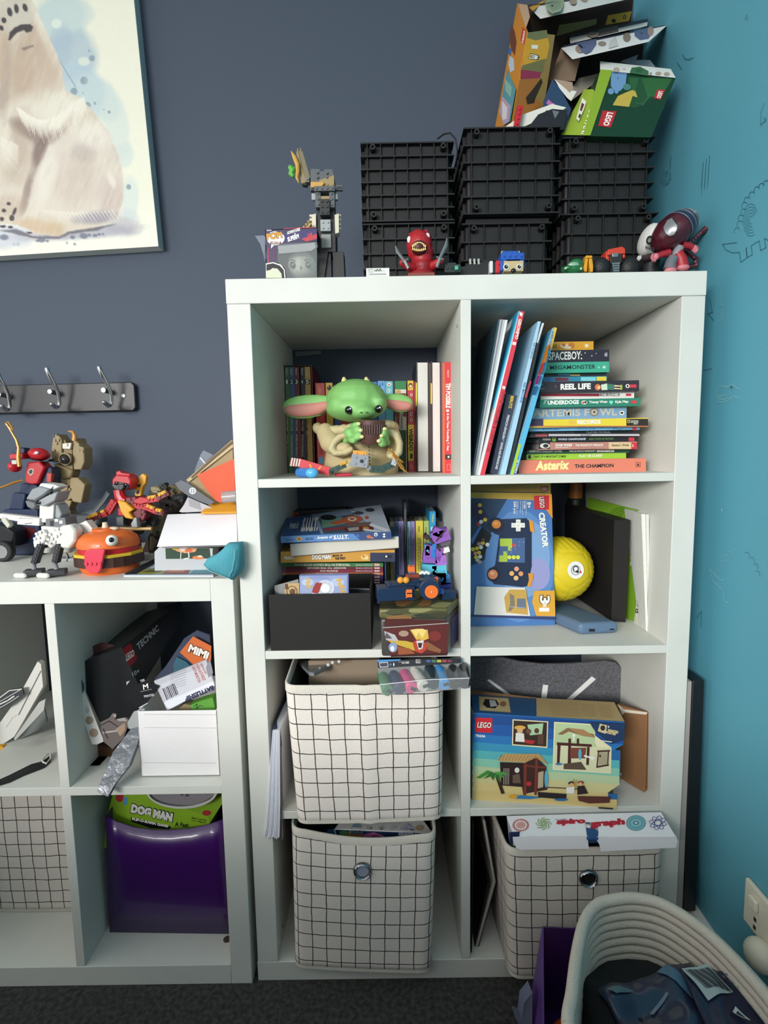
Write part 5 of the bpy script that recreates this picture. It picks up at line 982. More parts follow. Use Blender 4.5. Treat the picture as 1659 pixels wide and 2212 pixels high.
# ---------------- fabric storage cubes ----------------
def gridmat(base,cell=.0262,seed=0.):
    m=bpy.data.materials.new('grid_fabric'); m.use_nodes=True; nt=m.node_tree; b=nt.nodes['Principled BSDF']; b.inputs['Roughness'].default_value=.9
    uv=nt.nodes.new('ShaderNodeUVMap'); uv.uv_map='UVMap'
    nz=nt.nodes.new('ShaderNodeTexNoise'); nz.inputs['Scale'].default_value=28; nz.inputs['Detail'].default_value=3; nt.links.new(uv.outputs[0],nz.inputs['Vector'])
    sb=nt.nodes.new('ShaderNodeVectorMath'); sb.operation='SUBTRACT'; sb.inputs[1].default_value=(.5,.5,.5); nt.links.new(nz.outputs['Color'],sb.inputs[0])
    sc=nt.nodes.new('ShaderNodeVectorMath'); sc.operation='SCALE'; sc.inputs['Scale'].default_value=.0045; nt.links.new(sb.outputs[0],sc.inputs[0])
    ad=nt.nodes.new('ShaderNodeVectorMath'); nt.links.new(uv.outputs[0],ad.inputs[0]); nt.links.new(sc.outputs[0],ad.inputs[1])
    sp=nt.nodes.new('ShaderNodeSeparateXYZ'); nt.links.new(ad.outputs[0],sp.inputs[0]); outs=[]
    for ax,off in (('X',.3),('Y',.5)):
        d=nt.nodes.new('ShaderNodeMath'); d.operation='MULTIPLY_ADD'; d.inputs[1].default_value=1/cell; d.inputs[2].default_value=off+seed; nt.links.new(sp.outputs[ax],d.inputs[0])
        f=nt.nodes.new('ShaderNodeMath'); f.operation='FRACT'; nt.links.new(d.outputs[0],f.inputs[0])
        s=nt.nodes.new('ShaderNodeMath'); s.operation='SUBTRACT'; s.inputs[1].default_value=.5; nt.links.new(f.outputs[0],s.inputs[0])
        a=nt.nodes.new('ShaderNodeMath'); a.operation='ABSOLUTE'; nt.links.new(s.outputs[0],a.inputs[0])
        l=nt.nodes.new('ShaderNodeMath'); l.operation='LESS_THAN'; l.inputs[1].default_value=.031; nt.links.new(a.outputs[0],l.inputs[0]); outs.append(l)
    mx=nt.nodes.new('ShaderNodeMath'); mx.operation='MAXIMUM'; nt.links.new(outs[0].outputs[0],mx.inputs[0]); nt.links.new(outs[1].outputs[0],mx.inputs[1])
    mc=nt.nodes.new('ShaderNodeMix'); mc.data_type='RGBA'; nt.links.new(mx.outputs[0],mc.inputs['Factor']); mc.inputs['B'].default_value=hexc('2b2622')
    n2=nt.nodes.new('ShaderNodeTexNoise'); n2.inputs['Scale'].default_value=260; nt.links.new(uv.outputs[0],n2.inputs['Vector'])
    r=nt.nodes.new('ShaderNodeValToRGB'); c=hexc(base); r.color_ramp.elements[0].color=tuple(x*.86 for x in c[:3])+(1,); r.color_ramp.elements[1].color=c; nt.links.new(n2.outputs['Fac'],r.inputs['Fac'])
    nt.links.new(r.outputs[0],mc.inputs['A']); nt.links.new(mc.outputs['Result'],b.inputs['Base Color'])
    bp=nt.nodes.new('ShaderNodeBump'); bp.inputs['Strength'].default_value=.35; bp.inputs['Distance'].default_value=.001; nt.links.new(n2.outputs['Fac'],bp.inputs['Height']); nt.links.new(bp.outputs[0],b.inputs['Normal'])
    return m
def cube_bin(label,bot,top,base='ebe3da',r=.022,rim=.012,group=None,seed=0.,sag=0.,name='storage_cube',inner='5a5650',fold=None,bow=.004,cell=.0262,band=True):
    """bot/top: 4 world corners front-left, front-right, back-right, back-left"""
    t=thing(name,sum((V(p) for p in bot),V((0,0,0)))/4,label,'storage box',group)
    def ring(cs,n=8,m_=14,inset=0.,extra=None):
        out=[]; c0=sum((V(c) for c in cs),V((0,0,0)))/4
        cs=[V(c)+(c0-V(c)).normalized()*inset for c in cs]
        for i in range(4):
            p=cs[i]; a=(cs[i-1]-p); b=(cs[(i+1)%4]-p); ra=min(r,a.length*.45); A_=p+a.normalized()*ra; B_=p+b.normalized()*ra
            for k in range(n): 
                s_=k/n; out.append(((A_.lerp(p,s_)).lerp(p.lerp(B_,s_),s_),i,-1))
            N=p+b-b.normalized()*ra
            for k in range(m_): out.append((B_.lerp(N,k/m_),i,k/m_))
        return out
    H_=18; rows=[]
    for j in range(H_+1):
        v=j/H_; cs=[V(bot[i]).lerp(V(top[i]),v) for i in range(4)]
        rg=ring(cs); row=[]
        for p,i,e in rg:
            if e>=0:
                a=V(bot[i]);b_=V(bot[(i+1)%4]); nrm=(b_-a).cross(V((0,0,1))).normalized(); w_=math.sin(math.pi*e)*math.sin(math.pi*min(1,v*.9+.1))*bow
                p=p+nrm*w_
                if i==0 and fold is not None: p=p+nrm*(.003*math.exp(-((e-fold)/.03)**2))
                if v>.8: p=p-V((0,0,1))*sag*math.sin(math.pi*e)*(v-.8)/.2*(1 if i in (0,) else .3)
            row.append(p)
        rows.append(row)
    n=len(rows[0]); hgt=(V(top[0])-V(bot[0])).length; gm=gridmat(base,cell,seed)
    vs=[p for row in rows for p in row]; fs=[];uvs=[]
    cum=[0]; mid=rows[H_//2]
    for k in range(n): cum.append(cum[-1]+(mid[(k+1)%n]-mid[k]).length)
    jb=H_-1 if band else H_
    m=MB()
    for j in range(H_):
        for k in range(n):
            fs.append((j*n+k,j*n+(k+1)%n,(j+1)*n+(k+1)%n,(j+1)*n+k)); uvs+= [(cum[k],j/H_*hgt),(cum[k+1],j/H_*hgt),(cum[k+1],(j+1)/H_*hgt),(cum[k],(j+1)/H_*hgt)]
    m.add(vs,fs,gm); o=m.build('fabric_wall',t,ang=180,solid=.003)
    ul=o.data.uv_layers.new(name='UVMap')
    ul.data.foreach_set('uv',[x for q_ in uvs for x in q_])
    # rim band, floor, inside
    rm=mat('d2ccc0',.9,bump=.5,bs=300); tp_=rows[-1]; cc_=sum(tp_,V((0,0,0)))/n
    m=MB(); out=[p+(p-cc_).normalized()*.0024 for p in tp_]; inn=[p-(p-cc_).normalized()*.0034 for p in tp_]; dn_=V((0,0,-rim)); up=V((0,0,.0018))
    R5=[ [p+dn_ for p in out],[p for p in out],[p+up for p in tp_],[p for p in inn],[p+dn_*2 for p in inn]]
    m.add([p for q_ in R5 for p in q_],[(j*n+k,j*n+(k+1)%n,(j+1)*n+(k+1)%n,(j+1)*n+k) for j in range(4) for k in range(n)],rm); m.build('rim_binding',t,ang=180)
    m=MB(); b0=rows[0]; cb=sum(b0,V((0,0,0)))/n; m.add([p-(p-cb).normalized()*.002+V((0,0,.003)) for p in b0],[tuple(range(n))],rm)
    bi=[p+(p-cb).normalized()*.0024 for p in b0]; m.add([p+V((0,0,.0005)) for p in bi]+[p+V((0,0,.007)) for p in bi],[(k,(k+1)%n,n+(k+1)%n,n+k) for k in range(n)],rm); m.build('base_binding',t,ang=180)
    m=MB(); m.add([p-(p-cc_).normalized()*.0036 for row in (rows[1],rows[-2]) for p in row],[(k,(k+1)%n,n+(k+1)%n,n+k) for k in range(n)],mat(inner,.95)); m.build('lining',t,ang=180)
    return t
def ring_handle(t,px,py,y,r=.0165,inner='16181c',nrm=(0,-1,0)):
    c=PY(px,py,y); m=MB(); R=V((0,0,1)).rotation_difference(V(nrm)).to_matrix()
    m.lathe(c,[(r*.66,.0),(r*.70,.0035),(r*.82,.0052),(r*.95,.0035),(r,.0)],mat('8a8c90',.12,1.),36,R); o=m.build('metal_ring',t,ang=60)
    m=MB(); m.cyl(c+V((0,.001,0)),c+V((0,-.0004,0)),r*.68,r*.68,mat(inner,.5),28); m.build('ring_opening',t); return o
GC='grid patterned fabric storage cubes'
# third row left
bt_=[(.0885,-.033,Z3+.001),(.337,-.027,Z3+.001),(.337,.235,Z3+.001),(.0885,.235,Z3+.001)]
tp_=[(.0765,-.036,.5805),(.340,-.034,.5775),(.335,.24,.586),(.0735,.24,.595)]
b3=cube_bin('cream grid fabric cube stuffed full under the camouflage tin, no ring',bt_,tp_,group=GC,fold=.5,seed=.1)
# lower left
bt_=[(.0705,-.012,Z4+.001),(.3165,-.026,Z4+.001),(.325,.24,Z4+.001),(.073,.25,Z4+.001)]
tp_=[(.0735,-.010,.3065),(.326,-.022,.3005),(.330,.24,.309),(.066,.25,.309)]
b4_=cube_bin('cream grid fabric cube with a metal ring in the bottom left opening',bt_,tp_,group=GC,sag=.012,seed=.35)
ring_handle(b4_,783,1881,-.0225,inner='9aa4b4')
# lower right
bt_=[(.455,-.038,Z4+.001),(.715,-.036,Z4+.001),(.715,.22,Z4+.001),(.452,.22,Z4+.001)]
tp_=[(.448,-.036,.283),(.718,-.034,.283),(.712,.22,.283),(.432,.22,.283)]
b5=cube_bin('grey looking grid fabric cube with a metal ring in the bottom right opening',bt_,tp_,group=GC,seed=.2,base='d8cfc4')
ring_handle(b5,1271,1897,-.0415,inner='0c0c0e')
# ---------------- contents of the cubes and thin things ----------------
T=ZT(600,1400,.25317)
m=MB(); P_=[PY(*T(p),.055) for p in ((262,110),(860,90),(885,325),(262,332))]; P_[0].z=P_[1].z=min(P_[0].z,Z2-SB-.002)
P_[2].z-=.03;P_[3].z-=.03
m.prism(P_,(0,.004,0),mat('8f7f6c',.85)); m.prism([p+V((.002,.004,-.002)) for p in P_],(0,.06,0),mat('84745f',.85)); tag(m.build('cardboard_sheet'),'brown cardboard carton standing inside the upper grid cube','box')
cs=thing('plastic_case',PY(*T((300,200)),.0),'clear plastic bead case resting tilted in the upper grid cube','case')
m=MB(); P_=[PY(*T((165,105)),.10),PY(*T((560,98)),.09),PY(*T((310,212)),.0),PY(*T((270,205)),.0)]
m.prism(P_,(0,0,-.006),mat('8d9396',.2,alpha=.75)); m.build('case_shell',cs)
for x,y in ((360,180),(432,142),(470,122),(525,115)): m=MB(); m.sph(PY(*T((x,y)),.028),.0033,mat('d8d6d0',.3),nu=10,nv=8); m.build('bead',cs)
# marker pack
mp=thing('marker_pack',PY(*T((1250,300)),-.06),'clear pack of coloured marker pens hanging over the front of the upper grid cube','marker pack')
ym=-.06
P_=[PY(*T((850,100)),.0),PY(*T((1560,85)),.0),PY(*T((1636,230)),ym),PY(*T((1630,345)),ym-.004),PY(*T((880,405)),ym-.004),PY(*T((858,300)),ym)]
clr=mat('cfd4d4',.12,alpha=.22)
m=MB(); m.add([PY(*T((850,165)),.0),PY(*T((1565,130)),.0),PY(*T((1636,255)),ym-.012),PY(*T((870,312)),ym-.012)],[(0,1,2,3)],clr); m.add([PY(*T((870,312)),ym-.012),PY(*T((1636,255)),ym-.012),PY(*T((1625,345)),ym-.012),PY(*T((890,405)),ym-.012)],[(0,1,2,3)],clr)
m.tube([PY(*T(p),ym-.012) for p in ((870,312),(1250,272),(1636,255))],.0006,mat('e8ecec',.2),6); m.build('clear_cover',mp)
m=MB(); m.hexa([PY(*T((848,128)),-.005),PY(*T((1565,95)),-.005),PY(*T((1640,340)),ym+.022),PY(*T((890,400)),ym+.022),PY(*T((848,118)),.0),PY(*T((1565,85)),.0),PY(*T((1640,335)),ym+.03),PY(*T((890,395)),ym+.03)],mat('85898a',.4)); 
m.build('back_tray',mp)
m=MB(); cq=[PY(*T((848,108)),-.012),PY(*T((1560,88)),-.012),PY(*T((1562,128)),-.014),PY(*T((856,172)),-.014)]; m.prism(cq,(0,.002,0),mat('20242c',.4)); pl=Pl(*cq[:3])
m.pr(pl,[('p',[(848,100),(1050,94),(1040,108),(852,122)],'3a86c0'),('p',[(866,124),(940,120),(944,160),(872,165)],wt),('p',[(870,128),(936,124),(940,156),(876,161)],'2a3448'),('e',(962,140,10,12),'3a6aa8'),('e',(990,140,5,14),wt),('t','POSCA PENS',(1030,112),(1122,108),(1030,124),'8a9098',.02),('t','PC-8K',(1060,134),(1124,130),(1060,122),wt,.03),('r',(1178,96,1218,128),'d0d0d0')]+[('l',[(1184+i*6,98),(1184+i*6,122)],.0008,'2a2a2a') for i in range(6)]+[('r',(1268+i*45,100,1304+i*45,120),c) for i,c in enumerate(('3c5c98','3c7a54','b8b83a','a83a34','7c2c3c'))],T); m.build('printed_card',mp)
for i,(x,c) in enumerate(((915,'3f7a52'),(1010,'30365c'),(1105,'e04a8c'),(1200,'dedad0'),(1310,'2a3a40'),(1395,'4a9cdc'),(1500,'2c2e32'),(1585,'26282c'))):
    dx=[22,30,34,42,20,24,10,10][i]; yb_=[355,345,335,320,300,305,300,295][i]
    a=PY(*T((x-dx,yb_-130)),-.005); b=PY(*T((x+dx,yb_)),ym); cc=mat(c,.35)
    mp_=MB(); mp_.cyl(a,b,.0095,.0102,cc,20); mp_.cyl(b,b+(b-a).normalized()*.003,.0102,.009,cc,20); o=mp_.build('marker',mp,bev=.0006)
    e=b+(b-a).normalized()*.0032; mm=MB(); ax=V((1,0,-.5)).normalized() if i in(0,2) else V((1,0,.25)).normalized(); mm.cyl(e-ax*.0015,e+ax*.007,.0024,.003,mat('1a1c20',.4),10); mm.build('pen_nib',o)
# papers hanging at the left of the upper cube
T=ZT(560,1400,.27727)
pp_=thing('paper_pad',PY(*T((120,1100)),.0),'thick pad of white papers sagging out of the shelf left of the upper grid cube','papers')
m=MB(); out=[(110,640),(158,640),(160,900),(162,1200),(160,1470),(150,1495),(30,1480),(60,1340),(70,1100),(85,850)]
fr_=[(104,640),(158,636),(164,1490),(36,1478)]
n=9
for i in range(n):
    t0=i/n; t1=(i+.8)/n
    def L(t,y): 
        xs=[(640,104,158),(900,84,160),(1200,68,163),(1400,50,160),(1480+((i*37)%5)*4-8,32,158)]
        for j in range(4):
            if xs[j][0]<=y<=xs[j+1][0]:
                k=(y-xs[j][0])/(xs[j+1][0]-xs[j][0]); a=xs[j][1]*(1-k)+xs[j+1][1]*k; b=xs[j][2]*(1-k)+xs[j+1][2]*k; return a+(b-a)*t
        return xs[-1][1]+(xs[-1][2]-xs[-1][1])*t
    ys_=[640,750,900,1050,1200,1320,1400,1480]
    ye=1480+((i*37)%5)*4-8; ys_[-1]=ye
    vs=[PY(*T((L(t0,y),y)),-.004-.0006*i) for y in ys_]+[PY(*T((L(t1,y),y)),-.004-.0006*i) for y in ys_[::-1]]
    m.prism(vs,(.006,.2,0),mat(['d9dce6','c4c8d4','e2e4ea'][i%3],.8))
m.build('paper_sheets',pp_)
m=MB(); P_=[PY(*T((160,640)),-.002),PY(*T((215,330)),.17),PY(*T((225,620)),.17),PY(*T((168,770)),-.002)]; m.prism(P_,(.001,0,0),mat('1f2c4c',.5)); P_=[PY(*T((106,636)),-.003),PY(*T((158,634)),-.003),PY(*T((215,330)),.17),PY(*T((170,400)),.17)]; m.prism(P_,(0,.001,.001),mat('24304c',.5)); m.build('navy_cover',pp_)
P_=[PY(*T((162,700)),-.003),PY(*T((225,640)),.12),PY(*T((205,1440)),.06),PY(*T((176,1490)),-.003)]; m=MB(); m.prism(P_,(.0012,0,0),mat('8f817c',.7)); m.build('cover_board',pp_)
# carton in the lower left cube
T=ZT(560,1740,.3255)
ct=thing('game_carton',PY(*T((800,200)),.03),'open dark blue carton with a torn white flap inside the lower left grid cube','carton')
m=MB(); P_=[PY(*T(p),.02) for p in ((448,190),(500,150),(1150,185),(1150,240),(448,230))]; 
q_=[PY(*T((448,160)),.02),PY(*T((1148,182)),.012),PY(*T((1148,300)),.012),PY(*T((448,300)),.02)]
m.prism(q_,(0,.002,0),mat('1f3458',.45)); m.hexa([q_[0]+V((0,.003,-.004)),q_[1]+V((0,.003,-.004)),q_[2]+V((0,.003,0)),q_[3]+V((0,.003,0)),q_[0]+V((0,.1,-.06)),q_[1]+V((0,.1,-.06)),q_[2]+V((0,.1,-.03)),q_[3]+V((0,.1,-.03))],mat('1f3458',.45)); pl=Pl(q_[0],q_[1],q_[3])
m.pr(pl,[('p',[(450,165),(500,155),(525,215),(500,226),(450,225)],'2c5a8c'),('l',[(498,160),(508,185),(500,205),(524,222)],.0018,wt),('p',[(540,190),(600,170),(700,200),(690,236),(540,236)],'c8783a'),('p',[(690,190),(760,178),(830,200),(830,236),(700,236)],'d070a4'),('p',[(600,205),(740,210),(700,236),(600,236)],'e0b040'),('e',(560,180,30,14),'5a9c6c'),('e',(770,205,28,12),'a8488c'),('l',[(960,205),(966,238)],.002,'c8ccd8')],T); m.build('front_panel',ct)
m=MB(); f_=[PY(*T((500,160)),.019),PY(*T((556,88)),.05),PY(*T((1090,105)),.05),PY(*T((1150,186)),.011)]; m.prism(f_,(0,.0008,.0008),mat('ecebe8',.6)); p5=Pl(f_[0],f_[1],f_[3])
m.pr(p5,[('e',(578,135,32,24),'b8a08c'),('p',[(600,120),(640,108),(680,130),(690,190),(600,190)],'8fa8b0'),('p',[(610,150),(680,150),(690,192),(606,192)],'4c5c68'),('l',[(645,152),(665,160),(668,180)],.002,'1c2028'),('p',[(920,200),(935,150),(980,120),(1030,150),(1050,205)],'bcb8cc'),('l',[(1000,160),(1025,165),(1030,190)],.0028,'20222c'),('e',(1065,150,30,18),'b89c7c'),('l',[(960,190),(965,160),(985,150),(985,190)],.0006,'3a3a4a'),('e',(728,148,20,14),'c4c4c4'),('e',(810,150,20,14),'c4c4c4'),('e',(742,152,8,7),'8a8a8a'),('e',(812,156,9,8),'8a8a8a'),('e',(890,150,22,14),'cccccc'),('l',[(915,105),(915,140)],.0006,'d0d0d0')],T); m.build('torn_flap',ct)
# sketchbook left of lower right cube
sb_=thing('sketchbook',PY(1028,2045,.03),'black sketchbook sprung open standing beside the lower right grid cube','sketchbook')
T=ZT(1010,1850,.1637)
pts=[((1046,1765),.10),((1071,1905),.03),((1036,2046),.022)]
a,b,c=[PY(*p,y) for p,y in pts]; c.z=Z4+.002
pts0=[PY(1030,1770,.1),PY(1059,1900,.04),PY(1024,2046,.03)]
m=MB(); cv_=mat('17171a',.5); m.hexa([V((XD+.003,.012,Z4+.001)),V((XD+.006,.012,.30)),V((XD+.008,.25,.30)),V((XD+.005,.25,Z4+.001)),V((XD+.005,.012,Z4+.001)),V((XD+.008,.012,.30)),V((XD+.010,.25,.30)),V((XD+.007,.25,Z4+.001))],cv_)
m.build('front_cover',sb_)
lo=PY(1030,2046,.024); lo.z=Z4+.001; mid=PY(1068,1905,.024); hi=PY(1045,1772,.03)
w1=V((.0045,0,0)); dep=V((.0,.21,0))
for nm,mt_,o1,o2 in (('pages',mat('a8a29a',.8),V((-.0022,0,.002)),V((.0022,0,0))),('back_cover',cv_,V((.0024,0,0)),V((.0040,0,0)))):
    m=MB(); m.hexa([lo+o1,lo+o2,mid+o2,mid+o1]+[p+dep for p in (lo+o1,lo+o2,mid+o2,mid+o1)],mt_); m.hexa([mid+o1,mid+o2,hi+o2,hi+o1]+[p+dep for p in (mid+o1,mid+o2,hi+o2,hi+o1)],mt_); m.build(nm,sb_)
m=MB(); o1,o2=V((-.0040,0,0)),V((-.0024,0,0)); m.hexa([lo+o1,lo+o2,mid+o2-V((.006,0,.0)),mid+o1-V((.008,0,0))]+[p+dep for p in (lo+o1,lo+o2,mid+o2-V((.006,0,.0)),mid+o1-V((.008,0,0)))],cv_); m.build('inner_cover',sb_)
# spiral drawing carton on the lower right cube
T=ZT(1000,1400,.28933)
sp=thing('game_carton',PY(*T((900,1450)),-.03),'torn white game carton with red lettering and spiral drawings lying in the lower right cube','carton')
bl4=PY(*T((330,1255)),-.012); br4=PY(*T((1480,1225)),-.012); fl4=PY(*T((350,1412)),-.05)
ws=mat('e9e7ea',.5)
plt=Pl(bl4,br4,fl4)
def on(*pts): return [plt.hit(*T(p)) for p in pts]
m=MB(); A1=on((326,1254),(880,1238),(912,1262),(918,1300),(918,1345),(926,1405),(420,1416),(425,1375),(370,1372),(345,1310)); m.prism(A1,(0,0,-.0012),ws)
A2=on((885,1238),(1478,1225),(1590,1408),(1010,1412),(1012,1370),(985,1348),(920,1340),(918,1300),(912,1262)); m.prism(A2,(0,0,-.0012),ws)
import itertools
def star(cx,cy,r1,r2,n,c,wd,rot=0.): 
    pts=[]
    for i in range(2*n+1):
        a=math.pi*i/n+rot; r=r1 if i%2 else r2; pts.append((cx+r*math.cos(a)*1.05,cy+r*.8*math.sin(a)))
    return ('l',pts,wd,c)
it=[star(432,1322,60,44,22,'c0402c',.0011),star(432,1322,34,22,16,'d8705c',.0008),('e',(432,1322,20,15),'d88a78'),('e',(432,1322,9,7),'e9e7ea'),('e',(432,1322,5,4),'c0402c')]
for k in range(8):
    a=k*math.pi/4; it.append(('l',[(602+8*math.cos(a+t*1.7)*(1+t*6.2),1312+6.4*math.sin(a+t*1.7)*(1+t*6.2)) for t in [i/6 for i in range(7)]],.0022,'a8bc8c'))
it+=[('t','the original',(690,1288),(775,1284),(690,1278),'5a5a64'),('t','spiro',(696,1330),(915,1322),(700,1278),'b81c34',.07),('t','graph',(948,1352),(1210,1332),(950,1290),'b81c34',.07)]
it+=[('e',(1292,1308,74,58),'5c98a4'),('e',(1292,1308,66,51),'7ab0b8'),('e',(1292,1308,50,38),'5c98a4'),('e',(1292,1308,42,31),'8abcc4'),('e',(1292,1308,22,16),'4c8894'),('e',(1292,1308,9,7),'e9e7ea')]
for k in range(4):
    a=k*math.pi/4+.2; it.append(('l',[(1455+66*math.cos(t)*math.cos(a)-24*math.sin(t)*math.sin(a),1308+.8*(66*math.cos(t)*math.sin(a)+24*math.sin(t)*math.cos(a))) for t in [i*math.pi/10 for i in range(21)]],.0009,'34387c'))
m.pr(plt,it,T); m.build('lid',sp)
m=MB(); f1=on((372,1412),(938,1408)); f1=[PY(*T(p),-.052) for p in ((372,1412),(930,1402),(940,1498),(430,1506),(398,1492),(376,1450))]; m.prism(f1,(0,.001,0),ws); m.build('lid_flap',sp)
m=MB(); f1=[PY(*T(p),-.054) for p in ((1010,1408),(1592,1404),(1603,1440),(1590,1490),(1030,1518),(1020,1470),(992,1420))]; m.prism(f1,(0,.001,0),ws); m.build('lid_flap',sp)
m=MB(); f1=[PY(*T((326,1254)),-.010),PY(*T((345,1300)),-.022),PY(*T((372,1400)),-.046),PY(*T((380,1480)),-.046),PY(*T((345,1440)),-.006)]; m.prism(f1,(.001,0,0),mat('b8b4c4',.6)); m.prism(on((905,1300),(1000,1300),(1012,1370),(1010,1420),(926,1420),(915,1350)),(0,.0,-.003),mat('1f4a7c',.5)); 
m.prism([PY(*T(p),-.045) for p in ((400,1418),(1560,1414),(1560,1440),(400,1470))],(0,.003,0),mat('24406c',.6)); m.prism([PY(*T(p),-.046) for p in ((345,1378),(425,1372),(420,1410),(380,1415),(372,1470),(350,1470))],(0,.001,0),mat('1c2c50',.6)); m.build('carton_base',sp)
# ---------------- black ribbed crates ----------------
cbm=mat('0c0d0f',.6,bump=.1,bs=200)
def crate(lab,x0,x1,y0,z0,z1,d=.2,cols=6,rows=5,rot=0.):
    t=thing('storage_crate',((x0+x1)/2,y0+d/2,z0),lab,'crate','black ribbed plastic crates stacked on the tall unit')
    e=.007; m=MB(); m.box(x0+e,x1-e,y0+e,y0+d-e,z0+.002,z1-.002,cbm); m.build('crate_body',t,bev=.004)
    m=MB(); zs_=[z0+.001+(z1-z0-.004)*i/rows for i in range(rows+1)]
    for i,z in enumerate(zs_): m.box(x0,x1,y0,y0+d,z,z+.0024,cbm)
    W=x1-x0
    for i in range(1,cols+1):
        x=x0+W*(i-.5+.0)/(cols)
        m.box(x-.0008,x+.0008,y0+.0015,y0+e+.001,z0+.002,z1-.002,cbm)
    for i in range(1,8):
        y=y0+d*i/8; 
        for xx in (x0+.0015,x1-e-.001): m.box(xx,xx+e-.0005,y-.0008,y+.0008,z0+.002,z1-.002,cbm)
    m.build('rib_grid',t)
    for xx in (x0+W*.13,x1-W*.12):
        for zz in (z0+.011,z1-.011):
            m=MB(); c=V((xx,y0,zz)); m.lathe(c,[(.0022,.0),(.0022,-.0062),(.0048,-.0062),(.0052,.006)],cbm,16,V((0,0,1)).rotation_difference(V((0,1,0))).to_matrix()); m.build('corner_peg',t)
    return t
crate('lower black crate behind the red dinosaur toy, left stack',.2155,.3815,.132,H+.0005,1.3725,rows=5,cols=7)
crate('upper black crate of the left stack, standing clear of the cartons',.2145,.3805,.130,1.3730,1.508,rows=6,cols=7)
crate('lower black crate behind the blue brick head, middle stack',.394,.556,.130,H+.0005,1.369,rows=4)
crate('upper black crate of the middle stack, set higher than its neighbours',.3955,.565,.118,1.3775,1.523,rows=5)
MB().box(.402,.552,.135,.31,1.3695,1.3772,cbm).build('dark_gap_slab'); tag(SC.objects['dark_gap_slab'],'flat black slab filling the dark gap between the two crates of the middle stack','lid')  # black slab added to stand in for the dark gap between the crates
crate('lower black crate behind the green toy car, right stack',.575,.741,.118,H+.0005,1.3775,rows=4)
crate('upper black crate under the green carton, right stack',.5725,.737,.130,1.3785,1.511,rows=5)
MB().tube([PY(945,300,.2),PY(958,290,.2),PY(972,287,.19),PY(984,300,.185),PY(988,325,.18),PY(986,345,.18)],.0016,mat('141416',.5)).build('cable'); tag(SC.objects['cable'],'thin black cable looping behind the left stack of crates','cable')
# ---------------- on top of the tall unit ----------------
TC=1.5235  # level of the crate tops
T=ZT(1000,0,.3014)
# leaning amber carton
ya,yb_=.17,.33
ac=thing('toy_carton',PY(*T((330,900)),.2),'tall amber toy carton, opened and leaning, leftmost of the cartons on the crates','carton')
Lq=[PY(*T((390,20)),yb_),PY(*T((460,230)),ya),PY(*T((350,905)),ya),PY(*T((230,915)),yb_)]
Lq[2].z=max(Lq[2].z,TC); Lq[3].z=max(Lq[3].z,TC-.015)
m=MB(); m.prism(Lq,(.0015,0,0),mat('d08a20',.45)); pl=Pl(Lq[0],Lq[1],Lq[3])
m.pr(pl,[('p',[(428,190),(455,225),(440,320),(412,290)],'c83a28'),('t','LEGO',(422,300),(436,215),(434,312),wt,.05),('p',[(350,170),(372,230),(385,300),(372,400),(345,350),(335,260)],'6c3a20'),('p',[(336,400),(365,420),(370,500),(340,520),(326,460)],'c0ccd8'),('p',[(320,500),(380,640),(340,870),(290,900),(270,780),(290,640)],'5a98a0'),('p',[(300,560),(350,620),(345,700),(305,650)],'8ab8a8'),('p',[(285,690),(345,760),(330,870),(292,895),(262,800)],'b8a0b8'),('p',[(280,720),(320,770),(315,850),(285,860)],'e0d8dc'),('p',[(330,330),(350,360),(340,400),(325,380)],'3a6aa8')],T); m.build('side_panel',ac)
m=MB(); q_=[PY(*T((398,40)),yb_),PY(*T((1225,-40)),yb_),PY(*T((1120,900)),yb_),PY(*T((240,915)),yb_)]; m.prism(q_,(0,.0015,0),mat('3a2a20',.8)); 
m.pr(PLY(yb_),[('p',[(690,180),(960,135),(955,175),(670,260)],'8a8a58'),('p',[(1040,110),(1210,80),(1190,150),(1020,180)],'d0a02c'),('e',(1080,150,16,14),bk),('t','0',(1145,140),(1170,138),(1148,108),bk,.02)],T); m.build('back_panel',ac)
m=MB(); q_=[Lq[1],PY(*T((660,250)),ya+.02),PY(*T((560,900)),ya+.02),Lq[2]]; m.prism(q_,(0,.0015,0),mat('8a7440',.5)); pl=Pl(*q_[:3])
m.pr(pl,[('p',[(458,235),(600,225),(620,330),(600,420),(430,470)],'c8982c'),('p',[(458,235),(600,215),(610,270),(520,290),(455,270)],'6c7048'),('p',[(425,470),(590,420),(570,520),(415,500)],'6f6c40'),('p',[(415,500),(470,505),(560,520),(545,570),(500,585),(410,560)],'8a2c48'),('p',[(405,570),(560,560),(550,620),(520,700),(560,760),(350,890)],'9c6428'),('p',[(450,700),(500,640),(560,560),(570,590),(520,700),(510,740),(460,750)],'2c2018'),('t','3',(462,420),(540,438),(478,380),bk,.06),('t','3',(466,418),(532,432),(480,386),'e0dcd4',.02),('t','1',(490,350),(535,352),(492,322),'e0dcd4',.04)],T); m.build('opening_flap',ac)
m=MB(); q_=[PY(*T((475,55)),yb_-.02),PY(*T((1215,-60)),yb_-.02),PY(*T((1290,-30)),ya+.05),PY(*T((555,135)),ya+.05)]; m.prism(q_,(0,.0012,.0012),mat('e6e6e0',.6)); pl=Pl(*q_[:3])
m.pr(pl,[('p',[(585,20),(620,-30),(720,-20),(728,30),(700,80),(640,98),(600,70)],'a0b090'),('p',[(600,20),(640,0),(700,10),(700,60),(640,85)],'8ca084'),('e',(640,42,8,6),bk),('e',(790,14,28,20),'b09c8c'),('e',(870,4,26,12),'b09c8c'),('p',[(475,55),(590,0),(590,10),(500,80)],'d8a030')],T); m.build('top_flap',ac)
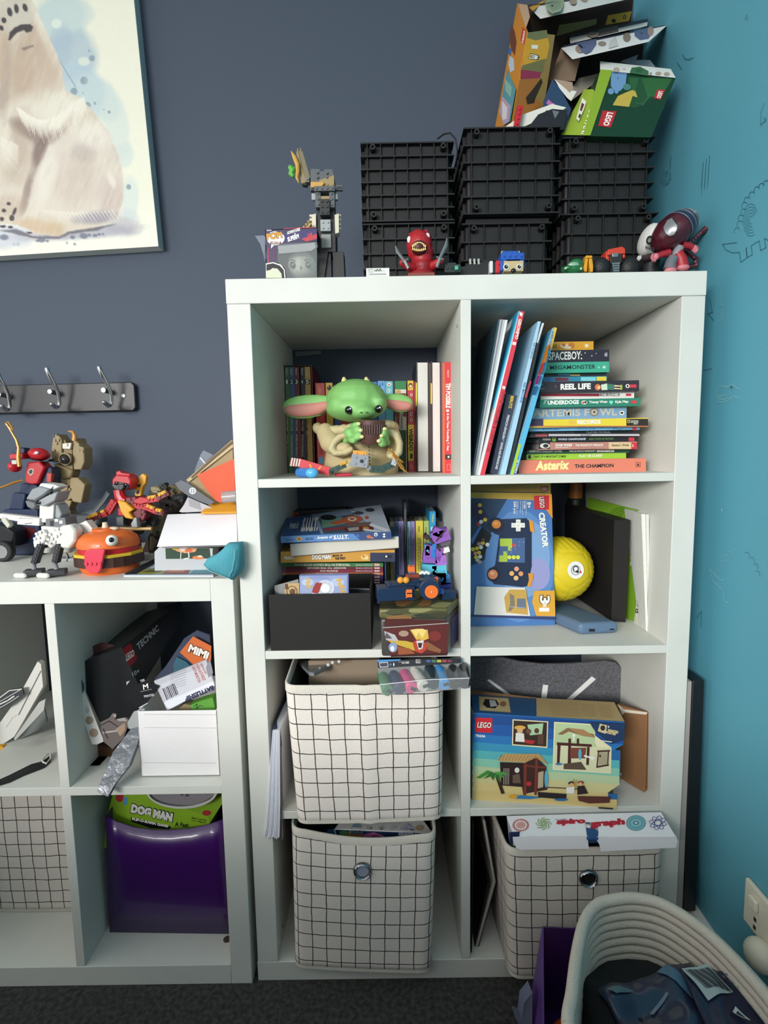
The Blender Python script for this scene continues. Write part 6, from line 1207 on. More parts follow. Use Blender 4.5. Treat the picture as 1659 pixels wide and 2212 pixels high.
m=MB(); q_=[PY(*T((395,25)),yb_),PY(*T((462,35)),yb_-.03),PY(*T((480,120)),ya+.04),PY(*T((452,200)),ya)]; m.prism(q_,(0,.001,0),mat('b8967a',.8)); m.build('torn_flap',ac)
# navy and white carton
yf=.155
nc=thing('toy_carton',PY(*T((700,900)),.2),'navy carton with white torn flaps and a dark brown inside, middle of the cartons','carton')
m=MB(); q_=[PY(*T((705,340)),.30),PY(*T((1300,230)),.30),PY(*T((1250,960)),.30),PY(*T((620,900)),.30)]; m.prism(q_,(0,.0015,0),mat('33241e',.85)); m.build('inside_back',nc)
m=MB(); q_=[PY(*T((703,345)),.29),PY(*T((842,410)),.19),PY(*T((800,580)),.18),PY(*T((620,580)),.24)]; m.prism(q_,(.001,.001,0),mat('85715f',.8)); pl=Pl(*q_[:3]); 
m.pr(pl,[('l',[(700-i*7,385+i*16),(835-i*4,425+i*14)],.0007,'5f4c3e') for i in range(11)],T); m.build('corrugated_side',nc)
m=MB(); q_=[PY(*T(p),yf) for p in ((640,568),(700,640),(775,780),(730,930),(560,930),(580,720))]; m.prism(q_,(0,.0015,0),mat('1f3c5c',.5)); pl=PLY(yf)
m.pr(pl,[('p',[(655,565),(740,640),(815,655),(775,725),(745,700),(690,630)],'dcd8d0'),('p',[(665,570),(785,590),(790,640),(765,665),(740,640)],'a58c78'),('p',[(596,740),(612,712),(640,738),(660,742),(620,760)],'b060a0')],T); m.build('front_panel',nc)
m=MB(); q_=[PY(*T((705,345)),.25),PY(*T((1460,185)),.25),PY(*T((1330,300)),.13),PY(*T((785,425)),.13)]; m.prism(q_,(0,.001,.001),mat('e6e6e2',.6)); pl=Pl(*q_[:3])
m.pr(pl,[('p',[(705,345),(1460,185),(1445,180),(720,325)],'2a3050'),('e',(840,350,34,30),'a58c7c'),('p',[(812,310),(955,278),(958,320),(920,370),(880,388),(850,370)],'5f6c90'),('l',[(835,320),(855,345),(880,340)],.0035,bk),('e',(998,315,30,18),'9c8c80'),('e',(1175,270,28,34),'8f7c6e'),('p',[(1230,225),(1360,190),(1355,240),(1330,280),(1270,290),(1230,260)],'5a6488'),('e',(1345,225,22,34),'a58c7c'),('e',(1280,240,6,5),bk),('p',[(1050,300),(1095,262),(1115,330),(1045,350)],'d0d0cc')],T); m.build('top_flap',nc)
m=MB(); q_=[PY(*T((765,270)),.31),PY(*T((1325,155)),.31),PY(*T((1320,185)),.28),PY(*T((770,312)),.28)]; m.prism(q_,(0,.001,.001),mat('deded8',.6)); pl=Pl(*q_[:3]); m.pr(pl,[('p',[(765,245),(1325,135),(1325,158),(765,272)],'2a2e44'),('p',[(970,205),(1110,180),(1115,225),(970,255)],'6c6460'),('e',(930,250,40,20),'9c9080')],T); m.build('rear_flap',nc)
m=MB(); q_=[PY(*T(p),.2) for p in ((830,560),(980,525),(940,600),(870,650),(780,720),(790,620))]; m.prism(q_,(0,.002,0),mat('8c857c',.7)); m.build('crumpled_paper',nc)
m=MB(); q_=[PY(*T(p),.19) for p in ((1130,440),(1258,390),(1240,430),(1340,430),(1380,480),(1200,460))]; m.prism(q_,(0,.01,0),mat('80868e',.25)); tag(m.build('plastic_wrap'),'crumpled grey plastic wrap poking up behind the green carton','wrapper')
# dark green carton
gc=thing('toy_carton',PY(*T((900,960)),.1),'dark green brick set carton with a lime side, tilted on the right crates','carton')
F_=[PY(*T((985,505)),.15),PY(*T((1525,560)),.15),PY(*T((1350,985)),.118),PY(*T((900,975)),.118)]
m=MB(); D_=V((0,.07,.0)); m.hexa(F_+[p+D_ for p in F_],mat('143a22',.4)); pl=Pl(F_[0],F_[1],F_[3])
m.pr(pl,[('p',[(1180,550),(1480,560),(1440,780),(1200,770)],'1c4c28'),('p',[(1280,560),(1500,565),(1420,700),(1320,690)],'2a6030'),('p',[(1060,505),(1175,520),(1165,610),(1130,650),(1095,660),(1060,620)],'6c94bc'),('e',(1060,655,22,22),'6c94bc'),('e',(1100,660,14,12),'6c94bc'),('l',[(1075,525),(1165,532)],.001,'3c5c80'),('e',(1110,560,3,8),'2c4c70'),('e',(1175,625,28,24),'4a7c74'),('p',[(1110,690),(1165,665),(1230,640),(1250,700),(1215,690),(1190,768),(1072,755)],'c0a848'),('p',[(1190,560),(1260,560),(1245,620),(1225,660),(1195,600)],'245c34'),('l',[(1280,760),(1340,680)],.001,'4a7c58'),('l',[(1240,740),(1300,750)],.0008,'4a7c58'),
 ('p',[(1000,795),(1100,800),(1058,915),(968,905)],'b8242c'),('t','LEGO',(1034,806),(1000,900),(1078,812),wt,.04),('p',[(1390,645),(1448,645),(1415,718),(1368,706)],'b8242c'),('t','LEGO',(1402,654),(1384,704),(1434,658),wt,.04)],T); m.build('front_panel',gc)
m=MB(); q_=[PY(*T((985,440)),.16),PY(*T((1490,495)),.16),PY(*T((1525,558)),.148),PY(*T((985,503)),.148)]; m.prism(q_,(0,.0012,.001),mat('e2e4de',.6)); pl=Pl(*q_[:3])
m.pr(pl,[('e',(1100,500,24,18),'b8a898'),('p',[(1195,520),(1210,485),(1270,478),(1330,510),(1330,545),(1200,525)],'3c6c44'),('e',(1260,505,26,14),'2f5a38'),('e',(1400,528,22,14),'b09c8c'),('e',(1460,532,22,14),'b09c8c'),('e',(1345,530,10,12),'a89888'),('e',(1155,495,12,8),'c8c8c0')],T); m.build('top_flap',gc)
m=MB(); q_=[PY(*T((985,500)),.149),PY(*T((1068,508)),.149),PY(*T((900,975)),.117),PY(*T((780,975)),.117)]; 
q_=[PY(*T((985,500)),.149),PY(*T((1070,506)),.149),PY(*T((912,972)),.117),PY(*T((860,972)),.117)]; m.prism(q_,(0,-.001,0),mat('8aa82c',.45)); pl=Pl(*q_[:3]); 
m.pr(pl,[('e',(1028,605,14,16),'8a3c20'),('e',(990,690,14,12),'5a7820'),('l',[(985,580),(1010,600),(1000,650)],.0012,'6c8c20')],T); m.build('lime_edge',gc)
m=MB(); q_=[PY(*T((935,640)),.155),PY(*T((985,740)),.135),PY(*T((905,970)),.118),PY(*T((700,965)),.16),PY(*T((870,640)),.19)]; m.prism(q_,(0,.001,0),mat('94b03a',.45)); pl=Pl(*q_[:3])
m.pr(pl,[('p',[(855,700),(885,730),(865,790),(830,870),(812,850)],'d8d8c8'),('p',[(852,735),(870,750),(850,800),(838,790)],'5c2c28'),('p',[(835,815),(848,822),(838,850),(826,840)],'3c2420'),('t','BOTANI',(905,786),(846,960),(944,792),wt,.02)],T); m.build('lime_side',gc)
# small white and black carton with brick bits
wc=thing('small_carton',PY(*T((500,900)),.14),'small torn white carton with a black underside in front of the amber one','carton')
m=MB(); m.prism([PY(*T(p),.145) for p in ((285,925),(330,890),(430,820),(640,745),(740,770),(700,800),(600,790),(500,880),(400,925))],(0,.03,0),mat('dedad0',.6)); m.build('white_flap',wc)
m=MB(); m.prism([PY(*T(p),.142) for p in ((470,910),(540,820),(640,780),(750,790),(720,930),(470,930))],(0,.04,0),mat('1c1c22',.4)); m.prism([PY(*T(p),.1415) for p in ((640,790),(690,800),(660,850))],(0,.001,0),mat('6a7078',.4)); m.build('dark_body',wc)
m=MB(); 
for k in range(4): m.brick(PY(*T((405-k*7,790+k*36)),.135),(.010,.010,.0095),(0,.2,0),mat('b8202c',.35),1,1,side='y')
tag(m.build('red_brick_bar',bev=.0004),'upright bar of red bricks in front of the amber carton','brick toy')
# ---------------- toys in front of the crates ----------------
T=ZT(540,300,.27728)
def toy(name,x,y,Y,lab,cat,base=H,group=None):
    p=PY(*T((x,y)),Y); return thing(name,V((p.x,Y,base)),lab,cat,group)
def BR(par,name,x,y,Y,w,h,d,mt,a=0,nx=2,ny=1,side='y',bev=.0005,T=None,s=None,rz=0):
    T_=T or globals()['T']; s=s or globals()['Ts']; f=SCL(Y)*s; mm=MB(); c=PY(*T_((x,y)),Y)
    if nx: mm.brick(c,(w*f,d,h*f),(0,math.radians(a),math.radians(rz)),mt,nx,ny,.0023,.0016,side)
    else: mm.ob(c,(w*f,d,h*f),(0,math.radians(a),math.radians(rz)),mt)
    return mm.build(name,par,bev=bev)
Ts=.27728
bkk=mat('1a1b1d',.4); dgy=mat('5a5d60',.45); lgy=mat('a2a6a6',.45); tan=mat('9a865a',.5); gld=mat('c89a4a',.4)
tw=toy('brick_tower',590,1075,.09,'tall black and grey brick built tower with a tan winged arm, beside the boxed head','brick toy'); Yt=.09
def legbox(x0,x1,y0,y1,Y,mt,d=.02,name='pillar',par=tw):
    a=PY(*T((x0,y0)),Y);b=PY(*T((x1,y1)),Y); mm=MB(); mm.box(a.x,b.x,Y,Y+d,max(b.z,H),a.z,mt); return mm.build(name,par,bev=.0006)
legbox(520,670,545,880,Yt,bkk,.04); legbox(565,640,880,1200,Yt+.005,bkk,.03,'middle_pillar')
m=MB(); m.pp([T(p) for p in ((520,880),(560,880),(560,1075),(510,1075))],Yt+.002,Yt+.02,bkk); 
for (a,b) in (((520,880),(510,1200)),((640,880),(690,1200))):
    q0=PY(*T(a),Yt);q1=PY(*T(b),Yt); 
    mm=MB(); z=H; k=(q0.z-z)/(q0.z-q1.z); ex=q0.x+(q1.x-q0.x)*k; mm.hexa([V((q0.x,Yt,q0.z)),V((q0.x+.02,Yt,q0.z)),V((ex+.012,Yt,z)),V((ex-.004,Yt,z)),V((q0.x,Yt+.03,q0.z)),V((q0.x+.02,Yt+.03,q0.z)),V((ex+.012,Yt+.03,z)),V((ex-.004,Yt+.03,z))],bkk); mm.build('splayed_leg',tw,bev=.0006)
BR(tw,'grey_plate',590,680,Yt-.004,75,80,.008,lgy,0,2,2); BR(tw,'grey_panel',595,800,Yt-.002,72,95,.006,mat('8c8f8c',.5),0,0)
BR(tw,'grey_bracket',535,470,Yt,40,150,.02,dgy,0,1,4); BR(tw,'grey_bracket',642,470,Yt,40,150,.02,dgy,0,1,4); BR(tw,'cross_beam',588,418,Yt,150,34,.03,dgy,0,4,1); BR(tw,'tan_plates',590,475,Yt-.004,72,36,.01,tan,0,0); BR(tw,'recess',590,560,Yt+.0,72,110,.03,mat('26282a',.4),0,2,3)
BR(tw,'light_bracket',497,457,Yt,28,46,.008,lgy,0,0); BR(tw,'light_bracket',672,457,Yt,24,40,.008,lgy,0,0)
m=MB(); m.pp([T(p) for p in ((472,232),(540,232),(548,252),(575,250),(580,235),(645,235),(655,290),(658,385),(470,400))],Yt-.006,Yt+.03,dgy); m.pp([T(p) for p in ((540,320),(655,280),(658,385),(540,385))],Yt-.0075,Yt-.006,tan); 
for x,y in ((525,262),(525,300),(600,265),(600,300),(600,358),(640,362)): c=PY(*T((x,y)),Yt-.0075); m.cyl(c,c-V((0,.0016,0)),.0023,.0023,dgy if y<310 else tan,8)
m.build('rock_block',tw,bev=.0006); m=MB(); m.pp([T(p) for p in ((472,332),(575,332),(580,345),(560,372),(472,378))],Yt-.012,Yt-.006,gld); m.build('gold_wedge',tw,bev=.001)
BR(tw,'side_clip',692,385,Yt,56,36,.006,dgy,0,0); BR(tw,'clip_window',695,384,Yt-.001,34,16,.006,mat('2c3038',.4),0,0)
for (x,dr) in ((498,-1),(676,1)):
    m=MB(); cr=mat('d6cfb8',.45); m.pp([T(p) for p in ((x-18,590),(x+16,580),(x+18,730),(x-12,738))],Yt-.004,Yt+.014,cr)
    for yy in (600,630,668,700): c=PY(*T((x+dr*18,yy)),Yt+.004); m.cyl(c-V((dr*.002,0,0)),c+V((dr*.0035,0,0)),.0024,.0024,cr,8)
    m.build('cream_greeble',tw,bev=.0005)
m=MB(); m.prism([PY(*T(p),Yt+.005) for p in ((360,100),(375,95),(440,340),(400,350))],(0,.012,0),tan); m.prism([PY(*T(p),Yt) for p in ((378,92),(410,96),(470,300),(440,345))],(0,.012,0),mat('7a6f55',.5)); 
for p in ((372,75),(395,72)): c=PY(*T(p),Yt+.006); m.cyl(c,c-V((0,0,.008)),.0012,.0015,tan,8)
m.build('tan_wing',tw,bev=.0006)
m=MB(); m.tube([PY(*T(p),Yt) for p in ((320,95),(345,140),(370,200),(372,260),(365,300),(380,345))],[.0006,.0035,.004,.0038,.003,.0006],gld,8); m.build('gold_blade',tw); 
m=MB()
for x,y,r in ((315,225,.0045),(330,245,.005),(318,270,.0045),(332,285,.004),(345,232,.003)): m.sph(PY(*T((x,y)),Yt-.002),r,mat('5aa83c',.4),nu=10,nv=7)
m.build('green_leaf',tw,remesh=.0015)
BR(tw,'wing_hinge',448,330,Yt,34,36,.012,mat('77756c',.5),0,1); BR(tw,'hinge_end',430,362,Yt,34,14,.01,bkk,10,0)
BR(tw,'wing_rod',452,640+0,Yt-.01,20,2,.004,tan,0,0)
m=MB(); m.prism([PY(*T(p),Yt-.02) for p in ((385,780),(400,730),(465,640),(480,660),(420,745),(398,770))],(0,.01,0),mat('b0925a',.5))
for k in range(5): c=PY(*T((392+k*18,735-k*21)),Yt-.02); m.cyl(c,c-V((.003,0,-.002)),.0022,.0022,mat('b0925a',.5),8)
m.build('tan_ramp',tw,bev=.0005)
# boxed figure
Yb=.045
bf=toy('collectible_box',260,1085,Yb,'small purple window box holding a pale bald vinyl head, at the left end','box'); 
A=PY(*T((118,708)),Yb); B=PY(*T((522,690)),Yb); D=V((PY(*T((128,1085)),Yb).x,Yb,H)); C_=V((PY(*T((520,1085)),Yb).x,Yb,H))
pur=mat('2f2850',.4)
pl=PLY(Yb); m=MB()
m.prism([A,B,PY(*T((522,795)),Yb),PY(*T((215,830)),Yb),PY(*T((215,985)),Yb),V((PY(*T((215,985)),Yb).x,Yb,H)),D],(0,.001,0),pur)
m.prism([A,D,D+V((.002,.07,0)),A+V((.002,.07,0))],(.001,0,0),pur); m.prism([A,B,B+V((0,.07,0)),A+V((0,.07,0))],(0,0,-.001),pur); m.prism([D,C_,C_+V((0,.07,0)),D+V((0,.07,0))],(0,0,.001),pur); m.box(D.x,C_.x,Yb+.069,Yb+.07,H,A.z-.004,mat('26242c',.6))
m.pr(pl,[('p',[(260,740),(380,718),(522,712),(522,770),(400,780),(270,800)],'3a3468'),('l',[(262,700),(500,690)],.0012,'b8304a'),('p',[(400,780),(522,740),(522,778),(440,800)],'c03a48'),('p',[(140,850),(146,850),(146,970),(138,970)],'b8304a'),('p',[(186,850),(192,850),(192,940),(184,950)],'7c2c50'),('t','Funko',(130,718),(168,716),(132,708),wt,.03),
 ('e',(200,775,70,54),wt),('p',[(165,820),(190,826),(165,856)],wt),('t','POP!',(130,795),(258,775),(122,735),'3a2420',.09),('t','POP!',(134,792),(254,774),(127,740),'e8a02c',.04),('r',(158,802,244,822),'6a2c28'),('t','HEROES',(166,818),(236,815),(166,806),wt,.02),
 ('t','ADVENTURES',(290,748),(392,716),(288,724),wt,.04),('t','OF',(344,748),(358,746),(344,736),wt,.04),('t','SUPERM',(296,806),(384,776),(290,768),wt,.05),('t','US',(450,766),(486,760),(450,738),'d84a50',.05),
 ('p',[(124,972),(180,962),(240,980),(272,1020),(278,1085),(126,1085)],wt),('p',[(128,980),(180,970),(232,988),(264,1022),(270,1085),(128,1085)],'1c1a20'),('p',[(128,1030),(160,1022),(175,1008),(215,1012),(245,1050),(250,1085),(128,1085)],'cfd2b8')],T); m.build('printed_box',bf)
m=MB(); m.prism([PY(*T(p),Yb-.0004) for p in ((215,822),(522,800),(522,1085),(285,1085),(275,1010),(230,975),(215,960))],(0,.0003,0),mat('d8dcdc',.05,alpha=.14)); m.prism([PY(*T(p),Yb-.001) for p in ((218,835),(505,808),(512,850),(480,872),(225,895))],(0,.0003,0),mat('c0c4c4',.12,.6,alpha=.55)); m.build('clear_window',bf)
vh=toy('vinyl_head',410,1080,.075,'pale grey vinyl head with drawn brows inside the purple window box','figure')
vh.location.z=H+.0012; vh['_o']=tuple(vh.location)
hm=mat('a9ab9c',.5); m=MB(); f=SCL(.08)*Ts
E3(m,405,985,.082,108,96,.026,hm,T=T,s=Ts); E3(m,410,1040,.08,92,60,.024,hm,T=T,s=Ts); m.build('head',vh,remesh=.0022,smooth_it=4)
m=MB(); 
for x in (332,452): 
    E3(m,x,982,.0575,19,23,.003,mat('1e2022',.25),T=T,s=Ts); E3(m,x+6,976,.0545,5,5,.001,mat('e8e8e8',.3),T=T,s=Ts)
m.build('eyes',vh)
m=MB(); m.tube([PY(*T(p),.056) for p in ((305,952),(330,940),(352,950))],.0008,mat('4a4c48'),6); m.tube([PY(*T(p),.056) for p in ((422,944),(450,936),(476,944))],.0008,mat('4a4c48'),6); m.build('brows',vh); m=MB(); E3(m,392,1000,.0555,9,14,.003,hm,T=T,s=Ts); m.build('nose',vh)
m=MB(); m.prism([PY(*T(p),.11) for p in ((38,755),(108,752),(118,760),(116,960),(104,900),(80,820))],(0,.001,0),mat('8f97a6',.2,alpha=.6)); tag(m.build('plastic_sleeve'),'torn translucent plastic sleeve sticking out left of the purple window box','plastic')
# white label card
lb=MB(); y=.012; m=lb; a=PY(*T((905,1008)),y); b=PY(*T((1085,1000)),y); m.box(a.x,b.x,y,y+.03,H,a.z,mat('dcdcd6',.6)); m.pr(PLY(y),[('t','KEEP DRY',(918,1026),(960,1024),(918,1016),'8a8a8a'),('l',[(968,1020),(985,1030),(990,1016),(1005,1030),(1012,1014),(1024,1028)],.0012,'3a3a3a'),('l',[(918,1034),(1050,1030)],.0005,'9a9a9a'),('l',[(918,1042),(960,1041)],.0005,'9a9a9a'),('p',[(922,1062),(930,1050),(1055,1046),(1064,1060)],'a8aaa8')],T); tag(m.build('label_card'),'small white printed label card on the shelf edge below the left crates','card')
# red dinosaur with blades
rd=mat('a81f26',.45,bump=.3,bs=250); rd2=mat('8c1a22',.5,bump=.3,bs=250)
dn_=toy('dinosaur_toy',1330,1065,.05,'red dinosaur toy with open toothy mouth raising two small grey blades','toy'); Yd=.05
m=MB(); E3(m,1320,830,Yd,98,100,.024,rd,T=T,s=Ts); E3(m,1330,890,Yd+.002,98,62,.022,rd,T=T,s=Ts); E3(m,1310,760,Yd+.004,62,42,.018,rd,T=T,s=Ts); E3(m,1385,770,Yd+.004,30,30,.012,rd,T=T,s=Ts); E3(m,1250,745,Yd+.004,16,12,.006,rd,T=T,s=Ts); E3(m,1372,722,Yd+.004,18,14,.006,rd,10,T=T,s=Ts); E3(m,1345,950,Yd+.002,80,60,.02,rd,T=T,s=Ts); m.build('head',dn_,remesh=.002,smooth_it=3)
m=MB()
f=SCL(Yd)*Ts; E3(m,1345,1000,Yd+.003,78,70,.02,rd2,T=T,s=Ts); c=PY(*T((1335,1050)),Yd+.003); m.cyl(V((c.x,c.y,H)),c,.031,.024,rd2,20); m.build('body',dn_,remesh=.002,smooth_it=3)
m=MB(); c=PY(*T((1318,850)),Yd-.017); f=SCL(Yd)*Ts; m.sph(c,(58*f,.012,52*f),mat('4a1418',.5)); m.build('open_mouth',dn_)
for nm,ys_,sg,xs in (('upper_teeth',805,1,range(9)),('lower_teeth',868,-1,range(8))):
    m=MB()
    for k in xs:
        t=(k+.5)/len(xs); x=1262+110*t; y=(ys_+ (30*(2*t-1)**2 if sg>0 else 8-14*(2*t-1)**2)); p=PY(*T((x,y)),Yd-.027); m.cyl(p,p-V((0,.0,sg*.0045)),.0018,.0004,mat('e6cf86',.4),8)
    m.build(nm,dn_)
m=MB(); m.sph(PY(*T((1240,785)),Yd-.012),(.0035,.003,.0055),mat('e6e6e4',.3),nu=12,nv=8); m.sph(PY(*T((1382,758)),Yd-.014),(.0042,.003,.0052),mat('e6e6e4',.3),nu=12,nv=8); m.build('eyes',dn_)
m=MB(); m.pp([T(p) for p in ((1235,1046),(1435,1040),(1440,1062),(1230,1066))],Yd-.026,Yd-.02,mat('7a3c2c',.5)); m.build('belt',dn_)
for sd,(A_,B_,C2_) in (('l',((1265,1005),(1225,990),(1190,965))),('r',((1415,990),(1450,975),(1480,950)))):
    m=MB(); m.tube([PY(*T(A_),Yd-.005),PY(*T(B_),Yd-.014),PY(*T(C2_),Yd-.018)],[.008,.0065,.0055],rd,12); m.sph(PY(*T(C2_),Yd-.018),.0062,rd,nu=10,nv=8); m.build('arm',dn_)
for P3,tip in ((((1235,1010),(1205,950),(1150,880),(1135,835)),0),(((1455,1000),(1480,930),(1530,830),(1535,775)),0)):
    bl_m=mat('8a8d8c',.4,.3); pts=[PY(*T(p),Yd-.024) for p in P3]
    m=MB(); m.tube(pts[1:],[.0032,.004,.0016],bl_m,8,flat=.35); m.build('blade',dn_); m=MB(); m.tube(pts[:2],[.0026,.0026],bl_m,8); e=(pts[1]-pts[0]).normalized(); w_=V((-e.z,0,e.x))*.0065; m.tube([pts[1]-w_,pts[1]+w_],.0016,mat('6a6c6c',.5),8); m.build('blade_grip',dn_)
# dark bricks, blue head, car, clip, truck, figures
T=ZT(960,260,.36166); Ts=.36166
bb_=toy('brick_build',90,905,.05,'low dark green and black brick construction with a mint tile, left of the blue head','brick toy')
BR(bb_,'base_brick',45,895,.05,90,44,.02,mat('1f2c2c',.4),0,3); BR(bb_,'mint_tile',72,882,.038,20,22,.004,mat('4ab08c',.4),0,0); BR(bb_,'upper_brick',40,860+8,.052,50,16,.015,mat('26383a',.4),0,2)
bw_=toy('brick_build',200,910,.06,'black wedge shaped brick build with pale slats touching the blue head','brick toy')
m=MB(); q_=[PY(*T(p),.06) for p in ((85,880),(270,830),(272,925),(80,925))]; q_[2].z=q_[3].z=H; m.prism(q_,(0,.02,0),bkk); m.build('wedge_body',bw_,bev=.0006)
for x in (155,180,205): m=MB(); q_=[PY(*T(p),.058) for p in ((x-6,826),(x+4,826),(x+6,858),(x-4,860))]; m.prism(q_,(0,.006,0),mat('b0b2ac',.4)); m.build('pale_slat',bw_)
BR(bw_,'white_plate',276,882,.052,18,64,.012,mat('d8dada',.4),0,0); BR(bw_,'black_plate',294,884,.052,16,62,.012,bkk,0,0); BR(bw_,'red_brick',320,882,.05,36,66,.014,mat('c0242c',.4),0,1,2)
bh=toy('brick_creature',405,912,.035,'blue brick built animal head with tan ears and a black nose on the shelf edge','brick toy'); bm_=mat('1f56b0',.4); tn_=mat('c2ae84',.45)
BR(bh,'blue_crown',395,830,.045,130,36,.03,bm_,0,4); BR(bh,'blue_side',345,875,.046,36,70,.028,bm_,0,1,2); BR(bh,'blue_side',452,860,.046,24,70,.028,bm_,0,1,2); BR(bh,'crown_top',385,808,.046,90,20,.026,bm_,0,3); BR(bh,'crown_block',430,822,.038,56,34,.012,bm_,0,2)
BR(bh,'tan_face',405,882,.040,110,56,.02,tn_,0,0)
for x,r_ in ((368,14),(446,13)): 
    m=MB(); c=PY(*T((x,876)),.0295); f=SCL(.03)*Ts; m.cyl(c,c-V((0,.0012,0)),r_*f*1.25,r_*f*1.25,mat('d8dcd0',.4),18); m.cyl(c-V((0,.0012,0)),c-V((0,.0018,0)),r_*f*.8,r_*f*.8,mat('1a1c20',.3),16); c2=c-V((-.001,.002,-.001)); m.sph(c2,.0009,mat('ffffff'),nu=8,nv=6); m.build('eye',bh)
m=MB(); m.sph(PY(*T((412,898)),.028),(.0042,.003,.0038),mat('101014',.3),nu=12,nv=8); m.build('nose',bh)
for x in (350,434): BR(bh,'ear',x,800,.048,26,26,.008,tn_,12 if x<400 else -8,0)
cr2=toy('toy_car',770,905,.03,'small rounded green toy car on the shelf edge','toy car'); gm_=mat('1e6a3a',.25,coat=.5); f=SCL(.03)*Ts
m=MB(); E3(m,768,895,.035,62,30,.014,gm_,T=T,s=Ts); E3(m,785,862,.037,44,32,.012,gm_,T=T,s=Ts); E3(m,735,890,.033,36,20,.012,gm_,T=T,s=Ts); m.build('car_body',cr2,remesh=.0012,smooth_it=3)
m=MB(); E3(m,772,866,.027,34,18,.005,mat('8fae92',.15),T=T,s=Ts); m.build('windscreen',cr2)
m=MB(); E3(m,725,884,.022,7,6,.002,mat('d8d8c0',.2),T=T,s=Ts); E3(m,815,886,.024,7,7,.002,mat('d8d8c0',.2),T=T,s=Ts); m.build('headlights',cr2)
for x in (722,815): m=MB(); c=PY(*T((x,905)),.03); m.cyl(V((c.x,.027,H+.004)),V((c.x,.035,H+.004)),.004,.004,mat('17181a',.5),14); m.build('wheel',cr2)
m=MB(); ygm=mat('d89a22',.4)
for q5 in (((846,812),(862,806),(856,860),(852,905),(835,900),(834,870)),((864,806),(882,812),(890,870),(888,904),(872,906),(866,860))): m.pp([T(p) for p in q5],.03,.04,ygm)
m.pp([T(p) for p in ((846,806),(884,806),(884,822),(846,822))],.028,.042,ygm); yc_=m.build('clip',bev=.0008); tag(yc_,'yellow plastic clip standing beside the green toy car','clip')
tk=toy('monster_truck',1030,900,.05,'orange and chrome toy truck with huge black wheels, front end facing out','toy truck')
rm_=mat('c8402a',.35); bkw=mat('1c1c1e',.55,bump=.5,bs=300); chm=mat('9a9c9c',.2,.8)
m=MB(); m.pp([T(p) for p in ((978,770),(1062,752),(1080,765),(1082,795),(975,805))],.045,.075,rm_); m.pp([T(p) for p in ((965,780),(985,790),(985,850),(966,848))],.048,.07,rm_); m.pp([T(p) for p in ((1066,775),(1082,780),(1080,820),(1066,822))],.048,.07,rm_); m.build('cab',tk,bev=.001)
m=MB(); m.pp([T(p) for p in ((990,800),(1062,795),(1060,850),(992,855))],.044,.06,mat('2a2624',.4)); m.pp([T(p) for p in ((1003,792),(1040,790),(1038,815),(1005,818))],.0425,.044,chm); m.build('grille',tk,bev=.0006)
m=MB(); 
for k in range(4): m.pp([T(p) for p in ((1000+k*3,850+k*14),(1050-k*2,848+k*14),(1048-k*2,858+k*14),(1002+k*3,860+k*14))],.044,.055,chm)
for x in (1008,1040): m.tube([PY(*T((x,850)),.048),PY(*T((x,905)),.05)],.0018,chm,8)
m.build('suspension',tk)
for x in (938,1108): m=MB(); c=PY(*T((x,876)),.05); m.sph(V((c.x,.055,max(c.z,H+.017))),(.016,.014,.017),bkw,nu=20,nv=12); m.build('wheel',tk)
# pale masked figure and dark helmeted figure
wf=toy('masked_figure',1215,900,.10,'white egg headed vinyl figure with hollow eyes behind the maroon helmeted one','figure')
wm_=mat('d8d8d4',.4); m=MB(); E3(m,1222,715,.10,50,88,.03,wm_,14,T=T,s=Ts); E3(m,1245,770,.10,50,50,.026,wm_,0,T=T,s=Ts); m.build('head',wf,remesh=.002,smooth_it=4)
m=MB(); E3(m,1224,715,.068,17,24,.004,mat('17171a',.4),10,T=T,s=Ts); E3(m,1226,717,.064,11,15,.002,mat('6a6a6c',.3),10,T=T,s=Ts); m.build('eye_socket',wf)
m=MB()
for k in range(5): m.tube([PY(*T((1206+k*11,748+k*3)),.069),PY(*T((1204+k*11,772+k*3)),.0695)],.0008,mat('2a2a2c'),6)
m.tube([PY(*T((1200,758)),.069),PY(*T((1252,776)),.069)],.0006,mat('2a2a2c'),6); m.build('stitched_mouth',wf)
m=MB(); a=PY(*T((1240,820)),.10); m.tube([a,V((a.x-.003,.1,H+.01)),V((a.x-.006,.1,H))],[.014,.012,.014],mat('26282a',.5),12); m.build('body',wf)
m=MB(); p=[PY(*T(q),.085) for q in ((1235,815),(1200,822),(1172,822))]; m.tube(p,[.006,.005,.004],mat('3a2428',.5),10); 
for dx,dy in ((-14,-8),(-18,2),(-12,10),(-2,-12)): m.tube([PY(*T((1172,822)),.085),PY(*T((1172+dx,822+dy)),.083)],[.0028,.002],wm_,8)
m.build('arm',wf)
hf=toy('helmeted_figure',1430,890,.07,'big headed figure in a glossy maroon and navy helmet, arms spread, at the right end','figure')
mr=mat('4c1422',.3,coat=.4); nvv=mat('232a44',.3,coat=.4); svr=mat('9c9ea2',.25,.6)
Yh=.075; f=SCL(Yh)*Ts
ax=Matrix.Rotation(math.radians(38),3,'Y'); c=PY(*T((1362,668)),Yh)
m=MB(); m.sph(c,(138*f,.040,92*f),mr,Euler((0,math.radians(-38),0)).to_matrix(),32,22); o=m.build('helmet',hf,ang=180)
Rh=Euler((0,math.radians(-38),0)).to_matrix()
def hp(u,v,k=1.012): # point on helmet by angles
    d=V((math.sin(v)*math.cos(u)*138*f,math.sin(v)*math.sin(u)*.040,math.cos(v)*92*f)); return c+Rh@(d*k)
vs=[];NU,NV=20,16
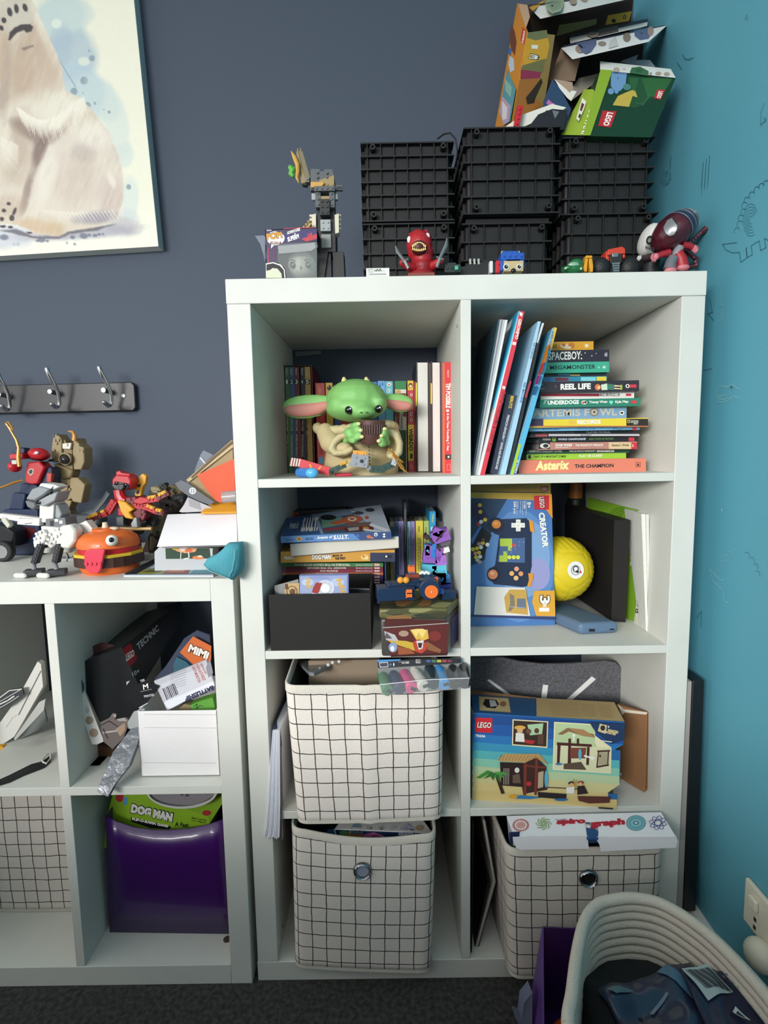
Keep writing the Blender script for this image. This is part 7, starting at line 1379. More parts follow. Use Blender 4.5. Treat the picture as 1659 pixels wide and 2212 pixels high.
m=MB(); m.grid(lambda a,b: c+Rh@V((138*f*1.012*math.cos(a*math.pi*.46),.040*1.012*math.sin(a*math.pi*.46)*math.cos(b*2*math.pi),92*f*1.012*math.sin(a*math.pi*.46)*math.sin(b*2*math.pi))),10,28,nvv); m.build('navy_cap',hf,ang=180)
m=MB()
for a_ in (.12,.2,.28,.36,.44):
    m.tube([c+Rh@V((138*f*1.02*math.cos(a_*math.pi),.040*1.02*math.sin(a_*math.pi)*math.cos(t),92*f*1.02*math.sin(a_*math.pi)*math.sin(t))) for t in [2*math.pi*i/28 for i in range(29)]],.0007,mat('8a8c94',.3,.4),5)
m.build('helmet_bands',hf)
m=MB(); 
def surf(px_,py_,k): # front surface of the helmet under a picture point
    d=ray(*T((px_,py_))); o_=CAM-c; A_=Matrix.Diagonal(V((1/(138*f*k),1/(.040*k),1/(92*f*k))))@Rh.transposed(); p_=A_@o_; q2=A_@d
    a_=q2.dot(q2);b_=2*p_.dot(q2);cc=p_.dot(p_)-1; dd=b_*b_-4*a_*cc
    return CAM+d*((-b_-math.sqrt(max(0,dd)))/(2*a_))
def patch(mm,pts,mt,k=1.02):
    cx=sum(p[0] for p in pts)/len(pts); cy=sum(p[1] for p in pts)/len(pts); n=len(pts)
    v=[surf(cx,cy,k)]+[surf((p[0]+cx)/2,(p[1]+cy)/2,k) for p in pts]+[surf(*p,k) for p in pts]
    mm.add(v,[(0,1+i,1+(i+1)%n) for i in range(n)]+[(1+i,1+n+i,1+n+(i+1)%n,1+(i+1)%n) for i in range(n)],mt)
patch(m,[(1300,640),(1325,590),(1360,572),(1375,590),(1400,625),(1396,665),(1375,695),(1345,700),(1315,680)],mat('2a2026',.3)); patch(m,[(1308,640),(1330,598),(1358,582),(1368,596),(1390,628),(1386,660),(1370,684),(1345,690),(1320,674)],svr,1.03); m.build('visor',hf)
m=MB(); m.tube([PY(*T(p),Yh) for p in ((1395,745),(1380,800),(1365,850))],[.013,.012,.008],mat('5a2430',.5),12); m.build('torso',hf,remesh=.002,smooth_it=2)
m=MB(); m.tube([PY(*T(p),Yh-.013) for p in ((1405,755),(1385,800),(1372,845))],[.007,.008,.004],mat('8c8c94',.4),10); m.build('grey_chest',hf)
for P5 in (((1345,790),(1300,800),(1262,815)),((1420,745),(1460,748),(1490,765))):
    m=MB(); m.tube([PY(*T(p),Yh-.012) for p in P5],[.006,.0055,.005],mat('9c2430',.45),12); m.build('arm',hf)
    e=P5[-1]; sx=-1 if e[0]<1300 else 1
    m=MB(); hc=mat('d07c84',.5); m.sph(PY(*T(e),Yh-.012),.0058,hc,nu=10,nv=8)
    for dx,dy in ((26,2),(24,12),(18,22),(6,26),(22,-10)): m.tube([PY(*T(e),Yh-.012),PY(*T((e[0]+sx*dx*.6,e[1]+dy*.6)),Yh-.014),PY(*T((e[0]+sx*dx,e[1]+dy)),Yh-.016)],[.003,.0024,.0018],hc,8)
    m.build('hand',hf)
for P5 in (((1390,790),(1412,825),(1420,872)),((1370,820),(1352,850),(1345,890))):
    m=MB(); pp5=[PY(*T(p),Yh-.016) for p in P5]; m.tube(pp5,[.0085,.009,.0105],mat('a8242f',.45) if P5[0][0]>1380 else mat('6a6c74',.4),14); m.build('leg',hf)
    m=MB(); m.sph(pp5[-1]-V((0,.003,.003)),(.0105,.008,.006),mat('cf7a80',.5),nu=14,nv=8); m.build('foot',hf)
m=MB(); m.tube([PY(*T(p),Yh+.01) for p in ((1400,860),(1450,880),(1500,870),(1505,830),(1470,800),(1440,780),(1420,760),(1455,735),(1500,700),(1530,672),(1560,650))],[.0035,.004,.0045,.0042,.0038,.0034,.003,.0034,.0036,.004,.006],mr,10)
for x,y in ((1468,730),(1485,716),(1500,702),(1515,688),(1528,676),(1498,845),(1503,862),(1490,818)): m.sph(PY(*T((x,y)),Yh+.007),.0022,mat('8c4a58',.3),nu=8,nv=6)
m.build('ribbed_tail',hf)
m=MB(); a=PY(*T((1345,892)),Yh-.01); b=PY(*T((1510,885)),Yh-.01); m.tube([V((a.x,.065,H+.004)),V(((a.x+b.x)/2,.06,H+.012)),V((b.x,.07,H+.012))],[.006,.01,.007],mat('5c1c28',.4),12); m.build('base_coil',hf)
# ---------------- on the low unit ----------------
T=ZT(0,780,.31947); Ts=.31947; HLz=HL
def toyL(name,x,y,Y,lab,cat,g=None): p=PY(*T((x,y)),Y); return thing(name,V((p.x,Y,HLz)),lab,cat,g)
def tub(par,name,pts,r,mt,n=10,flat=1.,T_=None):
    m=MB(); m.tube([PY(*(T_ or T)(p[:2]),p[2]) for p in pts],r,mt,n,flat=flat); return m.build(name,par)
def slabp(par,name,pts,y0,d,mt,bev=.0006,T_=None,prs=None):
    m=MB(); m.pp([(T_ or T)(p) for p in pts],y0,y0+d,mt)
    if prs: m.pr(PLY(y0),prs,T_ or T)
    return m.build(name,par,bev=bev)
def knobs(par,name,pts,Y,mt,r=.0026,T_=None):
    m=MB()
    for x,y in pts: c=PY(*(T_ or T)((x,y)),Y); m.cyl(c,c-V((0,.0018,0)),r,r,mt,8)
    return m.build(name,par)
wh=mat('dedcd6',.4); lg=mat('9a9da0',.45); dg_=mat('3c3e42',.45); red=mat('b81e28',.35); nvb=mat('16294a',.3); gol=mat('c08a40',.35,.3)
# red and navy robot with gold staffs
rb=toyL('brick_robot',230,1010,.24,'red and navy brick built robot holding a gold staff at the far left','brick toy'); Yr=.24
Tz=ZT(0,900,.16878)
m=MB(); E3(m,500,480,Yr,130,80,.02,red,10,T=Tz,s=.16878); m.build('helmet_head',rb,remesh=.0022)
m=MB(); E3(m,468,462,Yr-.019,28,18,.003,mat('eceae6',.3),T=Tz,s=.16878); m.build('eye_lens',rb)
slabp(rb,'jaw_plate',[(370,540),(520,570),(640,545),(600,575),(480,580)],Yr-.014,.02,mat('1c1c22',.4),T_=Tz)
slabp(rb,'chest_armour',[(340,590),(500,570),(570,650),(480,860),(400,870),(310,840)],Yr-.016,.03,red,.003,T_=Tz,prs=[('p',[(385,665),(430,670),(425,725),(390,755),(352,710)],'d8c8a0'),('p',[(388,675),(420,678),(417,718),(390,742),(362,708)],'26304c')])
slabp(rb,'navy_torso',[(500,640),(660,650),(680,850),(500,860),(470,800)],Yr-.006,.03,nvb,.002,T_=Tz); slabp(rb,'arm_panel',[(600,720),(660,730),(650,840),(595,835)],Yr-.012,.01,mat('b83a30',.4),T_=Tz)
slabp(rb,'hip_block',[(260,850),(480,860),(500,980),(360,1010),(240,980)],Yr,.03,nvb,.004,T_=Tz); slabp(rb,'leg',[(160,970),(330,980),(300,1200),(110,1190)],Yr+.004,.03,nvb,.003,T_=Tz)
m=MB(); a=PY(*Tz((220,1180)),Yr+.01); m.box(a.x-.025,a.x+.05,Yr,Yr+.035,HLz,a.z,nvb); m.build('foot',rb,bev=.003)
slabp(rb,'shoulder',[(110,480),(290,465),(300,540),(120,550)],Yr-.02,.03,red,.002,T_=Tz); m=MB(); E3(m,190,640,Yr-.01,70,72,.016,red,T=Tz,s=.16878); m.build('fist',rb); slabp(rb,'knuckle_plate',[(145,560),(215,555),(210,610),(150,610)],Yr-.03,.006,mat('c8c0b8',.4),T_=Tz)
slabp(rb,'navy_shoulder',[(130,450),(200,390),(310,400),(320,470),(200,480)],Yr-.004,.02,nvb,.002,T_=Tz)
tub(rb,'gold_staff',[(250,640,Yr-.03),(235,520,Yr-.03),(240,400,Yr-.03),(210,300,Yr-.03),(150,200,Yr-.03),(90,100,Yr-.03)],[.004,.0042,.003,.0026,.002,.002],gol,T_=Tz)
tub(rb,'gold_hook',[(85,75,Yr-.03),(110,70,Yr-.03),(150,130,Yr-.03),(165,175,Yr-.03),(140,160,Yr-.03),(85,105,Yr-.03),(75,85,Yr-.03)],.0018,gol,8,T_=Tz); tub(rb,'lower_gold_staff',[(290,815,Yr-.02),(180,845,Yr-.03),(90,880,Yr-.04),(-40,925,Yr-.05)],[.0025,.0026,.0024,.0022],gol,T_=Tz)
# tan statue
st_=toyL('brick_statue',440,1000,.28,'tall tan brick built statue with one dark ball eye beside the red robot','brick toy'); Ys=.27; tnm=mat('93805a',.5)
slabp(st_,'left_tower',[(665,330),(690,230),(740,220),(790,300),(790,560),(670,590),(650,480)],Ys,.035,tnm,.002,T_=Tz); slabp(st_,'right_tower',[(920,380),(940,290),(985,270),(1000,340),(1075,400),(1080,580),(1040,680),(940,680)],Ys+.005,.035,tnm,.002,T_=Tz)
slabp(st_,'face_plate',[(790,320),(825,290),(850,340),(920,400),(930,600),(930,680),(820,640),(780,560)],Ys+.006,.03,mat('87754f',.5),.001,T_=Tz); slabp(st_,'white_tile',[(800,345),(910,335),(895,415),(800,410)],Ys-.002,.006,mat('dcd8cc',.4),.0004,T_=Tz,prs=[('r',(855,350,880,375),'a8726c'),('l',[(815,385),(880,384)],.0007,'9a968c')])
m=MB(); c=PY(*Tz((835,550)),Ys-.006); f_=SCL(Ys)*.16878; m.sph(c,(60*f_,.010,58*f_),mat('3a3434',.15,.3),nu=20,nv=14); m.build('ball_eye',st_); m=MB(); m.lathe(PY(*Tz((845,540)),Ys),[(.0105,0),(.0135,0),(.0135,.006),(.0105,.006)],tnm,24,V((0,0,1)).rotation_difference(V((0,-1,0))).to_matrix()); m.build('eye_collar',st_)
slabp(st_,'chin',[(680,590),(820,640),(930,690),(900,790),(780,810),(700,770)],Ys,.035,tnm,.004,T_=Tz); slabp(st_,'upper_body',[(700,830),(860,800),(990,790),(1000,1000),(860,1080),(740,1020)],Ys,.035,tnm,.002,T_=Tz); slabp(st_,'shoulder_cluster',[(900,780),(990,780),(1090,870),(1040,1110),(930,1090),(880,1000)],Ys-.008,.03,tnm,.002,T_=Tz)
slabp(st_,'lower_body',[(740,1020),(920,1080),(880,1180),(860,1250),(800,1180)],Ys+.002,.03,tnm,.002,T_=Tz)
m=MB(); a=PY(*Tz((830,1210)),Ys+.005); m.box(a.x-.012,a.x+.012,Ys+.005,Ys+.03,HLz,a.z,tnm); m.box(a.x-.028,a.x+.028,Ys-.01,Ys+.04,HLz,HLz+.012,tnm); m.build('stand',st_,bev=.001)
tub(st_,'orange_tail',[(950,310,Ys),(955,240,Ys),(930,195,Ys),(875,185,Ys)],[.005,.0045,.003,.0015],mat("c88a3c",.4),T_=Tz); knobs(st_,'studs',[(700,300),(720,340),(745,300),(690,430),(1010,430),(1050,440),(700,520),(1000,360),(720,850),(950,860),(1000,950),(930,1000),(960,830)],Ys-.001,tnm,.0032,Tz)
for k in range(4): slabp(st_,'greeble',[(760+k*55,860+k*30),(805+k*55,850+k*30),(810+k*55,900+k*30),(765+k*55,915+k*30)],Ys-.012+.002*k,.012,tnm,.0006,T_=Tz)
tub(st_,'spike',[(690,260,Ys),(688,215,Ys)],[.0025,.0008],mat('4c5450',.4),T_=Tz); tub(st_,'spike',[(735,240,Ys),(732,208,Ys)],[.0025,.0008],mat('4c5450',.4),T_=Tz)
# white bird robot
wbk=toyL('brick_bird',320,1440,.05,'white and grey brick built bird standing on black legs beside the burger toy','brick toy'); Yw=.06
slabp(wbk,'head_crest',[(320,1060),(400,930),(500,890),(640,930),(560,1010),(440,1080)],Yw-.014,.035,mat('8a8f94',.4),.003,T_=Tz); slabp(wbk,'cheek',[(440,1090),(600,1010),(740,960),(700,1080),(560,1150),(460,1130)],Yw-.016,.04,lg,.002,T_=Tz); slabp(wbk,'white_crown',[(490,890),(520,850),(690,870),(760,900),(640,960),(740,990),(700,1080),(600,1090),(650,1020)],Yw-.008,.03,wh,.002,T_=Tz)
slabp(wbk,'brow_line',[(430,1080),(560,1000),(645,945),(655,955),(570,1015),(450,1092)],Yw-.018,.006,mat('26282c',.4),0,T_=Tz)
m=MB(); E3(m,490,1100,Yw-.017,26,24,.006,mat('17181a',.15),T=Tz,s=.16878); E3(m,500,1092,Yw-.023,6,6,.001,mat('eeeeee'),T=Tz,s=.16878); m.build('eye',wbk)
slabp(wbk,'beak',[(310,1070),(440,1090),(470,1150),(420,1200),(340,1160)],Yw-.01,.025,mat('6a6d70',.4),.003,T_=Tz); slabp(wbk,'neck',[(505,1130),(690,1100),(680,1330),(620,1360),(500,1350)],Yw-.006,.035,wh,.001,T_=Tz); slabp(wbk,'grey_back',[(690,1110),(740,1130),(790,1250),(760,1320),(690,1290)],Yw-.002,.03,lg,.002,T_=Tz)
slabp(wbk,'checker_collar',[(580,1310),(830,1290),(850,1400),(700,1440),(580,1420)],Yw-.008,.035,mat('6a6d72',.4),.001,T_=Tz,prs=[('r',(640,1330,690,1400),'1c1e22'),('r',(700,1310,745,1345),'dcdad4'),('r',(760,1330,800,1370),'dcdad4')])
slabp(wbk,'wing',[(-20,1240),(250,1270),(510,1300),(500,1400),(215,1380),(220,1340),(-20,1300)],Yw-.01,.014,wh,.001,T_=Tz,prs=[('l',[(240,1300),(430,1305)],.0006,'6a6c70'),('l',[(320,1370),(410,1362)],.0012,'5a5c60'),('e',(262,1298,8,8),'9a9c9c')]); slabp(wbk,'wing_tip',[(10,1290),(70,1300),(130,1390),(95,1430),(20,1340)],Yw-.014,.01,mat('c8c8b4',.4),.001,T_=Tz)
slabp(wbk,'rear_wing',[(930,1410),(1100,1330),(1220,1480),(1190,1560),(1080,1560)],Yw+.01,.02,wh,.001,T_=Tz,prs=[('l',[(1030,1470),(1180,1560)],.0014,'8a8c90'),('l',[(1060,1420),(1160,1510)],.0006,'6a6c70')])
slabp(wbk,'belly',[(510,1400),(760,1420),(820,1560),(640,1700),(560,1610)],Yw-.012,.03,wh,.003,T_=Tz); slabp(wbk,'thigh',[(415,1600),(470,1470),(560,1440),(600,1560),(540,1650),(430,1690)],Yw-.02,.02,wh,.003,T_=Tz); slabp(wbk,'thigh',[(650,1500),(780,1400),(900,1380),(970,1460),(960,1600),(880,1700),(800,1690),(680,1640)],Yw-.02,.025,wh,.004,T_=Tz)
knobs(wbk,'studs',[(470,1500),(520,1480),(450,1560),(500,1550),(590,1500),(640,1510),(690,1450),(740,1440),(620,1570),(670,1560),(720,1530),(600,1620),(500,1610),(700,1600),(760,1500)],Yw-.0205,wh,.0026,Tz)
slabp(wbk,'tail_feathers',[(540,1690),(640,1680),(860,1650),(1000,1700),(900,1740),(560,1750)],Yw+.01,.02,mat('b4b4ae',.4),.001,T_=Tz)
for (hx,hy,kx,ky,fx) in ((520,1620,430,1890,400),(760,1620,700,1880,690)):
    slabp(wbk,'leg',[(hx-50,hy),(hx+30,hy),(kx+30,ky),(kx-45,ky-15)],Yw-.02,.012,mat('222327',.4),.001,T_=Tz)
    m=MB(); Yf=Yw-.022
    for k in range(6): c=PY(*Tz((hx-12+(kx-hx)*(k+.5)/6,hy+(ky-hy)*(k+.5)/6)),Yw-.0202); m.cyl(c,c-V((0,.001,0)),.0022,.0022,mat('3c3e42',.4),8)
    m.build('leg_holes',wbk)
    c=PZ(*Tz((fx-20,2010)),HLz+.006); m=MB(); m.ob(c+V((.006,.004,.002)),(.030,.022,.010),(0,0,.35),mat('3a3c40',.4)); m.build('foot',wbk,bev=.002)
    m=MB()
    for k in range(3): q5=c+V((-.012+.006*k-.004,-.008-.0015*k,-.001)); m.sph(q5,(.0065,.0045,.0048),wh,nu=10,nv=8)
    m.build('toes',wbk)
    k0=PY(*Tz((kx,ky)),Yw-.014); m=MB(); m.tube([k0,c+V((.006,.004,.004))],.004,mat('8a8c90',.4),10); m.build('ankle',wbk)
# burger
bu=toyL('burger_toy',730,1440,.09,'orange burger shaped brick toy with a pink tongue hanging over brown and yellow layers','brick toy'); Tb=ZT(180,900,.20494)
f5=SCL(.06)*.20494; cb5=PY(*Tb((280,1500)),.075); orb=mat('dc6a2a',.4)
cx5=cb5.x; R5_=.052
def zb5(y): return PY(*Tb((280,y)),.03).z
z0_=HLz; ls=[('bottom_bun',z0_,zb5(1600)+.002,R5_*.96,orb),('patty',zb5(1600)+.002,zb5(1500)+.002,R5_*1.08,mat('3c2018',.5)),('cheese',zb5(1500)+.002,zb5(1468)+.002,R5_*1.12,mat('d8b42c',.4)),('tomato_layer',zb5(1468)+.002,zb5(1405)+.001,R5_*.98,red)]
for nm,a,b,r_,mt_ in ls:
    m=MB()
    if nm=='patty':
        n=44; vs=[];
        for z_ in (a,b): vs+=[V((cx5+(r_*(1+.025*(k%2)))*math.cos(2*math.pi*k/n),.075+(r_*(1+.025*(k%2)))*math.sin(2*math.pi*k/n),z_)) for k in range(n)]
        m.add(vs,[(k,(k+1)%n,n+(k+1)%n,n+k) for k in range(n)]+[tuple(range(n))[::-1],tuple(range(n,2*n))],mt_); m.build(nm,bu,ang=20)
    elif nm=='bottom_bun': m.lathe((cx5,.075,a),[(0,0),(r_*.86,0),(r_*.97,(b-a)*.4),(r_,b-a),(0,b-a)],mt_,40); m.build(nm,bu)
    else: m.cyl((cx5,.075,a),(cx5,.075,b),r_,r_,mt_,10 if nm=='cheese' else 36); m.build(nm,bu,bev=.0006)
zt5=zb5(1405)+.001; ht5=zb5(1225)-zt5
m=MB(); m.lathe((cx5,.075,zt5),[(R5_*1.0,0),(R5_*1.0,ht5*.25),(R5_*.93,ht5*.55),(R5_*.74,ht5*.82),(R5_*.4,ht5*.98),(0,ht5)],orb,44); m.build('top_bun',bu,ang=50)
m=MB(); m.lathe((cx5-.004,.075,zt5+ht5*.94),[(.022,0),(.022,.004),(.012,.006),(0,.006)],orb,24); m.build('bun_cap',bu)
for x,y in ((150,1190),(320,1180)): m=MB(); c=PY(*Tb((x,y)),.07); m.sph(c,(.009,.007,.0035),mat('d8cdb4',.4),nu=12,nv=8); m.build('sesame_seed',bu)
m=MB(); c=PY(*Tb((232,1195)),.07); m.cyl(c,c+V((0,0,.014)),.006,.004,mat('dccbb0',.4),16); m.build('sesame_cone',bu)
m=MB(); e=PY(*Tb((300,1305)),.026); m.sph(e,.0098,mat('e8e4de',.2),nu=20,nv=14); o=m.build('eye',bu); m=MB(); m.sph(e+V((.003,-.0068,.002)),.0045,mat('151517',.2),nu=14,nv=10); m.build('pupil',o)
m=MB(); m.sph(PY(*Tb((-10,1330)),.06),.0125,mat('e0d8cc',.35),nu=18,nv=12); m.build('eye',bu)
tgp=[(60,1400),(225,1400),(210,1480),(195,1560),(180,1620),(150,1655),(80,1655),(30,1620),(10,1560),(5,1470),(20,1420)]; tm_=mat('d83a50',.35)
slabp(bu,'tongue',tgp,.013,.006,tm_,.0015,T_=Tb); knobs(bu,'tongue_studs',[(30,1550),(80,1550),(128,1550),(175,1550)],.0128,tm_,.003,Tb); slabp(bu,'white_mark',[(138,1360),(172,1358),(174,1366),(138,1370)],.0225,.001,mat('f4e8dc'),0,T_=Tb)
# phoenix
px5=toyL('brick_phoenix',440,1400,.16,'red and yellow brick built bird with spread wings perched on a brown post','brick toy'); Yp=.15; yel=mat('dba022',.4); drd=mat('6c1420',.4)
slabp(px5,'head',[(300,660),(345,610),(480,620),(505,680),(490,760),(440,780),(300,740)],Yp-.02,.035,red,.003,T_=Tb); slabp(px5,'head_crest',[(345,580),(385,570),(400,590),(490,605),(485,640),(440,650),(345,628)],Yp-.016,.02,red,.001,T_=Tb,prs=[('r',(355,612,378,626),'d89a30'),('r',(450,625,472,640),'d89a30')])
slabp(px5,'grey_mask',[(295,720),(350,690),(440,700),(475,720),(465,765),(410,775),(330,765)],Yp-.024,.01,dg_,.001,T_=Tb); slabp(px5,'beak',[(360,710),(425,705),(430,745),(400,785),(370,775)],Yp-.032,.012,mat('2a2c30',.4),.002,T_=Tb)
for x,y in ((347,702),(443,720)): m=MB(); E3(m,x,y,Yp-.024,18,20,.005,mat('121214',.2),T=Tb,s=.20494); E3(m,x+4,y-3,Yp-.029,5,5,.001,mat('eeeeee'),T=Tb,s=.20494); m.build('eye',px5)
tub(px5,'neck',[(375,770,Yp),(385,830,Yp),(415,880,Yp),(450,900,Yp)],[.010,.0105,.0115,.012],red,T_=Tb); slabp(px5,'chest',[(440,850),(560,840),(660,960),(665,1060),(620,1110),(520,1050),(440,960)],Yp-.008,.04,drd,.002,T_=Tb)
slabp(px5,'yellow_bib',[(355,880),(440,900),(530,980),(480,1010),(530,1085),(440,1070),(390,1000)],Yp-.018,.012,yel,.002,T_=Tb); knobs(px5,'chest_studs',[(490,870),(520,900),(540,860),(600,980),(630,1000),(600,1030),(635,1050),(480,920)],Yp-.0085,drd,.003,Tb)
slabp(px5,'red_flank',[(365,960),(400,980),(430,1050),(365,1040)],Yp-.004,.02,red,.001,T_=Tb); slabp(px5,'yellow_wing',[(540,830),(555,700),(580,690),(585,630),(625,600),(662,625),(655,700),(625,740),(600,850)],Yp+.01,.012,yel,.001,T_=Tb,prs=[('p',[(562,725),(590,705),(608,715),(600,740),(575,745)],'2a2a2c'),('p',[(552,800),(575,775),(592,785),(590,810),(565,822)],'2a2a2c')])
for nm,P5 in (('left_wing',((345,885),(260,1010),(200,1035),(50,1095))),('right_upper_wing',((560,900),(690,880),(800,860),(900,805))),('right_lower_wing',((560,920),(680,950),(780,1000),(850,1020)))):
    m=MB()
    for i in range(3):
        a=PY(*Tb(P5[i]),Yp-.004*i); b=PY(*Tb(P5[i+1]),Yp-.004*(i+1)); c=(a+b)/2; L=(b-a).length; an_=-math.atan2(b.z-a.z,b.x-a.x)
        m.brick(c,(L*1.05,.014,.013-.002*i),(0,an_,0),red if i!=2 else drd,4-i,1,.0026,.0018,'y')
        if i: m.brick(c+V((0,-.006,.005)),(L*.7,.008,.006),(0,an_,0),yel,2,1,.0024,.0016,'y')
    m.build(nm,px5,bev=.0005)
slabp(px5,'wing_shoulder',[(530,880),(600,845),(690,870),(680,905),(600,925),(535,910)],Yp-.014,.014,red,.001,T_=Tb); slabp(px5,'tail_feather',[(570,1050),(600,1060),(605,1120),(580,1125)],Yp,.01,yel,.0006,T_=Tb); slabp(px5,'black_tail',[(660,980),(760,1080),(750,1160),(650,1140)],Yp+.02,.02,mat('1d1e20'),.002,T_=Tb)
pb5=mat('4a2818',.5)
slabp(px5,'claw',[(500,1130),(540,1060),(560,1070),(570,1170),(510,1170)],Yp-.02,.02,lg,.001,T_=Tb); slabp(px5,'claw',[(345,1060),(420,1050),(425,1150),(350,1150)],Yp-.01,.02,mat('4c5054',.4),.001,T_=Tb); slabp(px5,'black_gears',[(470,1150),(600,1130),(640,1120),(600,1180),(560,1260),(480,1250)],Yp-.005,.03,mat('222326',.4),.002,T_=Tb)
tub(px5,'perch_bar',[(385,1180,Yp-.015),(560,1185,Yp-.015),(720,1180,Yp-.015)],.0032,mat('c8a060',.4),T_=Tb); slabp(px5,'rear_post',[(440,1080),(520,1080),(520,1200),(440,1200)],Yp+.02,.02,pb5,.001,T_=Tb)
m=MB(); a=PY(*Tb((645,1160)),.19); b=PZ(*Tb((665,1430)),HLz); m.hexa([V((a.x-.009,b.y,a.z)),V((a.x+.009,b.y,a.z)),V((b.x+.011,b.y,HLz)),V((b.x-.011,b.y,HLz)),V((a.x-.009,b.y+.02,a.z)),V((a.x+.009,b.y+.02,a.z)),V((b.x+.011,b.y+.02,HLz)),V((b.x-.011,b.y+.02,HLz))],pb5); m.build('brown_post',px5,bev=.001)
# other toys at the back of the low unit
T=ZT(0,780,.31947)
cr5=toyL('toy_car',10,1240,.16,'black toy car with a silver rimmed wheel, cut off at the left edge','toy car'); c=PZ(*T((10,1290)),HLz); 
slabp(cr5,'car_body',[(-80,1100),(30,1110),(100,1160),(90,1260),(-80,1270)],.2,.06,mat('15171c',.3),.004)
m=MB(); wc_=PY(*T((2,1230)),.17); wc_.z=HLz+.021; m.cyl(wc_,wc_+V((0,.015,0)),.021,.021,mat('17171a',.6),28); o=m.build('wheel',cr5,bev=.003); m=MB(); m.cyl(wc_-V((0,.001,0)),wc_+V((0,.002,0)),.013,.013,mat('9a9c9c',.3,.6),20); m.build('wheel_rim',o)
rs=toyL('toy_rocket',180,1240,.24,'dark red glossy plastic toy lying behind the white bird','toy'); slabp(rs,'red_shell',[(80,1090),(240,1110),(270,1150),(200,1230),(90,1250),(70,1180)],.24,.03,mat('5c121c',.3),.006); m=MB(); c=PZ(*T((150,1235)),HLz+.006); m.cyl(c+V((-.02,0,0)),c+V((.025,0,0)),.007,.005,mat('a82030',.4),14); m.build('red_nose',rs)
gt=toyL('toy_plane',560,1060,.25,'dark grey curved plastic tail and wing piece rising behind the phoenix','toy'); tub(gt,'curved_tail',[(470,1080,.26),(560,1050,.26),(640,1010,.26),(700,940,.26),(735,885,.26)],[.008,.012,.010,.009,.010],mat('4a5054',.3),flat=.4); slabp(gt,'engine_body',[(450,1040),(640,1030),(680,1090),(620,1150),(470,1110)],.25,.04,mat('3e4246',.5),.006)
m=MB(); c=PY(*T((620,1120)),.26); m.box(c.x-.02,c.x+.02,.25,.28,HLz,c.z,mat('34383c',.5)); m.build('engine_stand',gt,bev=.003)
gp=toyL('brick_plate',470,1330,.13,'light grey toothed brick plate lying between the bird and the burger','brick toy'); c=PZ(*T((475,1335)),HLz+.003); m=MB(); m.brick(c,(.055,.028,.005),(0,0,.1),lg,5,2,.0028,.0018,'z'); m.build('plate',gp); m=MB(); m.lathe(c+V((-.008,-.01,.004)),[(.010,0),(.012,0),(.012,.005),(.010,.005)],mat('55585c',.4),20,V((0,0,1)).rotation_difference(V((0,-1,.2)).normalized()).to_matrix()); m.build('half_ring',gp)
# jumble of dark bricks
dj=[('tan ribbed brick gun pointing left in the dark jumble',[(1010,850),(1060,845),(1100,880),(1080,905),(1020,895)],.26,'8c7f5c'),('black pointed brick horn in the dark jumble',[(1080,880),(1090,840),(1110,818),(1122,860),(1120,890)],.27,'1c1e22'),('olive tan rounded brick body in the dark jumble',[(1115,850),(1140,838),(1190,850),(1230,880),(1210,930),(1130,920)],.28,'8a7c54'),('black boxy brick piece under the olive body',[(1155,905),(1215,905),(1240,900),(1250,1000),(1160,1000)],.26,'1d1e20'),('dark brown tangled brick creature behind the phoenix wing',[(1060,930),(1180,950),(1215,990),(1190,1030),(1100,1040),(1070,990)],.24,'2c2420'),('grey brown camouflage fabric bundle beside the brown post',[(1030,1080),(1110,1040),(1090,1130),(1060,1230),(1030,1290),(1005,1280),(1010,1190)],.2,'6c6248'),('small black and red bird head toy behind the burger',[(870,1190),(905,1180),(925,1230),(920,1270),(880,1265)],.15,'8c1c26')]
for i,(lab,pts,Y,c_) in enumerate(dj):
    t=toyL(['brick_gun','brick_horn','brick_shell','brick_block','brick_creature','camouflage_cloth','bird_toy'][i],pts[0][0],pts[0][1],Y,lab,['brick toy','brick toy','brick toy','brick toy','brick toy','cloth','toy'][i])
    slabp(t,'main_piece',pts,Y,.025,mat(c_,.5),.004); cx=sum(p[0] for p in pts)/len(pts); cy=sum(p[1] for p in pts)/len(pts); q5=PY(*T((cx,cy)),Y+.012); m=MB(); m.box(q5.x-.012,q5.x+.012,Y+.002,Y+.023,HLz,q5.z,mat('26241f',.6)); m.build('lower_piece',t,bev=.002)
    rr_=random.Random(i); knobs(t,'knobs',[(cx+rr_.uniform(-25,25),cy+rr_.uniform(-22,22)) for _ in range(6)],Y-.0005,mat(['a89a74','2a2c30','5a5238','34363a','4a3c30','25241c','d8d4cc'][i],.5),.0034)
sm=MB(); c=PZ(*T((985,1325)),HLz+.005); sm.box(c.x-.022,c.x+.022,c.y-.01,c.y+.012,HLz,HLz+.011,mat('b8b4ae',.4)); sm.pr(Pl((0,c.y-.01,0),(1,c.y-.01,0),(0,c.y-.01,1)),[('r',(950,1318,975,1330),'4a4844')],T); tag(sm.build('brick_tile',bev=.0008),'small white printed tile lying at the foot of the brown post','brick toy')
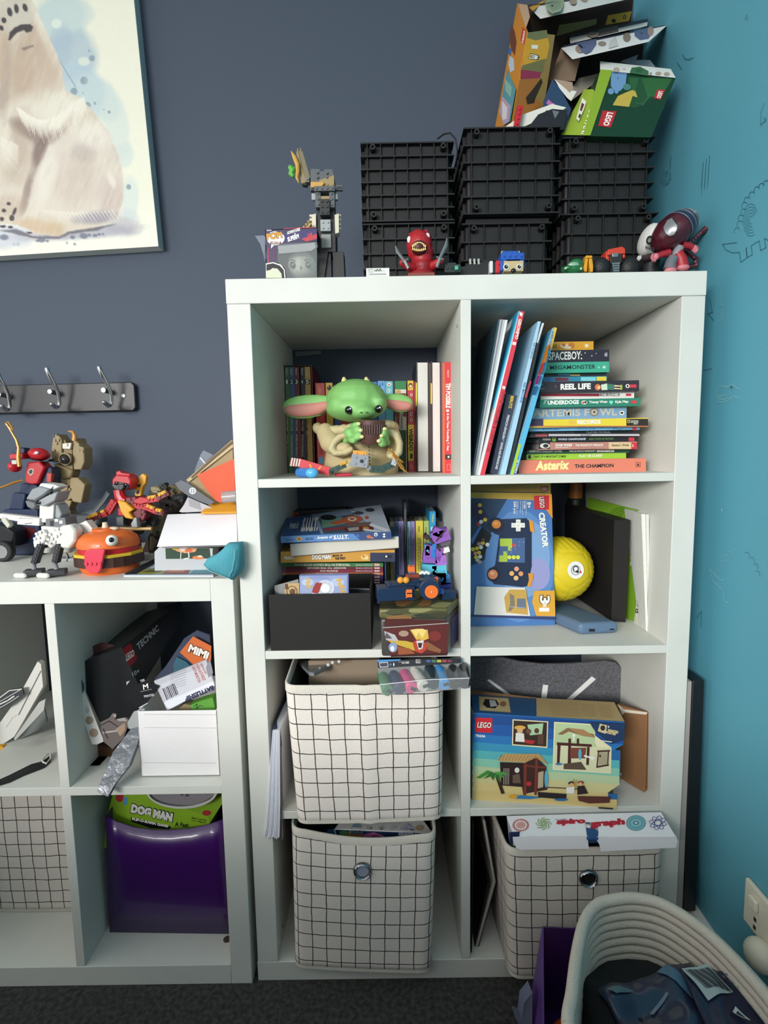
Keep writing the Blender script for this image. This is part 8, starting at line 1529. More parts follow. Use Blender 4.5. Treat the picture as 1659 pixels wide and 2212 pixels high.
# ---- paper goods at the right end ----
Tq=ZT(180,900,.20494)
wx=thing('white_box',PY(430,1170,.06),'open white cardboard box lid with its blank side facing out, beside the tall unit','box')
W4=[PY(*Tq((885,1040)),.135),PY(*Tq((1612,1015)),.135),PY(*Tq((1630,1350)),.012),PY(*Tq((775,1372)),.012)]
for p in (W4[1],W4[2]): p.x=min(p.x,-.004)
m=MB(); m.prism(W4,(0,.0015,.0015),mat('eceaee',.6)); m.build('sloping_panel',wx)
m=MB(); zz=W4[3].z; m.hexa([W4[3]+V((.004,.01,-.004)),W4[2]+V((-.0005,.01,-.004)),W4[1]+V((-.0005,0,-.004)),W4[0]+V((.004,0,-.004)),V((W4[3].x+.03,.15,zz-.012)),V((-.010,.15,zz-.012)),V((-.010,.20,W4[1].z-.01)),V((W4[0].x+.01,.20,W4[0].z-.01))],mat('c8c6c8',.7)); m.build('box_body',wx)
gl_=thing('picture_box',PY(*Tq((1100,1450)),.07),'flat box printed with orange and white flowers on dark green, under the white lid','box')
y5=.045; B5=[PY(*Tq(p),y5) for p in ((750,1395),(1340,1385),(1360,1480),(760,1500))]; zlo=HLz+.004
m=MB(); A5=[PY(*Tq((750,1425)),y5),PY(*Tq((800,1375)),y5),PY(*Tq((1345,1385)),y5),PY(*Tq((1362,1390)),y5),V((PY(*Tq((1362,1500)),y5).x,y5,zlo)),V((PY(*Tq((745,1500)),y5).x,y5,zlo))]; m.prism(A5,(0,.16,0),mat('b8bcc0',.5)); 
m.pr(PLY(y5),[('p',[(865,1385),(1330,1388),(1345,1495),(870,1500)],'153a24'),('p',[(930,1385),(1200,1388),(1180,1425),(1080,1440),(990,1420)],'e0a070'),('e',(1060,1395,50,22),'e8d8c8'),('e',(1110,1410,40,22),'d86a3c'),('e',(970,1392,30,14),'d8b048'),('l',[(1030,1420),(1026,1495)],.0016,'d0d8c8'),('l',[(1110,1430),(1115,1490),(1060,1500)],.002,'e0e4dc'),('e',(1210,1485,60,20),'d8783c'),('e',(1230,1472,24,10),'e8dccc'),('l',[(1362,1390),(1345,1500)],.0012,'e0e0dc')],Tq); m.build('box_body',gl_)
dr5=MB(); a=PY(*Tq((1365,1400)),.08); dr5.box(a.x,-.011,.08,.2,HLz+.001,a.z,mat('4a1c1c',.5)); tag(dr5.build('dark_box'),'dark maroon box in shadow between the flower box and the teal pouch','box')
nb=thing('spiral_notebook',PZ(*Tq((800,1650)),HLz),'spiral bound picture notebook lying flat over the edge of the low unit','notebook')
z5=HLz+.0035; N4=[PZ(*Tq((425,1672)),z5),PZ(*Tq((1370,1672)),z5),PZ(*Tq((1300,1490)),z5),PZ(*Tq((790,1490)),z5)]
for p in N4: p.y=max(p.y,-.02)
N4[1].x=min(N4[1].x,-.03)
m=MB(); m.prism(N4,(0,0,.0012),mat('7d8f9c',.35)); pn=Pl(N4[0]+V((0,0,.0012)),N4[1]+V((0,0,.0012)),N4[3]+V((0,0,.0012)))
m.pr(pn,[('p',[(560,1660),(640,1610),(880,1605),(820,1660)],'9a9448'),('p',[(610,1640),(700,1615),(850,1618),(800,1645)],'5c5c34'),('p',[(830,1660),(890,1605),(1130,1590),(1110,1658)],'8a5448'),('p',[(870,1640),(960,1610),(1080,1605),(1060,1640)],'b87c68'),('p',[(1120,1658),(1150,1570),(1300,1570),(1350,1655)],'5c98a8'),('p',[(690,1600),(780,1540),(1200,1530),(1140,1590)],'b8c4cc'),('p',[(760,1580),(900,1550),(1000,1575),(900,1598)],'4c6478'),('p',[(1000,1560),(1180,1540),(1150,1575),(1030,1588)],'7c6450'),('l',[(1115,1660),(1190,1580)],.0012,'dfe4e4'),('l',[(700,1600),(1140,1592)],.0012,'dfe4e4'),('p',[(440,1665),(470,1640),(760,1500),(830,1500),(560,1660)],'26282c')],Tq); m.build('cover',nb)
m=MB(); m.prism([p-V((0,0,.003)) for p in N4],(0,0,.0028),mat('c8ccd2',.7)); m.build('pages',nb)
m=MB(); a=N4[0].lerp(N4[3],.02)+V((.006,0,0)); b=N4[3]+V((.006,0,0))
for k in range(16):
    c=a.lerp(b,k/15); m.tube([c+V((.005*math.cos(t),0,.004*math.sin(t))) for t in [math.pi*i/6-.3 for i in range(8)]],.0007,mat('26262a',.4),5)
m.build('spiral_binding',nb)
# teal pouch
pc=thing('pencil_pouch',PY(470,1250,.0),'teal fabric pouch drooping over the edge of the low unit','pouch')
tl=mat('4a98a6',.85,bump=.5,bs=400); m=MB()
o5=[(1250,1570),(1290,1510),(1380,1470),(1450,1410),(1490,1360),(1635,1350),(1640,1600),(1600,1690),(1560,1732),(1480,1700),(1330,1640)]
P5=[PY(*Tq(p),-.035) for p in o5]
cx_=sum(P5,V((0,0,0)))/len(P5); n=len(P5); P5=[cx_+(p-cx_)*1.03 for p in P5]
rings=[[p+V((0,.012,0)) for p in P5],[cx_+(p-cx_)*.93+V((0,.003,0)) for p in P5],[cx_+(p-cx_)*.6+V((0,-.002,0)) for p in P5]]; bk5=[p+V((0,.028,0)) for p in P5]
allr=[bk5]+rings; m.add([p for r_ in allr for p in r_]+[cx_+V((0,-.003,0))],[(j*n+k,j*n+(k+1)%n,(j+1)*n+(k+1)%n,(j+1)*n+k) for j in range(3) for k in range(n)]+[(3*n+k,3*n+(k+1)%n,4*n) for k in range(n)]+[tuple(range(n))[::-1]],tl)
m.build('pouch_body',pc,ang=180)
m=MB(); m.tube([PY(*Tq(p),-.037) for p in ((1270,1590),(1340,1630),(1480,1685),(1550,1712))],.0005,mat('8ac4cc',.8),5); m.tube([PY(*Tq(p),-.038) for p in ((1595,1400),(1590,1500),(1570,1620),(1530,1690))],.0005,mat('8ac4cc',.8),5); m.build('stitching',pc)
# envelopes and wrappers
ev=thing('cardboard_mailer',PY(480,1030,.18),'leaning cardboard mailer with an orange card on its front, against the tall unit','mailer')
kr=mat('a5916f',.85,bump=.2,bs=300); Ye=.15
def capx(ps): 
    for p in ps: p.x=min(p.x,-.012)
    return ps
m=MB(); m.prism(capx([PY(*Tq(p),Ye) for p in ((1085,665),(1570,240),(1590,880),(1610,1000),(1370,920),(1230,800))]),(0,.004,0),kr); m.prism(capx([PY(*Tq(p),Ye-.004) for p in ((1085,670),(1110,690),(1580,320),(1575,290),(1580,250)) ]),(0,.003,0),mat('c0ad88',.85)); m.build('mailer_body',ev)
m=MB(); m.prism(capx([PY(*Tq(p),Ye-.0045) for p in ((1130,640),(1350,440),(1575,250),(1582,280),(1400,430),(1150,650))]),(0,.001,0),mat('6a5a44',.85)); m.build('mailer_slot',ev)
oc=MB(); oc.prism(capx([PY(*Tq(p),Ye-.008) for p in ((1195,615),(1590,445),(1600,790),(1560,880),(1440,905),(1390,880),(1290,760))]),(0,.002,0),mat('d0522c',.6,bump=.3,bs=60)); tag(oc.build('orange_card'),'orange paper sheet resting on the leaning cardboard mailer','paper')
wr=MB(); wr.prism(capx([PY(*Tq(p),Ye-.02) for p in ((965,705),(1030,670),(1100,700),(1200,780),(1380,900),(1330,930),(1220,890),(1100,830),(1010,770))]),(0,.004,0),mat('6a6e74',.2,alpha=.85)); wr.pr(PLY(Ye-.02),[('e',(1152,782,38,36),'c4c8d0'),('e',(1152,782,24,22),'7a7e88'),('l',[(1128,782),(1176,782)],.001,'e6e8ec'),('l',[(1152,760),(1152,806)],.001,'e6e8ec')],Tq); tag(wr.build('plastic_wrapper'),'glossy grey plastic strip with a round badge lying across the mailer','wrapper')
bg5=MB(); bg5.prism([PY(*Tq(p),Ye+.02) for p in ((1170,580),(1230,410),(1265,355),(1370,405),(1300,470),(1180,590))],(0,.001,0),mat('8a94a2',.15,alpha=.5)); bg5.prism([PY(*Tq(p),Ye+.019) for p in ((1225,435),(1240,430),(1290,490),(1275,495))],(0,.0008,0),mat('c8ccd4',.2)); tag(bg5.build('zip_bag'),'clear zip bag poking up behind the cardboard mailer','bag')
ls_=MB(); ls_.prism(capx([PY(*Tq(p),Ye-.014) for p in ((1100,850),(1290,930),(1360,960),(1250,1000),(1040,1010),(1010,1000),(1060,930))]),(0,.002,0),mat('b0aeb2',.6))
ls_.pr(PLY(Ye-.014),[('l',[(1110+k*2,868+k*14),(1230+k*3,912+k*14)],.0008,'4c4c54') for k in range(6)],Tq); tag(ls_.build('leaflet'),'pale leaflet with lines of small print under the plastic strip','paper')
yb5=MB(); Q5=capx([PY(*Tq(p),yy) for p,yy in (((1335,918),.15),((1605,900),.15),((1612,1000),.125),((1240,1006),.125))]); yb5.prism(Q5,(0,.001,-.004),mat('d0922a',.5)); yb5.pr(Pl(*Q5[:3]),[('p',[(1340,925),(1470,915),(1440,990),(1290,996)],'4a2c1c'),('l',[(1330,970),(1400,950),(1430,975)],.0014,'d8c8a0'),('l',[(1500,960),(1560,945)],.0008,'6a4a1c'),('l',[(1520,985),(1590,975)],.0008,'6a4a1c')],Tq); tag(yb5.build('comic_book'),'thin yellow comic lying on top of the white box lid','book')
tp5=MB(); c=PY(*Tq((1540,850)),Ye-.03); tp5.cyl(V((c.x-.012,c.y,c.z)),V((min(c.x+.014,-.012),c.y,c.z+.002)),.011,.011,mat('a8a4a6',.15,alpha=.7),18); tag(tp5.build('tape_roll'),'small translucent grey plastic cap beside the orange paper','cap')
# ---------------- openings of the low unit ----------------
T=ZT(0,1220,.33755)
wbx=thing('fabric_bin',PZ(390,1677,ZM),'small white fabric bin packed with toy parts inside the low unit','bin')
wf_=mat('e6e4e4',.9,bump=.3,bs=500)
xa,xb=-.1995,-.0565; yA=.022; zt6=PY(*T((1150,935)),yA).z
m=MB()
for (x0,x1,y0,y1) in ((xa,xb,yA,yA+.003),(xa,xb,yA+.147,yA+.15),(xa,xa+.003,yA,yA+.15),(xb-.003,xb,yA,yA+.15)): m.box(x0,x1,y0,y1,ZM+.001,zt6,wf_)
m.box(xa,xb,yA,yA+.15,ZM+.001,ZM+.004,wf_); m.build('bin_body',wbx,bev=.0012)
m=MB()
for yy in (955,1040,1265): m.tube([PY(*T((925 if yy<1100 else 918,yy)),yA-.0006),PY(*T((1380,yy+4)),yA-.0006)],.0007,mat('c8c6c6',.9),5)
m.build('seams',wbx)
# things in the white bin
tu=thing('printed_pack',PY(*T((1200,800)),.06),'white blister pack with red, grey and barcode print sticking out of the white bin','package')
Q=[PY(*T(p),.045) for p in ((985,745),(1320,610),(1375,770),(1070,935))]; m=MB(); m.prism(Q,(0,.006,0),mat('bfc0c8',.35)); pl=PLY(.045)
m.pr(pl,[('p',[(1020,770),(1320,640),(1365,765),(1080,910)],'ccccd4'),('p',[(1050,880),(1365,745),(1372,775),(1078,925)],'e0e2ea'),('t','BATTLESHIP',(1362,770),(1180,846),(1372,800),'23284c',.06),('t','CANTE MORE FUN',(1225,650),(1268,755),(1245,642),'a8483c',.02),('t','4 NON-RATE PIECES',(1250,640),(1298,742),(1270,632),'a8483c',.02),('t','CARTES & FUN',(1278,632),(1312,700),(1292,626),'a8483c',.02)]
 +[('l',[(1042+i*10,792-i*5+(i%2)*2),(1070+i*10,862-i*5)],.0011 if i%3 else .002,'3a3a44') for i in range(8)]+[('l',[(1090,710+i*14),(1190,668+i*16)],.0005,'7a7c88') for i in range(7)]+[('p',[(1318,655),(1345,600),(1365,690),(1335,720)],'8a8c94')],T); m.build('pack_card',tu)
oc6=thing('orange_card',PY(*T((1250,540)),.08),'orange card with white bubble letters in a clear bag above the white bin','card')
Q=[PY(*T(p),.075) for p in ((1235,458),(1352,520),(1350,615),(1240,640),(1150,560))]
for p in Q: p.x=min(p.x,-.052)
m=MB(); m.prism(Q,(0,.001,0),mat('c8642c',.5)); m.pr(PLY(.075),[('t','MiMi',(1196,556),(1330,612),(1216,500),'4a2418',.12),('t','MiMi',(1200,554),(1326,607),(1218,506),'e8e0d8',.05)],T); m.build('card',oc6)
m=MB(); Q=[PY(*T(p),.085) for p in ((985,735),(1060,650),(1180,470),(1260,420),(1340,450),(1350,600),(1150,700))]
for p in Q: p.x=min(p.x,-.052)
m.prism(Q,(0,.004,0),mat('4c5468',.2,alpha=.75)); tag(m.build('plastic_bag'),'clear crumpled plastic bag rising behind the barcode pack','bag')
m=MB(); m.prism([PY(*T(p),.08) for p in ((1110,640),(1130,590),(1190,620),(1230,660),(1110,700))],(0,.01,0),mat('2a5a6c',.6)); tag(m.build('blue_cloth'),'teal blue cloth scrap inside the clear bag of the white bin','cloth')
m=MB(); m.prism([PY(*T(p),.05) for p in ((1215,900),(1290,870),(1360,850),(1378,930),(1235,935))],(0,.02,0),mat('5a9a38',.6,bump=.5,bs=80)); m.pr(PLY(.05),[('l',[(1240,905),(1262,890),(1258,920),(1280,900),(1300,905)],.0012,'1c2c18')],T); tag(m.build('green_paper'),'bright green scribbled paper poking out of the white bin','paper')
m=MB(); m.prism([PY(*T(p),.055) for p in ((1130,930),(1180,890),(1225,900),(1235,935))],(0,.02,0),mat('8a7a58',.6)); tag(m.build('brick_pieces'),'tan toy parts at the rim of the white bin','toy')
# black long carton
tc=thing('toy_carton',PY(*T((600,900)),.12),'long black toy carton lying open with its torn end toward the viewer','carton')
yA2=.06; F5=[PY(*T(p),yy) for p,yy in (((475,645),.075),((780,530),.055),((935,880),.045),((655,1120),.06))]
bkc=mat('131417',.35)
bkp=[PY(*T((850,330)),.33),PY(*T((1160,235)),.33),PY(*T((1180,330)),.33),PY(*T((860,520)),.33)]
m=MB(); m.prism([F5[1],bkp[1],bkp[2],F5[1].lerp(F5[2],.75)],(0,0,-.001),bkc); pl=Pl(F5[1],bkp[1],F5[1].lerp(F5[2],.75))
m.pr(pl,[('p',[(785,535),(835,500),(878,600),(830,655)],'a01c28'),('t','LEGO',(808,620),(860,585),(804,572),wt,.04),('t','TECHNIC',(885,550),(1018,420),(872,508),'c8ccd0',.03),('t','10+',(850,718),(895,690),(842,690),'c8ccd0',.02)],T); m.build('long_side',tc)
m=MB(); m.prism([F5[0],F5[1],bkp[1],bkp[0]],(0,.001,.001),mat('16181b',.4)); m.prism([PY(*T(p),.1) for p in ((510,560),(650,500),(740,520),(790,530),(760,560),(490,640))],(0,.001,.001),mat('4a2428',.5)); m.build('top_side',tc)
m=MB(); m.prism([F5[0],F5[1],F5[2],PY(*T((830,970)),.046),PY(*T((640,1010)),.058)],(0,.001,0),bkc); pl=Pl(F5[0],F5[1],F5[2])
m.pr(pl,[('p',[(670,600),(745,566),(765,630),(695,662)],'a81e2a'),('t','LEGO',(700,592),(716,648),(728,582),wt,.03),('t','TECHNIC',(736,664),(800,850),(760,650),'d8dce0',.04),('t','42173',(640,612),(658,652),(654,606),'c8ccd0',.02)],T); m.build('end_flap',tc)
m=MB(); Q=[PY(*T(p),.055) for p in ((435,715),(478,648),(665,1130),(620,1150),(590,1150))]; m.prism(Q,(0,.001,0),mat('dddad6',.6)); m.pr(PLY(.055),[('e',(505,785,34,56),'3c3e44'),('e',(492,760,10,8),'8a8c94'),('e',(572,995,26,26),'a8907c'),('e',(600,1075,28,28),'a8907c'),('e',(560,930,14,20),'c4beb8')],T); m.build('torn_glue_strip',tc)
m=MB(); Q=[PY(*T(p),.042) for p in ((855,790),(915,740),(1020,775),(940,885),(880,920),(805,850))]; m.prism(Q,(0,.001,0),mat('17181b',.4)); m.pr(PLY(.042),[('t','M',(918,800),(950,790),(914,768),wt,.02),('t','PRINTED',(925,850),(990,838),(920,836),'c8ccd0'),('t','TEK',(900,752),(930,742),(896,738),'c8ccd0'),('l',[(900,812),(970,796)],.0005,'c8ccd0'),('l',[(890,915),(945,885)],.0014,'d8d4d0')],T); m.build('age_flap',tc)
m=MB(); m.prism([PY(*T(p),.05) for p in ((808,750),(850,735),(880,790),(820,835)) ],(0,.001,0),mat('b8b4b0',.6)); m.build('torn_paper',tc)
im=thing('instruction_sheets',PY(*T((500,1000)),.08),'loose instruction sheets with wheel drawings spilling out under the black carton','papers')
m=MB(); m.prism([PY(*T(p),.075) for p in ((425,1000),(470,900),(520,940),(560,1080),(600,1160),(415,1020))],(0,.002,0),mat('9c98a0',.5)); m.pr(PLY(.075),[('e',(482,968,34,42),'222328'),('e',(480,968,16,20),'8a8890'),('e',(480,968,7,9),'222328'),('l',[(430,1000),(580,1085)],.003,'222838'),('e',(525,1035,24,18),'2a3044')],T); m.build('wheel_sheet',im)
m=MB(); m.prism([PY(*T(p),.052) for p in ((640,1010),(700,980),(720,950),(790,955),(830,1000),(790,1110),(720,1180),(660,1130))],(0,.002,0),mat('6c625e',.6)); m.pr(PLY(.052),[('l',[(640,1030),(700,1000),(760,1040)],.002,'2c2c34'),('p',[(720,960),(780,956),(815,1000),(760,1000)],'a8a09c'),('l',[(660,1075),(760,1060)],.003,'b8b0ac'),('p',[(740,1050),(800,1010),(800,1060),(770,1100)],'a88c78'),('l',[(660,1050),(690,1110)],.002,'3a2c30')],T); m.build('crumpled_sheet',im)
br6=MB(); br6.prism([PY(*T(p),.09) for p in ((410,900),(450,870),(600,1150),(740,1180),(740,1330),(620,1370),(560,1390),(545,1260),(500,1200),(430,1170))],(0,.08,0),mat('543722',.85,bump=.5,bs=60)); br6.prism([PY(*T(p),.06) for p in ((555,1390),(640,1360),(640,1385),(505,1405))],(0,.03,0),mat('6a4a30',.85)); 
for v in br6.v: v.z=max(v.z,ZM+.001)
tag(br6.build('paper_bag',bev=.003),'crumpled brown paper bag under the black carton','paper bag')
gb6=thing('plastic_pouch',PY(*T((760,1250)),.0),'crumpled silver grey foil pouch hanging over the edge of the low unit board','pouch')
m=MB(); gpts=[((835,1050),.03),((905,1030),.03),((880,1150),.02),((830,1290),.0),((740,1400),-.02),((690,1490),-.03),((620,1450),-.03),((655,1360),-.015),((720,1200),.01)]; Q=[PY(*T(p),y) for p,y in gpts]; m.prism(Q,(.002,.006,0),mat('5c6066',.25,.35,bump=1.,bs=40)); m.prism([PY(*T(p),.03) for p in ((815,1010),(855,940),(925,920),(925,980),(880,1060),(820,1050))],(0,.002,0),mat('a4a8a6',.35)); m.prism([Q[2]+V((0,-.003,0)),Q[3]+V((0,-.003,0)),Q[7]+V((.01,-.003,0)),Q[8]+V((.012,-.003,0))],(0,.002,0),mat('7c8086',.2,.3)); m.build('foil_body',gb6,bev=.001)
# left opening: white papers, cap, strap
wp=[('white cardboard lid leaning diagonally against the divider in the left opening',[(0,1010),(115,850),(240,620),(262,635),(275,780),(150,1000),(90,1100),(0,1160)],.14,'dcdad4'),('white sheet of thick card under the leaning lid',[(90,1110),(250,880),(290,860),(280,930),(140,1080),(95,1125)],.12,'b8b8b4'),('grey card tray beneath the white sheets',[(120,1120),(280,900),(300,1010),(240,1060),(140,1110)],.16,'6f7574')]
for i,(lab,pts,Y,c_) in enumerate(wp):
    m=MB(); P5=[PY(*T(p),Y) for p in pts]; 
    for p in P5: p.x=min(p.x,XA-PT-.002)
    m.prism(P5,(0,.012 if i==0 else .004,0),mat(c_,.6))
    if i==0: m.pr(PLY(Y),[('l',[(120,960),(262,680)],.0022,'6a6a68'),('l',[(40,1040),(80,980),(110,960)],.001,'a8a8a4')],T)
    tag(m.build(['cardboard_cover','card_sheet','card_tray'][i]),lab,['lid','card','tray'][i])
m=MB(); m.prism([PY(*T(p),.125) for p in ((0,840),(70,800),(140,790),(150,830),(60,900),(0,930))],(0,.004,0),mat('3c3e44',.7)); m.pr(PLY(.125),[('l',[(0,850),(60,805),(140,795)],.0016,wt),('l',[(0,875),(60,840),(130,800)],.001,wt),('l',[(0,892),(50,868),(90,840)],.0022,wt),('l',[(0,915),(60,880),(120,840)],.001,wt)],T); tag(m.build('striped_cap'),'dark cloth strap with white printed stripes at the left edge','strap')
m=MB(); m.prism([PY(*T(p),.07) for p in ((-20,1165),(10,1162),(22,1172),(0,1190),(-20,1195))],(0,.01,0),mat('d8a030',.5)); 
for v in m.v: v.z=max(v.z,ZM+.0005)
tag(m.build('yellow_piece'),'small yellow plastic tip at the left edge of the picture','toy')
sp5=thing('webbing_strap',PZ(*T((150,1330)),ZM),'black perforated strap with a white buckle lying on the board of the left opening','strap')
zz=ZM+.0008; m=MB(); S5=[(-40,1395),(60,1350),(200,1280),(270,1262),(300,1240),(322,1225),(325,1262),(285,1300),(150,1352),(60,1395),(-40,1425)]; P5=[PZ(*T(p),zz) for p in S5]
for p in P5: p.x=min(p.x,XA-PT-.001)
m.prism(P5,(0,0,.0014),mat('17181b',.6)); pl=Pl(V((0,0,zz+.0014)),V((1,0,zz+.0014)),V((0,1,zz+.0014)))
for k in range(11): m.ell(pl,*T((20+k*24,1382-k*10.5)),1.6,.9,mat('3f4146',.5),8)
m.build('strap',sp5); m=MB()
bq=[(272,1248),(300,1215),(322,1205),(324,1240),(296,1272),(274,1262)]; bz=[PZ(*T(p),zz+.003) for p in bq]
for p in bz: p.x=min(p.x,XA-PT-.001)
m.tube(bz+[bz[0]],.0016,mat('d8d6d0',.4),6); m.build('buckle',sp5)
# lower openings
pm=thing('magazine_file',PY(370,2010,.06),'glossy purple plastic file box holding the green game carton','file box')
T=ZT(0,1680,.36166); pmat=mat('400e64',.3,coat=.3)
X0,X1=-.3095,-.066; m=MB()
tops=[((632,228)),((700,262)),((800,295)),((920,312)),((1020,312)),((1140,302)),((1250,278)),((1335,245))]
fp6=[PY(*T(p),.062) for p in tops]; bx0=PZ(*T((668,903)),Z4); bx1=PZ(*T((1388,918)),Z4)
bl6=V((bx0.x,.066,Z4+.001)); br6_=V((-.0485,.058,Z4+.001))
for p in fp6: p.x=min(p.x,-.0485)
n=len(fp6); bo=[bl6.lerp(br6_,i/(n-1)) for i in range(n)]
cols_=[]
for j in range(5):
    t=j/4; cols_.append([bo[i].lerp(fp6[i],t)+V((0,-.003*math.sin(math.pi*t)*math.sin(math.pi*i/(n-1)),0)) for i in range(n)])
vs=[p for r_ in cols_ for p in r_]; m.add(vs,[(j*n+i,j*n+i+1,(j+1)*n+i+1,(j+1)*n+i) for j in range(4) for i in range(n-1)],pmat); m.build('front_panel',pm,ang=180,solid=.002)
m=MB(); D6=V((0,.2,0)); m.prism([bl6,bl6+D6,fp6[0]+D6+V((0,0,.02)),fp6[0]],(.0015,0,0),pmat); m.prism([br6_,br6_+D6,fp6[-1]+D6+V((0,0,.02)),fp6[-1]],(-.0015,0,0),pmat); m.prism([bl6+D6,br6_+D6,fp6[-1]+D6,fp6[0]+D6],(0,-.0015,0),pmat); m.prism([bl6,br6_,br6_+D6,bl6+D6],(0,0,.0015),pmat); m.build('side_panels',pm)
gg=thing('game_box',PY(*T((900,250)),.09),'lime green game box with white comic lettering inside the purple file','game')
Q=[PY(*T(p),.085) for p in ((668,90),(890,80),(1300,150),(1245,275),(1240,420),(640,400))]; Q[0].z=min(Q[0].z,ZM-SL-.002);Q[1].z=min(Q[1].z,ZM-SL-.002)
Q=[PY(*T(p),.085) for p in ((672,100),(890,98),(1255,238),(1245,420),(620,420),(640,232))]
for p in Q: p.z=min(p.z,ZM-SL-.003)
m=MB(); m.prism(Q,(0,.05,0),mat('8fb82c',.45)); m.pr(PLY(.085),[('e',(715,118,24,28),'b82c34'),('p',[(735,120),(765,112),(760,160),(738,165)],'5a9ac0'),('t','DOG MAN',(776,212),(1030,270),(786,148),bk,.14),('t','DOG MAN',(780,208),(1026,266),(788,154),'e8e8e0',.08),('p',[(780,235),(1020,290),(1015,308),(900,300),(785,262)],bk),('t','FLIP-O-RAMA GAME',(788,252),(1004,298),(790,236),wt,.06),('t','A Fast',(1044,290),(1126,296),(1046,264),bk,.03),('t','Ages 6 and Up',(1142,244),(1232,262),(1144,232),bk,.02),('t','2 to 4 Players',(1142,258),(1226,274),(1144,248),bk,.02)],T); m.build('box_front',gg)
m=MB(); Q2=[PY(*T(p),.086) for p in ((1100,180),(1255,238),(1255,270),(1330,150),(1325,110),(1200,110))]; 
for p in Q2: p.x=min(p.x,-.05)
m.prism(Q2[:3]+Q2[3:5],(0,.04,0),mat('86ac2c',.45)); m.pr(PLY(.0855),[('e',(1234,210,26,16),'a82c34')],T); m.build('box_edge',gg)
rl=thing('round_tub',PY(*T((1090,130)),.075),'white round plastic tub tilted on top of the green game box','tub')
m=MB(); c=PY(*T((1098,60)),.072); rx=SCL(.072)*.36166
arc=[(c.x+225*rx*math.cos(t),c.z-120*rx*-math.sin(t)) for t in [math.pi+math.pi*i/24 for i in range(25)]]
o_=[V((min(x,-.0495),.062,min(z,ZM-SL-.002))) for x,z in arc]; i_=[V((min(c.x+(x-c.x)*.93,-.051),.060,min(c.z+(z-c.z)*.83,ZM-SL-.002))) for x,z in arc]
n=25; m.add(o_+i_+[p+V((0,.012,0)) for p in o_],[(k,k+1,n+k+1,n+k) for k in range(n-1)]+[(k,k+1,2*n+k+1,2*n+k) for k in range(n-1)],mat('dedddb',.4)); m.build('tub_rim',rl)
m=MB(); m.add([p+V((0,.005,0)) for p in i_],[tuple(range(n))],mat('8c868c',.4)); m.pr(PLY(.0648),[('t','cenu',(1108,112),(1128,112),(1108,98),'3a363a'),('t','S',(1076,106),(1098,106),(1076,92),'3a363a',.03)],T); m.build('tub_lid',rl)
# fabric cube deep in the left opening
bt_=[(-.60,.118,Z4+.001),(-.3335,.118,Z4+.001),(-.3335,.35,Z4+.001),(-.60,.35,Z4+.001)]; tp_=[(-.60,.112,.31),(-.3315,.112,.31),(-.3335,.35,.31),(-.60,.35,.31)]
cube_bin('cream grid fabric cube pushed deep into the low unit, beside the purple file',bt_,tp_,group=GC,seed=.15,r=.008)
# ---------------- foreground floor ----------------
# purple file box on the floor
pf=thing('magazine_file',(.53,-.09,0),'purple plastic file box standing on the carpet behind the rope basket','file box')
pm2=mat('3a1258',.4,coat=.2); m=MB()
tl_=PY(1172,2003,-.066); tr_=V((.612,-.062,tl_.z-.012))
m.hexa([V((.486,-.066,.001)),V((.612,-.062,.001)),tr_,tl_,V((.486,-.0635,.001)),V((.612,-.0595,.001)),tr_+V((0,.0025,0)),tl_+V((0,.0025,0))],pm2); m.build('back_panel',pf,bev=.0008)
m=MB(); a=V((.478,-.066,.001)); m.hexa([tl_+V((-.001,0,0)),a,V((.464,-.20,.001)),V((.464,-.20,.04)),tl_+V((.002,0,0)),a+V((.003,0,0)),V((.467,-.20,.001)),V((.467,-.20,.04))],mat('5c3a86',.4)); m.build('side_panel',pf,bev=.0006)
m=MB(); m.box(.478,.61,-.2,-.064,.001,.003,pm2); m.build('base_panel',pf)
ob=MB(); ob.sph((.520,-.135,.034),(.026,.022,.033),mat('c84a1c',.6)); tag(ob.build('orange_ball'),'orange object glimpsed between the purple file box and the rope basket','toy')
# clear film at the foot of the file
fl=MB(); fl.prism([PZ(1105,2175,.001)+V((0,0,.0)),PY(1105,2172,-.085),PY(1118,2178,-.085),PY(1122,2140,-.09),PY(1140,2118,-.09),V((.470,-.095,.001))],(.002,-.02,0),mat('8088a0',.25,alpha=.65)); tag(fl.build('plastic_film'),'crumpled translucent film on the carpet beside the purple file box','wrapper')
# rope basket
rim=.27
R_pts=[(.4585,-.31),(.478,-.268),(.503,-.215),(.532,-.165),(.560,-.138),(.590,-.128),(.628,-.126),(.664,-.140),(.696,-.182),(.713,-.232),(.722,-.29),(.722,-.36),(.700,-.44),(.655,-.49),(.59,-.51),(.52,-.49),(.47,-.44),(.452,-.37)]
def cr(pts,n=6):
    out=[];N=len(pts)
    for i in range(N):
        a,b,c,d=[V((*pts[(i+k)%N],0)) for k in (-1,0,1,2)]
        for k in range(n):
            t=k/n; out.append(.5*((2*b)+(c-a)*t+(2*a-5*b+4*c-d)*t*t+(3*b-a-3*c+d)*t**3))
    return out
ring=cr(R_pts); cen=sum(ring,V((0,0,0)))/len(ring); n=len(ring)
bk6=thing('rope_basket',(cen.x,cen.y,0),'large cream cotton rope basket in the lower right foreground','basket')
rope=mat('d6cec0',.95,bump=.8,bs=500)
m=MB(); rr6=.0072; nr=19; rows=[]
for j in range(nr+1):
    z=rim-.0135*j
    if z<.008: z=.008
    k=1-.10*(j/nr)**1.5
    sag=lambda p: 0
    rows.append((z,k))
for j,(z,k) in enumerate(rows):
    if z<.009 and j>0 and rows[j-1][0]<.009: continue
    pts=[V((cen.x+(p.x-cen.x)*k,cen.y+(p.y-cen.y)*k,z)) for p in ring]; pts.append(pts[0])
    m.tube(pts,rr6*(1.15 if j==0 else 1.),rope,8,cap=False)
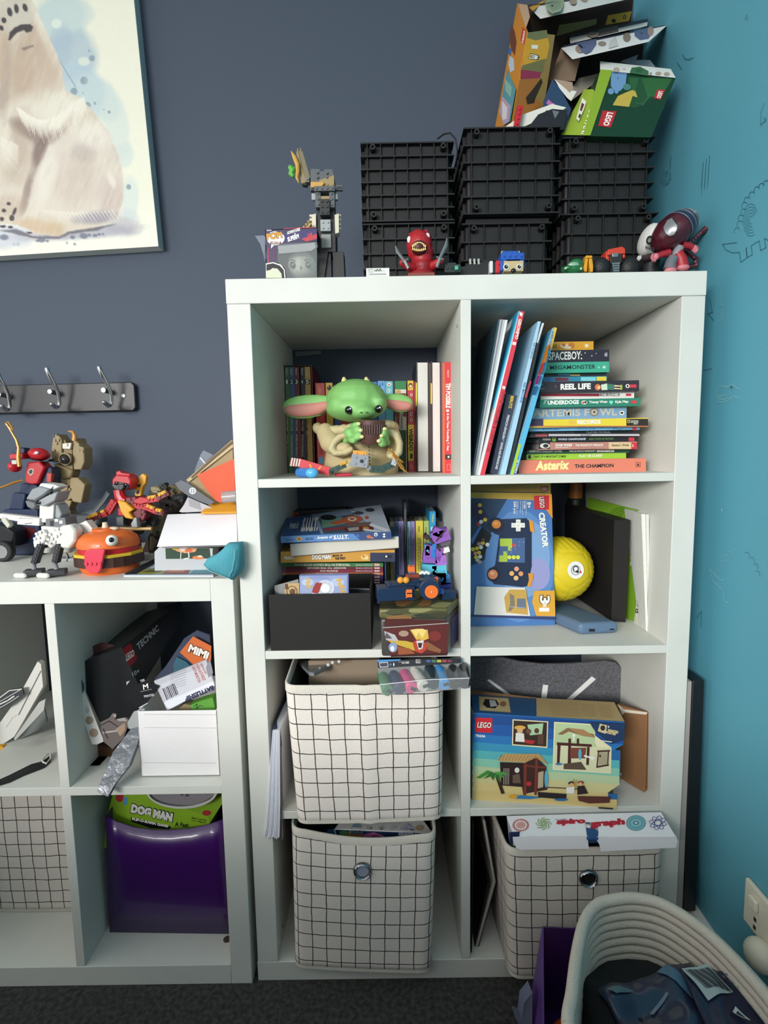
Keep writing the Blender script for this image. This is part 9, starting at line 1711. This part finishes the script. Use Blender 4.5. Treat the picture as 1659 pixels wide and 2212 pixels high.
m.build('coiled_wall',bk6,ang=180)
m=MB(); m.add([V((cen.x+(p.x-cen.x)*.9,cen.y+(p.y-cen.y)*.9,.006)) for p in ring],[tuple(range(n))],rope); m.build('basket_floor',bk6)
# dark cloth and plastic packs inside
def bump(name,lab,cat,c,r,mt,seed,prs=None,rotz=0.,amp=.12,grp=None,flat=0.):
    m=MB(); rs=random.Random(seed); ph_=[rs.uniform(0,6.28) for _ in range(8)]
    R=Matrix.Rotation(rotz,3,'Z')
    def fn(u,v):
        a=u*2*math.pi; t=v*math.pi; d=V((math.sin(t)*math.cos(a),math.sin(t)*math.sin(a),math.cos(t)))
        e=[math.copysign(abs(x)**.6,x) for x in d]
        k=1+amp*(math.sin(3*a+ph_[0])*math.sin(4*t+ph_[1])*.5+math.sin(7*a+ph_[2]+3*t)*.25*math.sin(t)+math.sin(11*t+ph_[3]+2*a)*.2*math.sin(t))
        return V(c)+R@V((e[0]*r[0]*k,e[1]*r[1]*k,e[2]*r[2]*k))
    m.grid(fn,48,26,mt); return m,R
m,_=bump('','','',(.60,-.285,.125),(.108,.135,.098),mat('15171b',.9,bump=.6,bs=80),2); tag(m.build('dark_clothes',ang=180),'dark cloth heaped inside the rope basket','cloth')
pkm=mat('232c44',.3,bump=.8,bs=35,coat=.4)
pk6=thing('snack_pack',(.60,-.33,.2),'large dark blue foil pack with pale stripes lying in the rope basket','package')
# pack surface: sheet through pixel points at chosen heights
def sheet(par,name,quad,z,mt,amp=.004,seed=1,nu=26,nv=20,th=.012):
    A,B,C_,D=[PZ(*p,zz) for p,zz in zip(quad,z)]; rs=random.Random(seed); ph_=[rs.uniform(0,6.28) for _ in range(6)]; m=MB()
    def fn(u,v):
        p=(A.lerp(B,u)).lerp(D.lerp(C_,u),v); return p+V((0,0,amp*(math.sin(9*u+ph_[0]+3*v)+math.sin(13*v+ph_[1])*.6+math.sin(21*u+5*v+ph_[2])*.35)))
    m.grid(fn,nu,nv,mt); o=m.build(name,par,ang=180); q=o.modifiers.new('so','SOLIDIFY'); q.thickness=th; q.offset=1; return fn
def strip(m,fn,uv,mt,h=.0025,nn=8):
    (u0,v0),(u1,v1),(u2,v2),(u3,v3)=uv
    def g(a,b):
        u=(u0*(1-a)+u1*a)*(1-b)+(u3*(1-a)+u2*a)*b; v=(v0*(1-a)+v1*a)*(1-b)+(v3*(1-a)+v2*a)*b; return fn(u,v)+V((0,0,h))
    m.grid(g,nn,nn,mt)
fn=sheet(pk6,'foil_body',[(1290,2135),(1490,2075),(1640,2240),(1400,2300)],[.235,.235,.225,.225],pkm)
m=MB(); strip(m,fn,[(.62,.02),(.74,0),(.98,.9),(.84,.95)],mat('4a6c84',.3)); strip(m,fn,[(.05,.1),(.2,.08),(.3,.16),(.1,.2)],mat('4c6c74',.3)); strip(m,fn,[(.3,.45),(.55,.3),(.56,.33),(.32,.48)],mat('6c7888',.3)); m.build('printed_stripes',pk6)
pk7=thing('snack_pack',(.68,-.33,.2),'smaller patterned foil pack with a large barcode at the right of the rope basket','package')
fn=sheet(pk7,'foil_body',[(1470,2085),(1600,2098),(1760,2300),(1560,2290)],[.25,.245,.23,.235],mat('1f2740',.3,bump=.8,bs=40),.003,5)
m=MB(); strip(m,fn,[(.0,.03),(.44,.0),(.60,.30),(.16,.42)],mat('a4b4b4',.4),.004); m.build('barcode_label',pk7)
m=MB()
for k in range(13): a=.05+k*.03; strip(m,fn,[(a,.055),(a+(.018 if k%3 else .008),.05),(a+.16+(.018 if k%3 else .008),.30),(a+.16,.31)],mat('2a3038',.5),.0048,5)
m.build('barcode_bars',pk7)
m=MB(); strip(m,fn,[(.72,.22),(.95,.18),(1.,.36),(.84,.40)],mat('8f9a94',.4),.004,5); strip(m,fn,[(.78,.25),(.86,.24),(.9,.33),(.84,.34)],mat('3a4440',.4),.0046,4); m.build('small_label',pk7)
m=MB(); strip(m,fn,[(.42,.52),(.52,.44),(.60,.60),(.60,.60)],mat('c8d4d0',.4),.004,5); strip(m,fn,[(.46,.53),(.51,.49),(.56,.58),(.56,.58)],mat('2a3440',.4),.0048,4); m.build('triangle_mark',pk7)
m=MB()
for (u_,v_) in ((.52,.05),(.6,.1),(.68,.06),(.75,.12),(.66,.16),(.8,.05)): strip(m,fn,[(u_,v_),(u_+.03,v_-.01),(u_+.04,v_+.02),(u_+.01,v_+.03)],mat('6c7c94',.4),.004,3)
m.build('pale_flecks',pk7)
for o in SC.objects: o.pop('_o',None) if '_o' in o else None
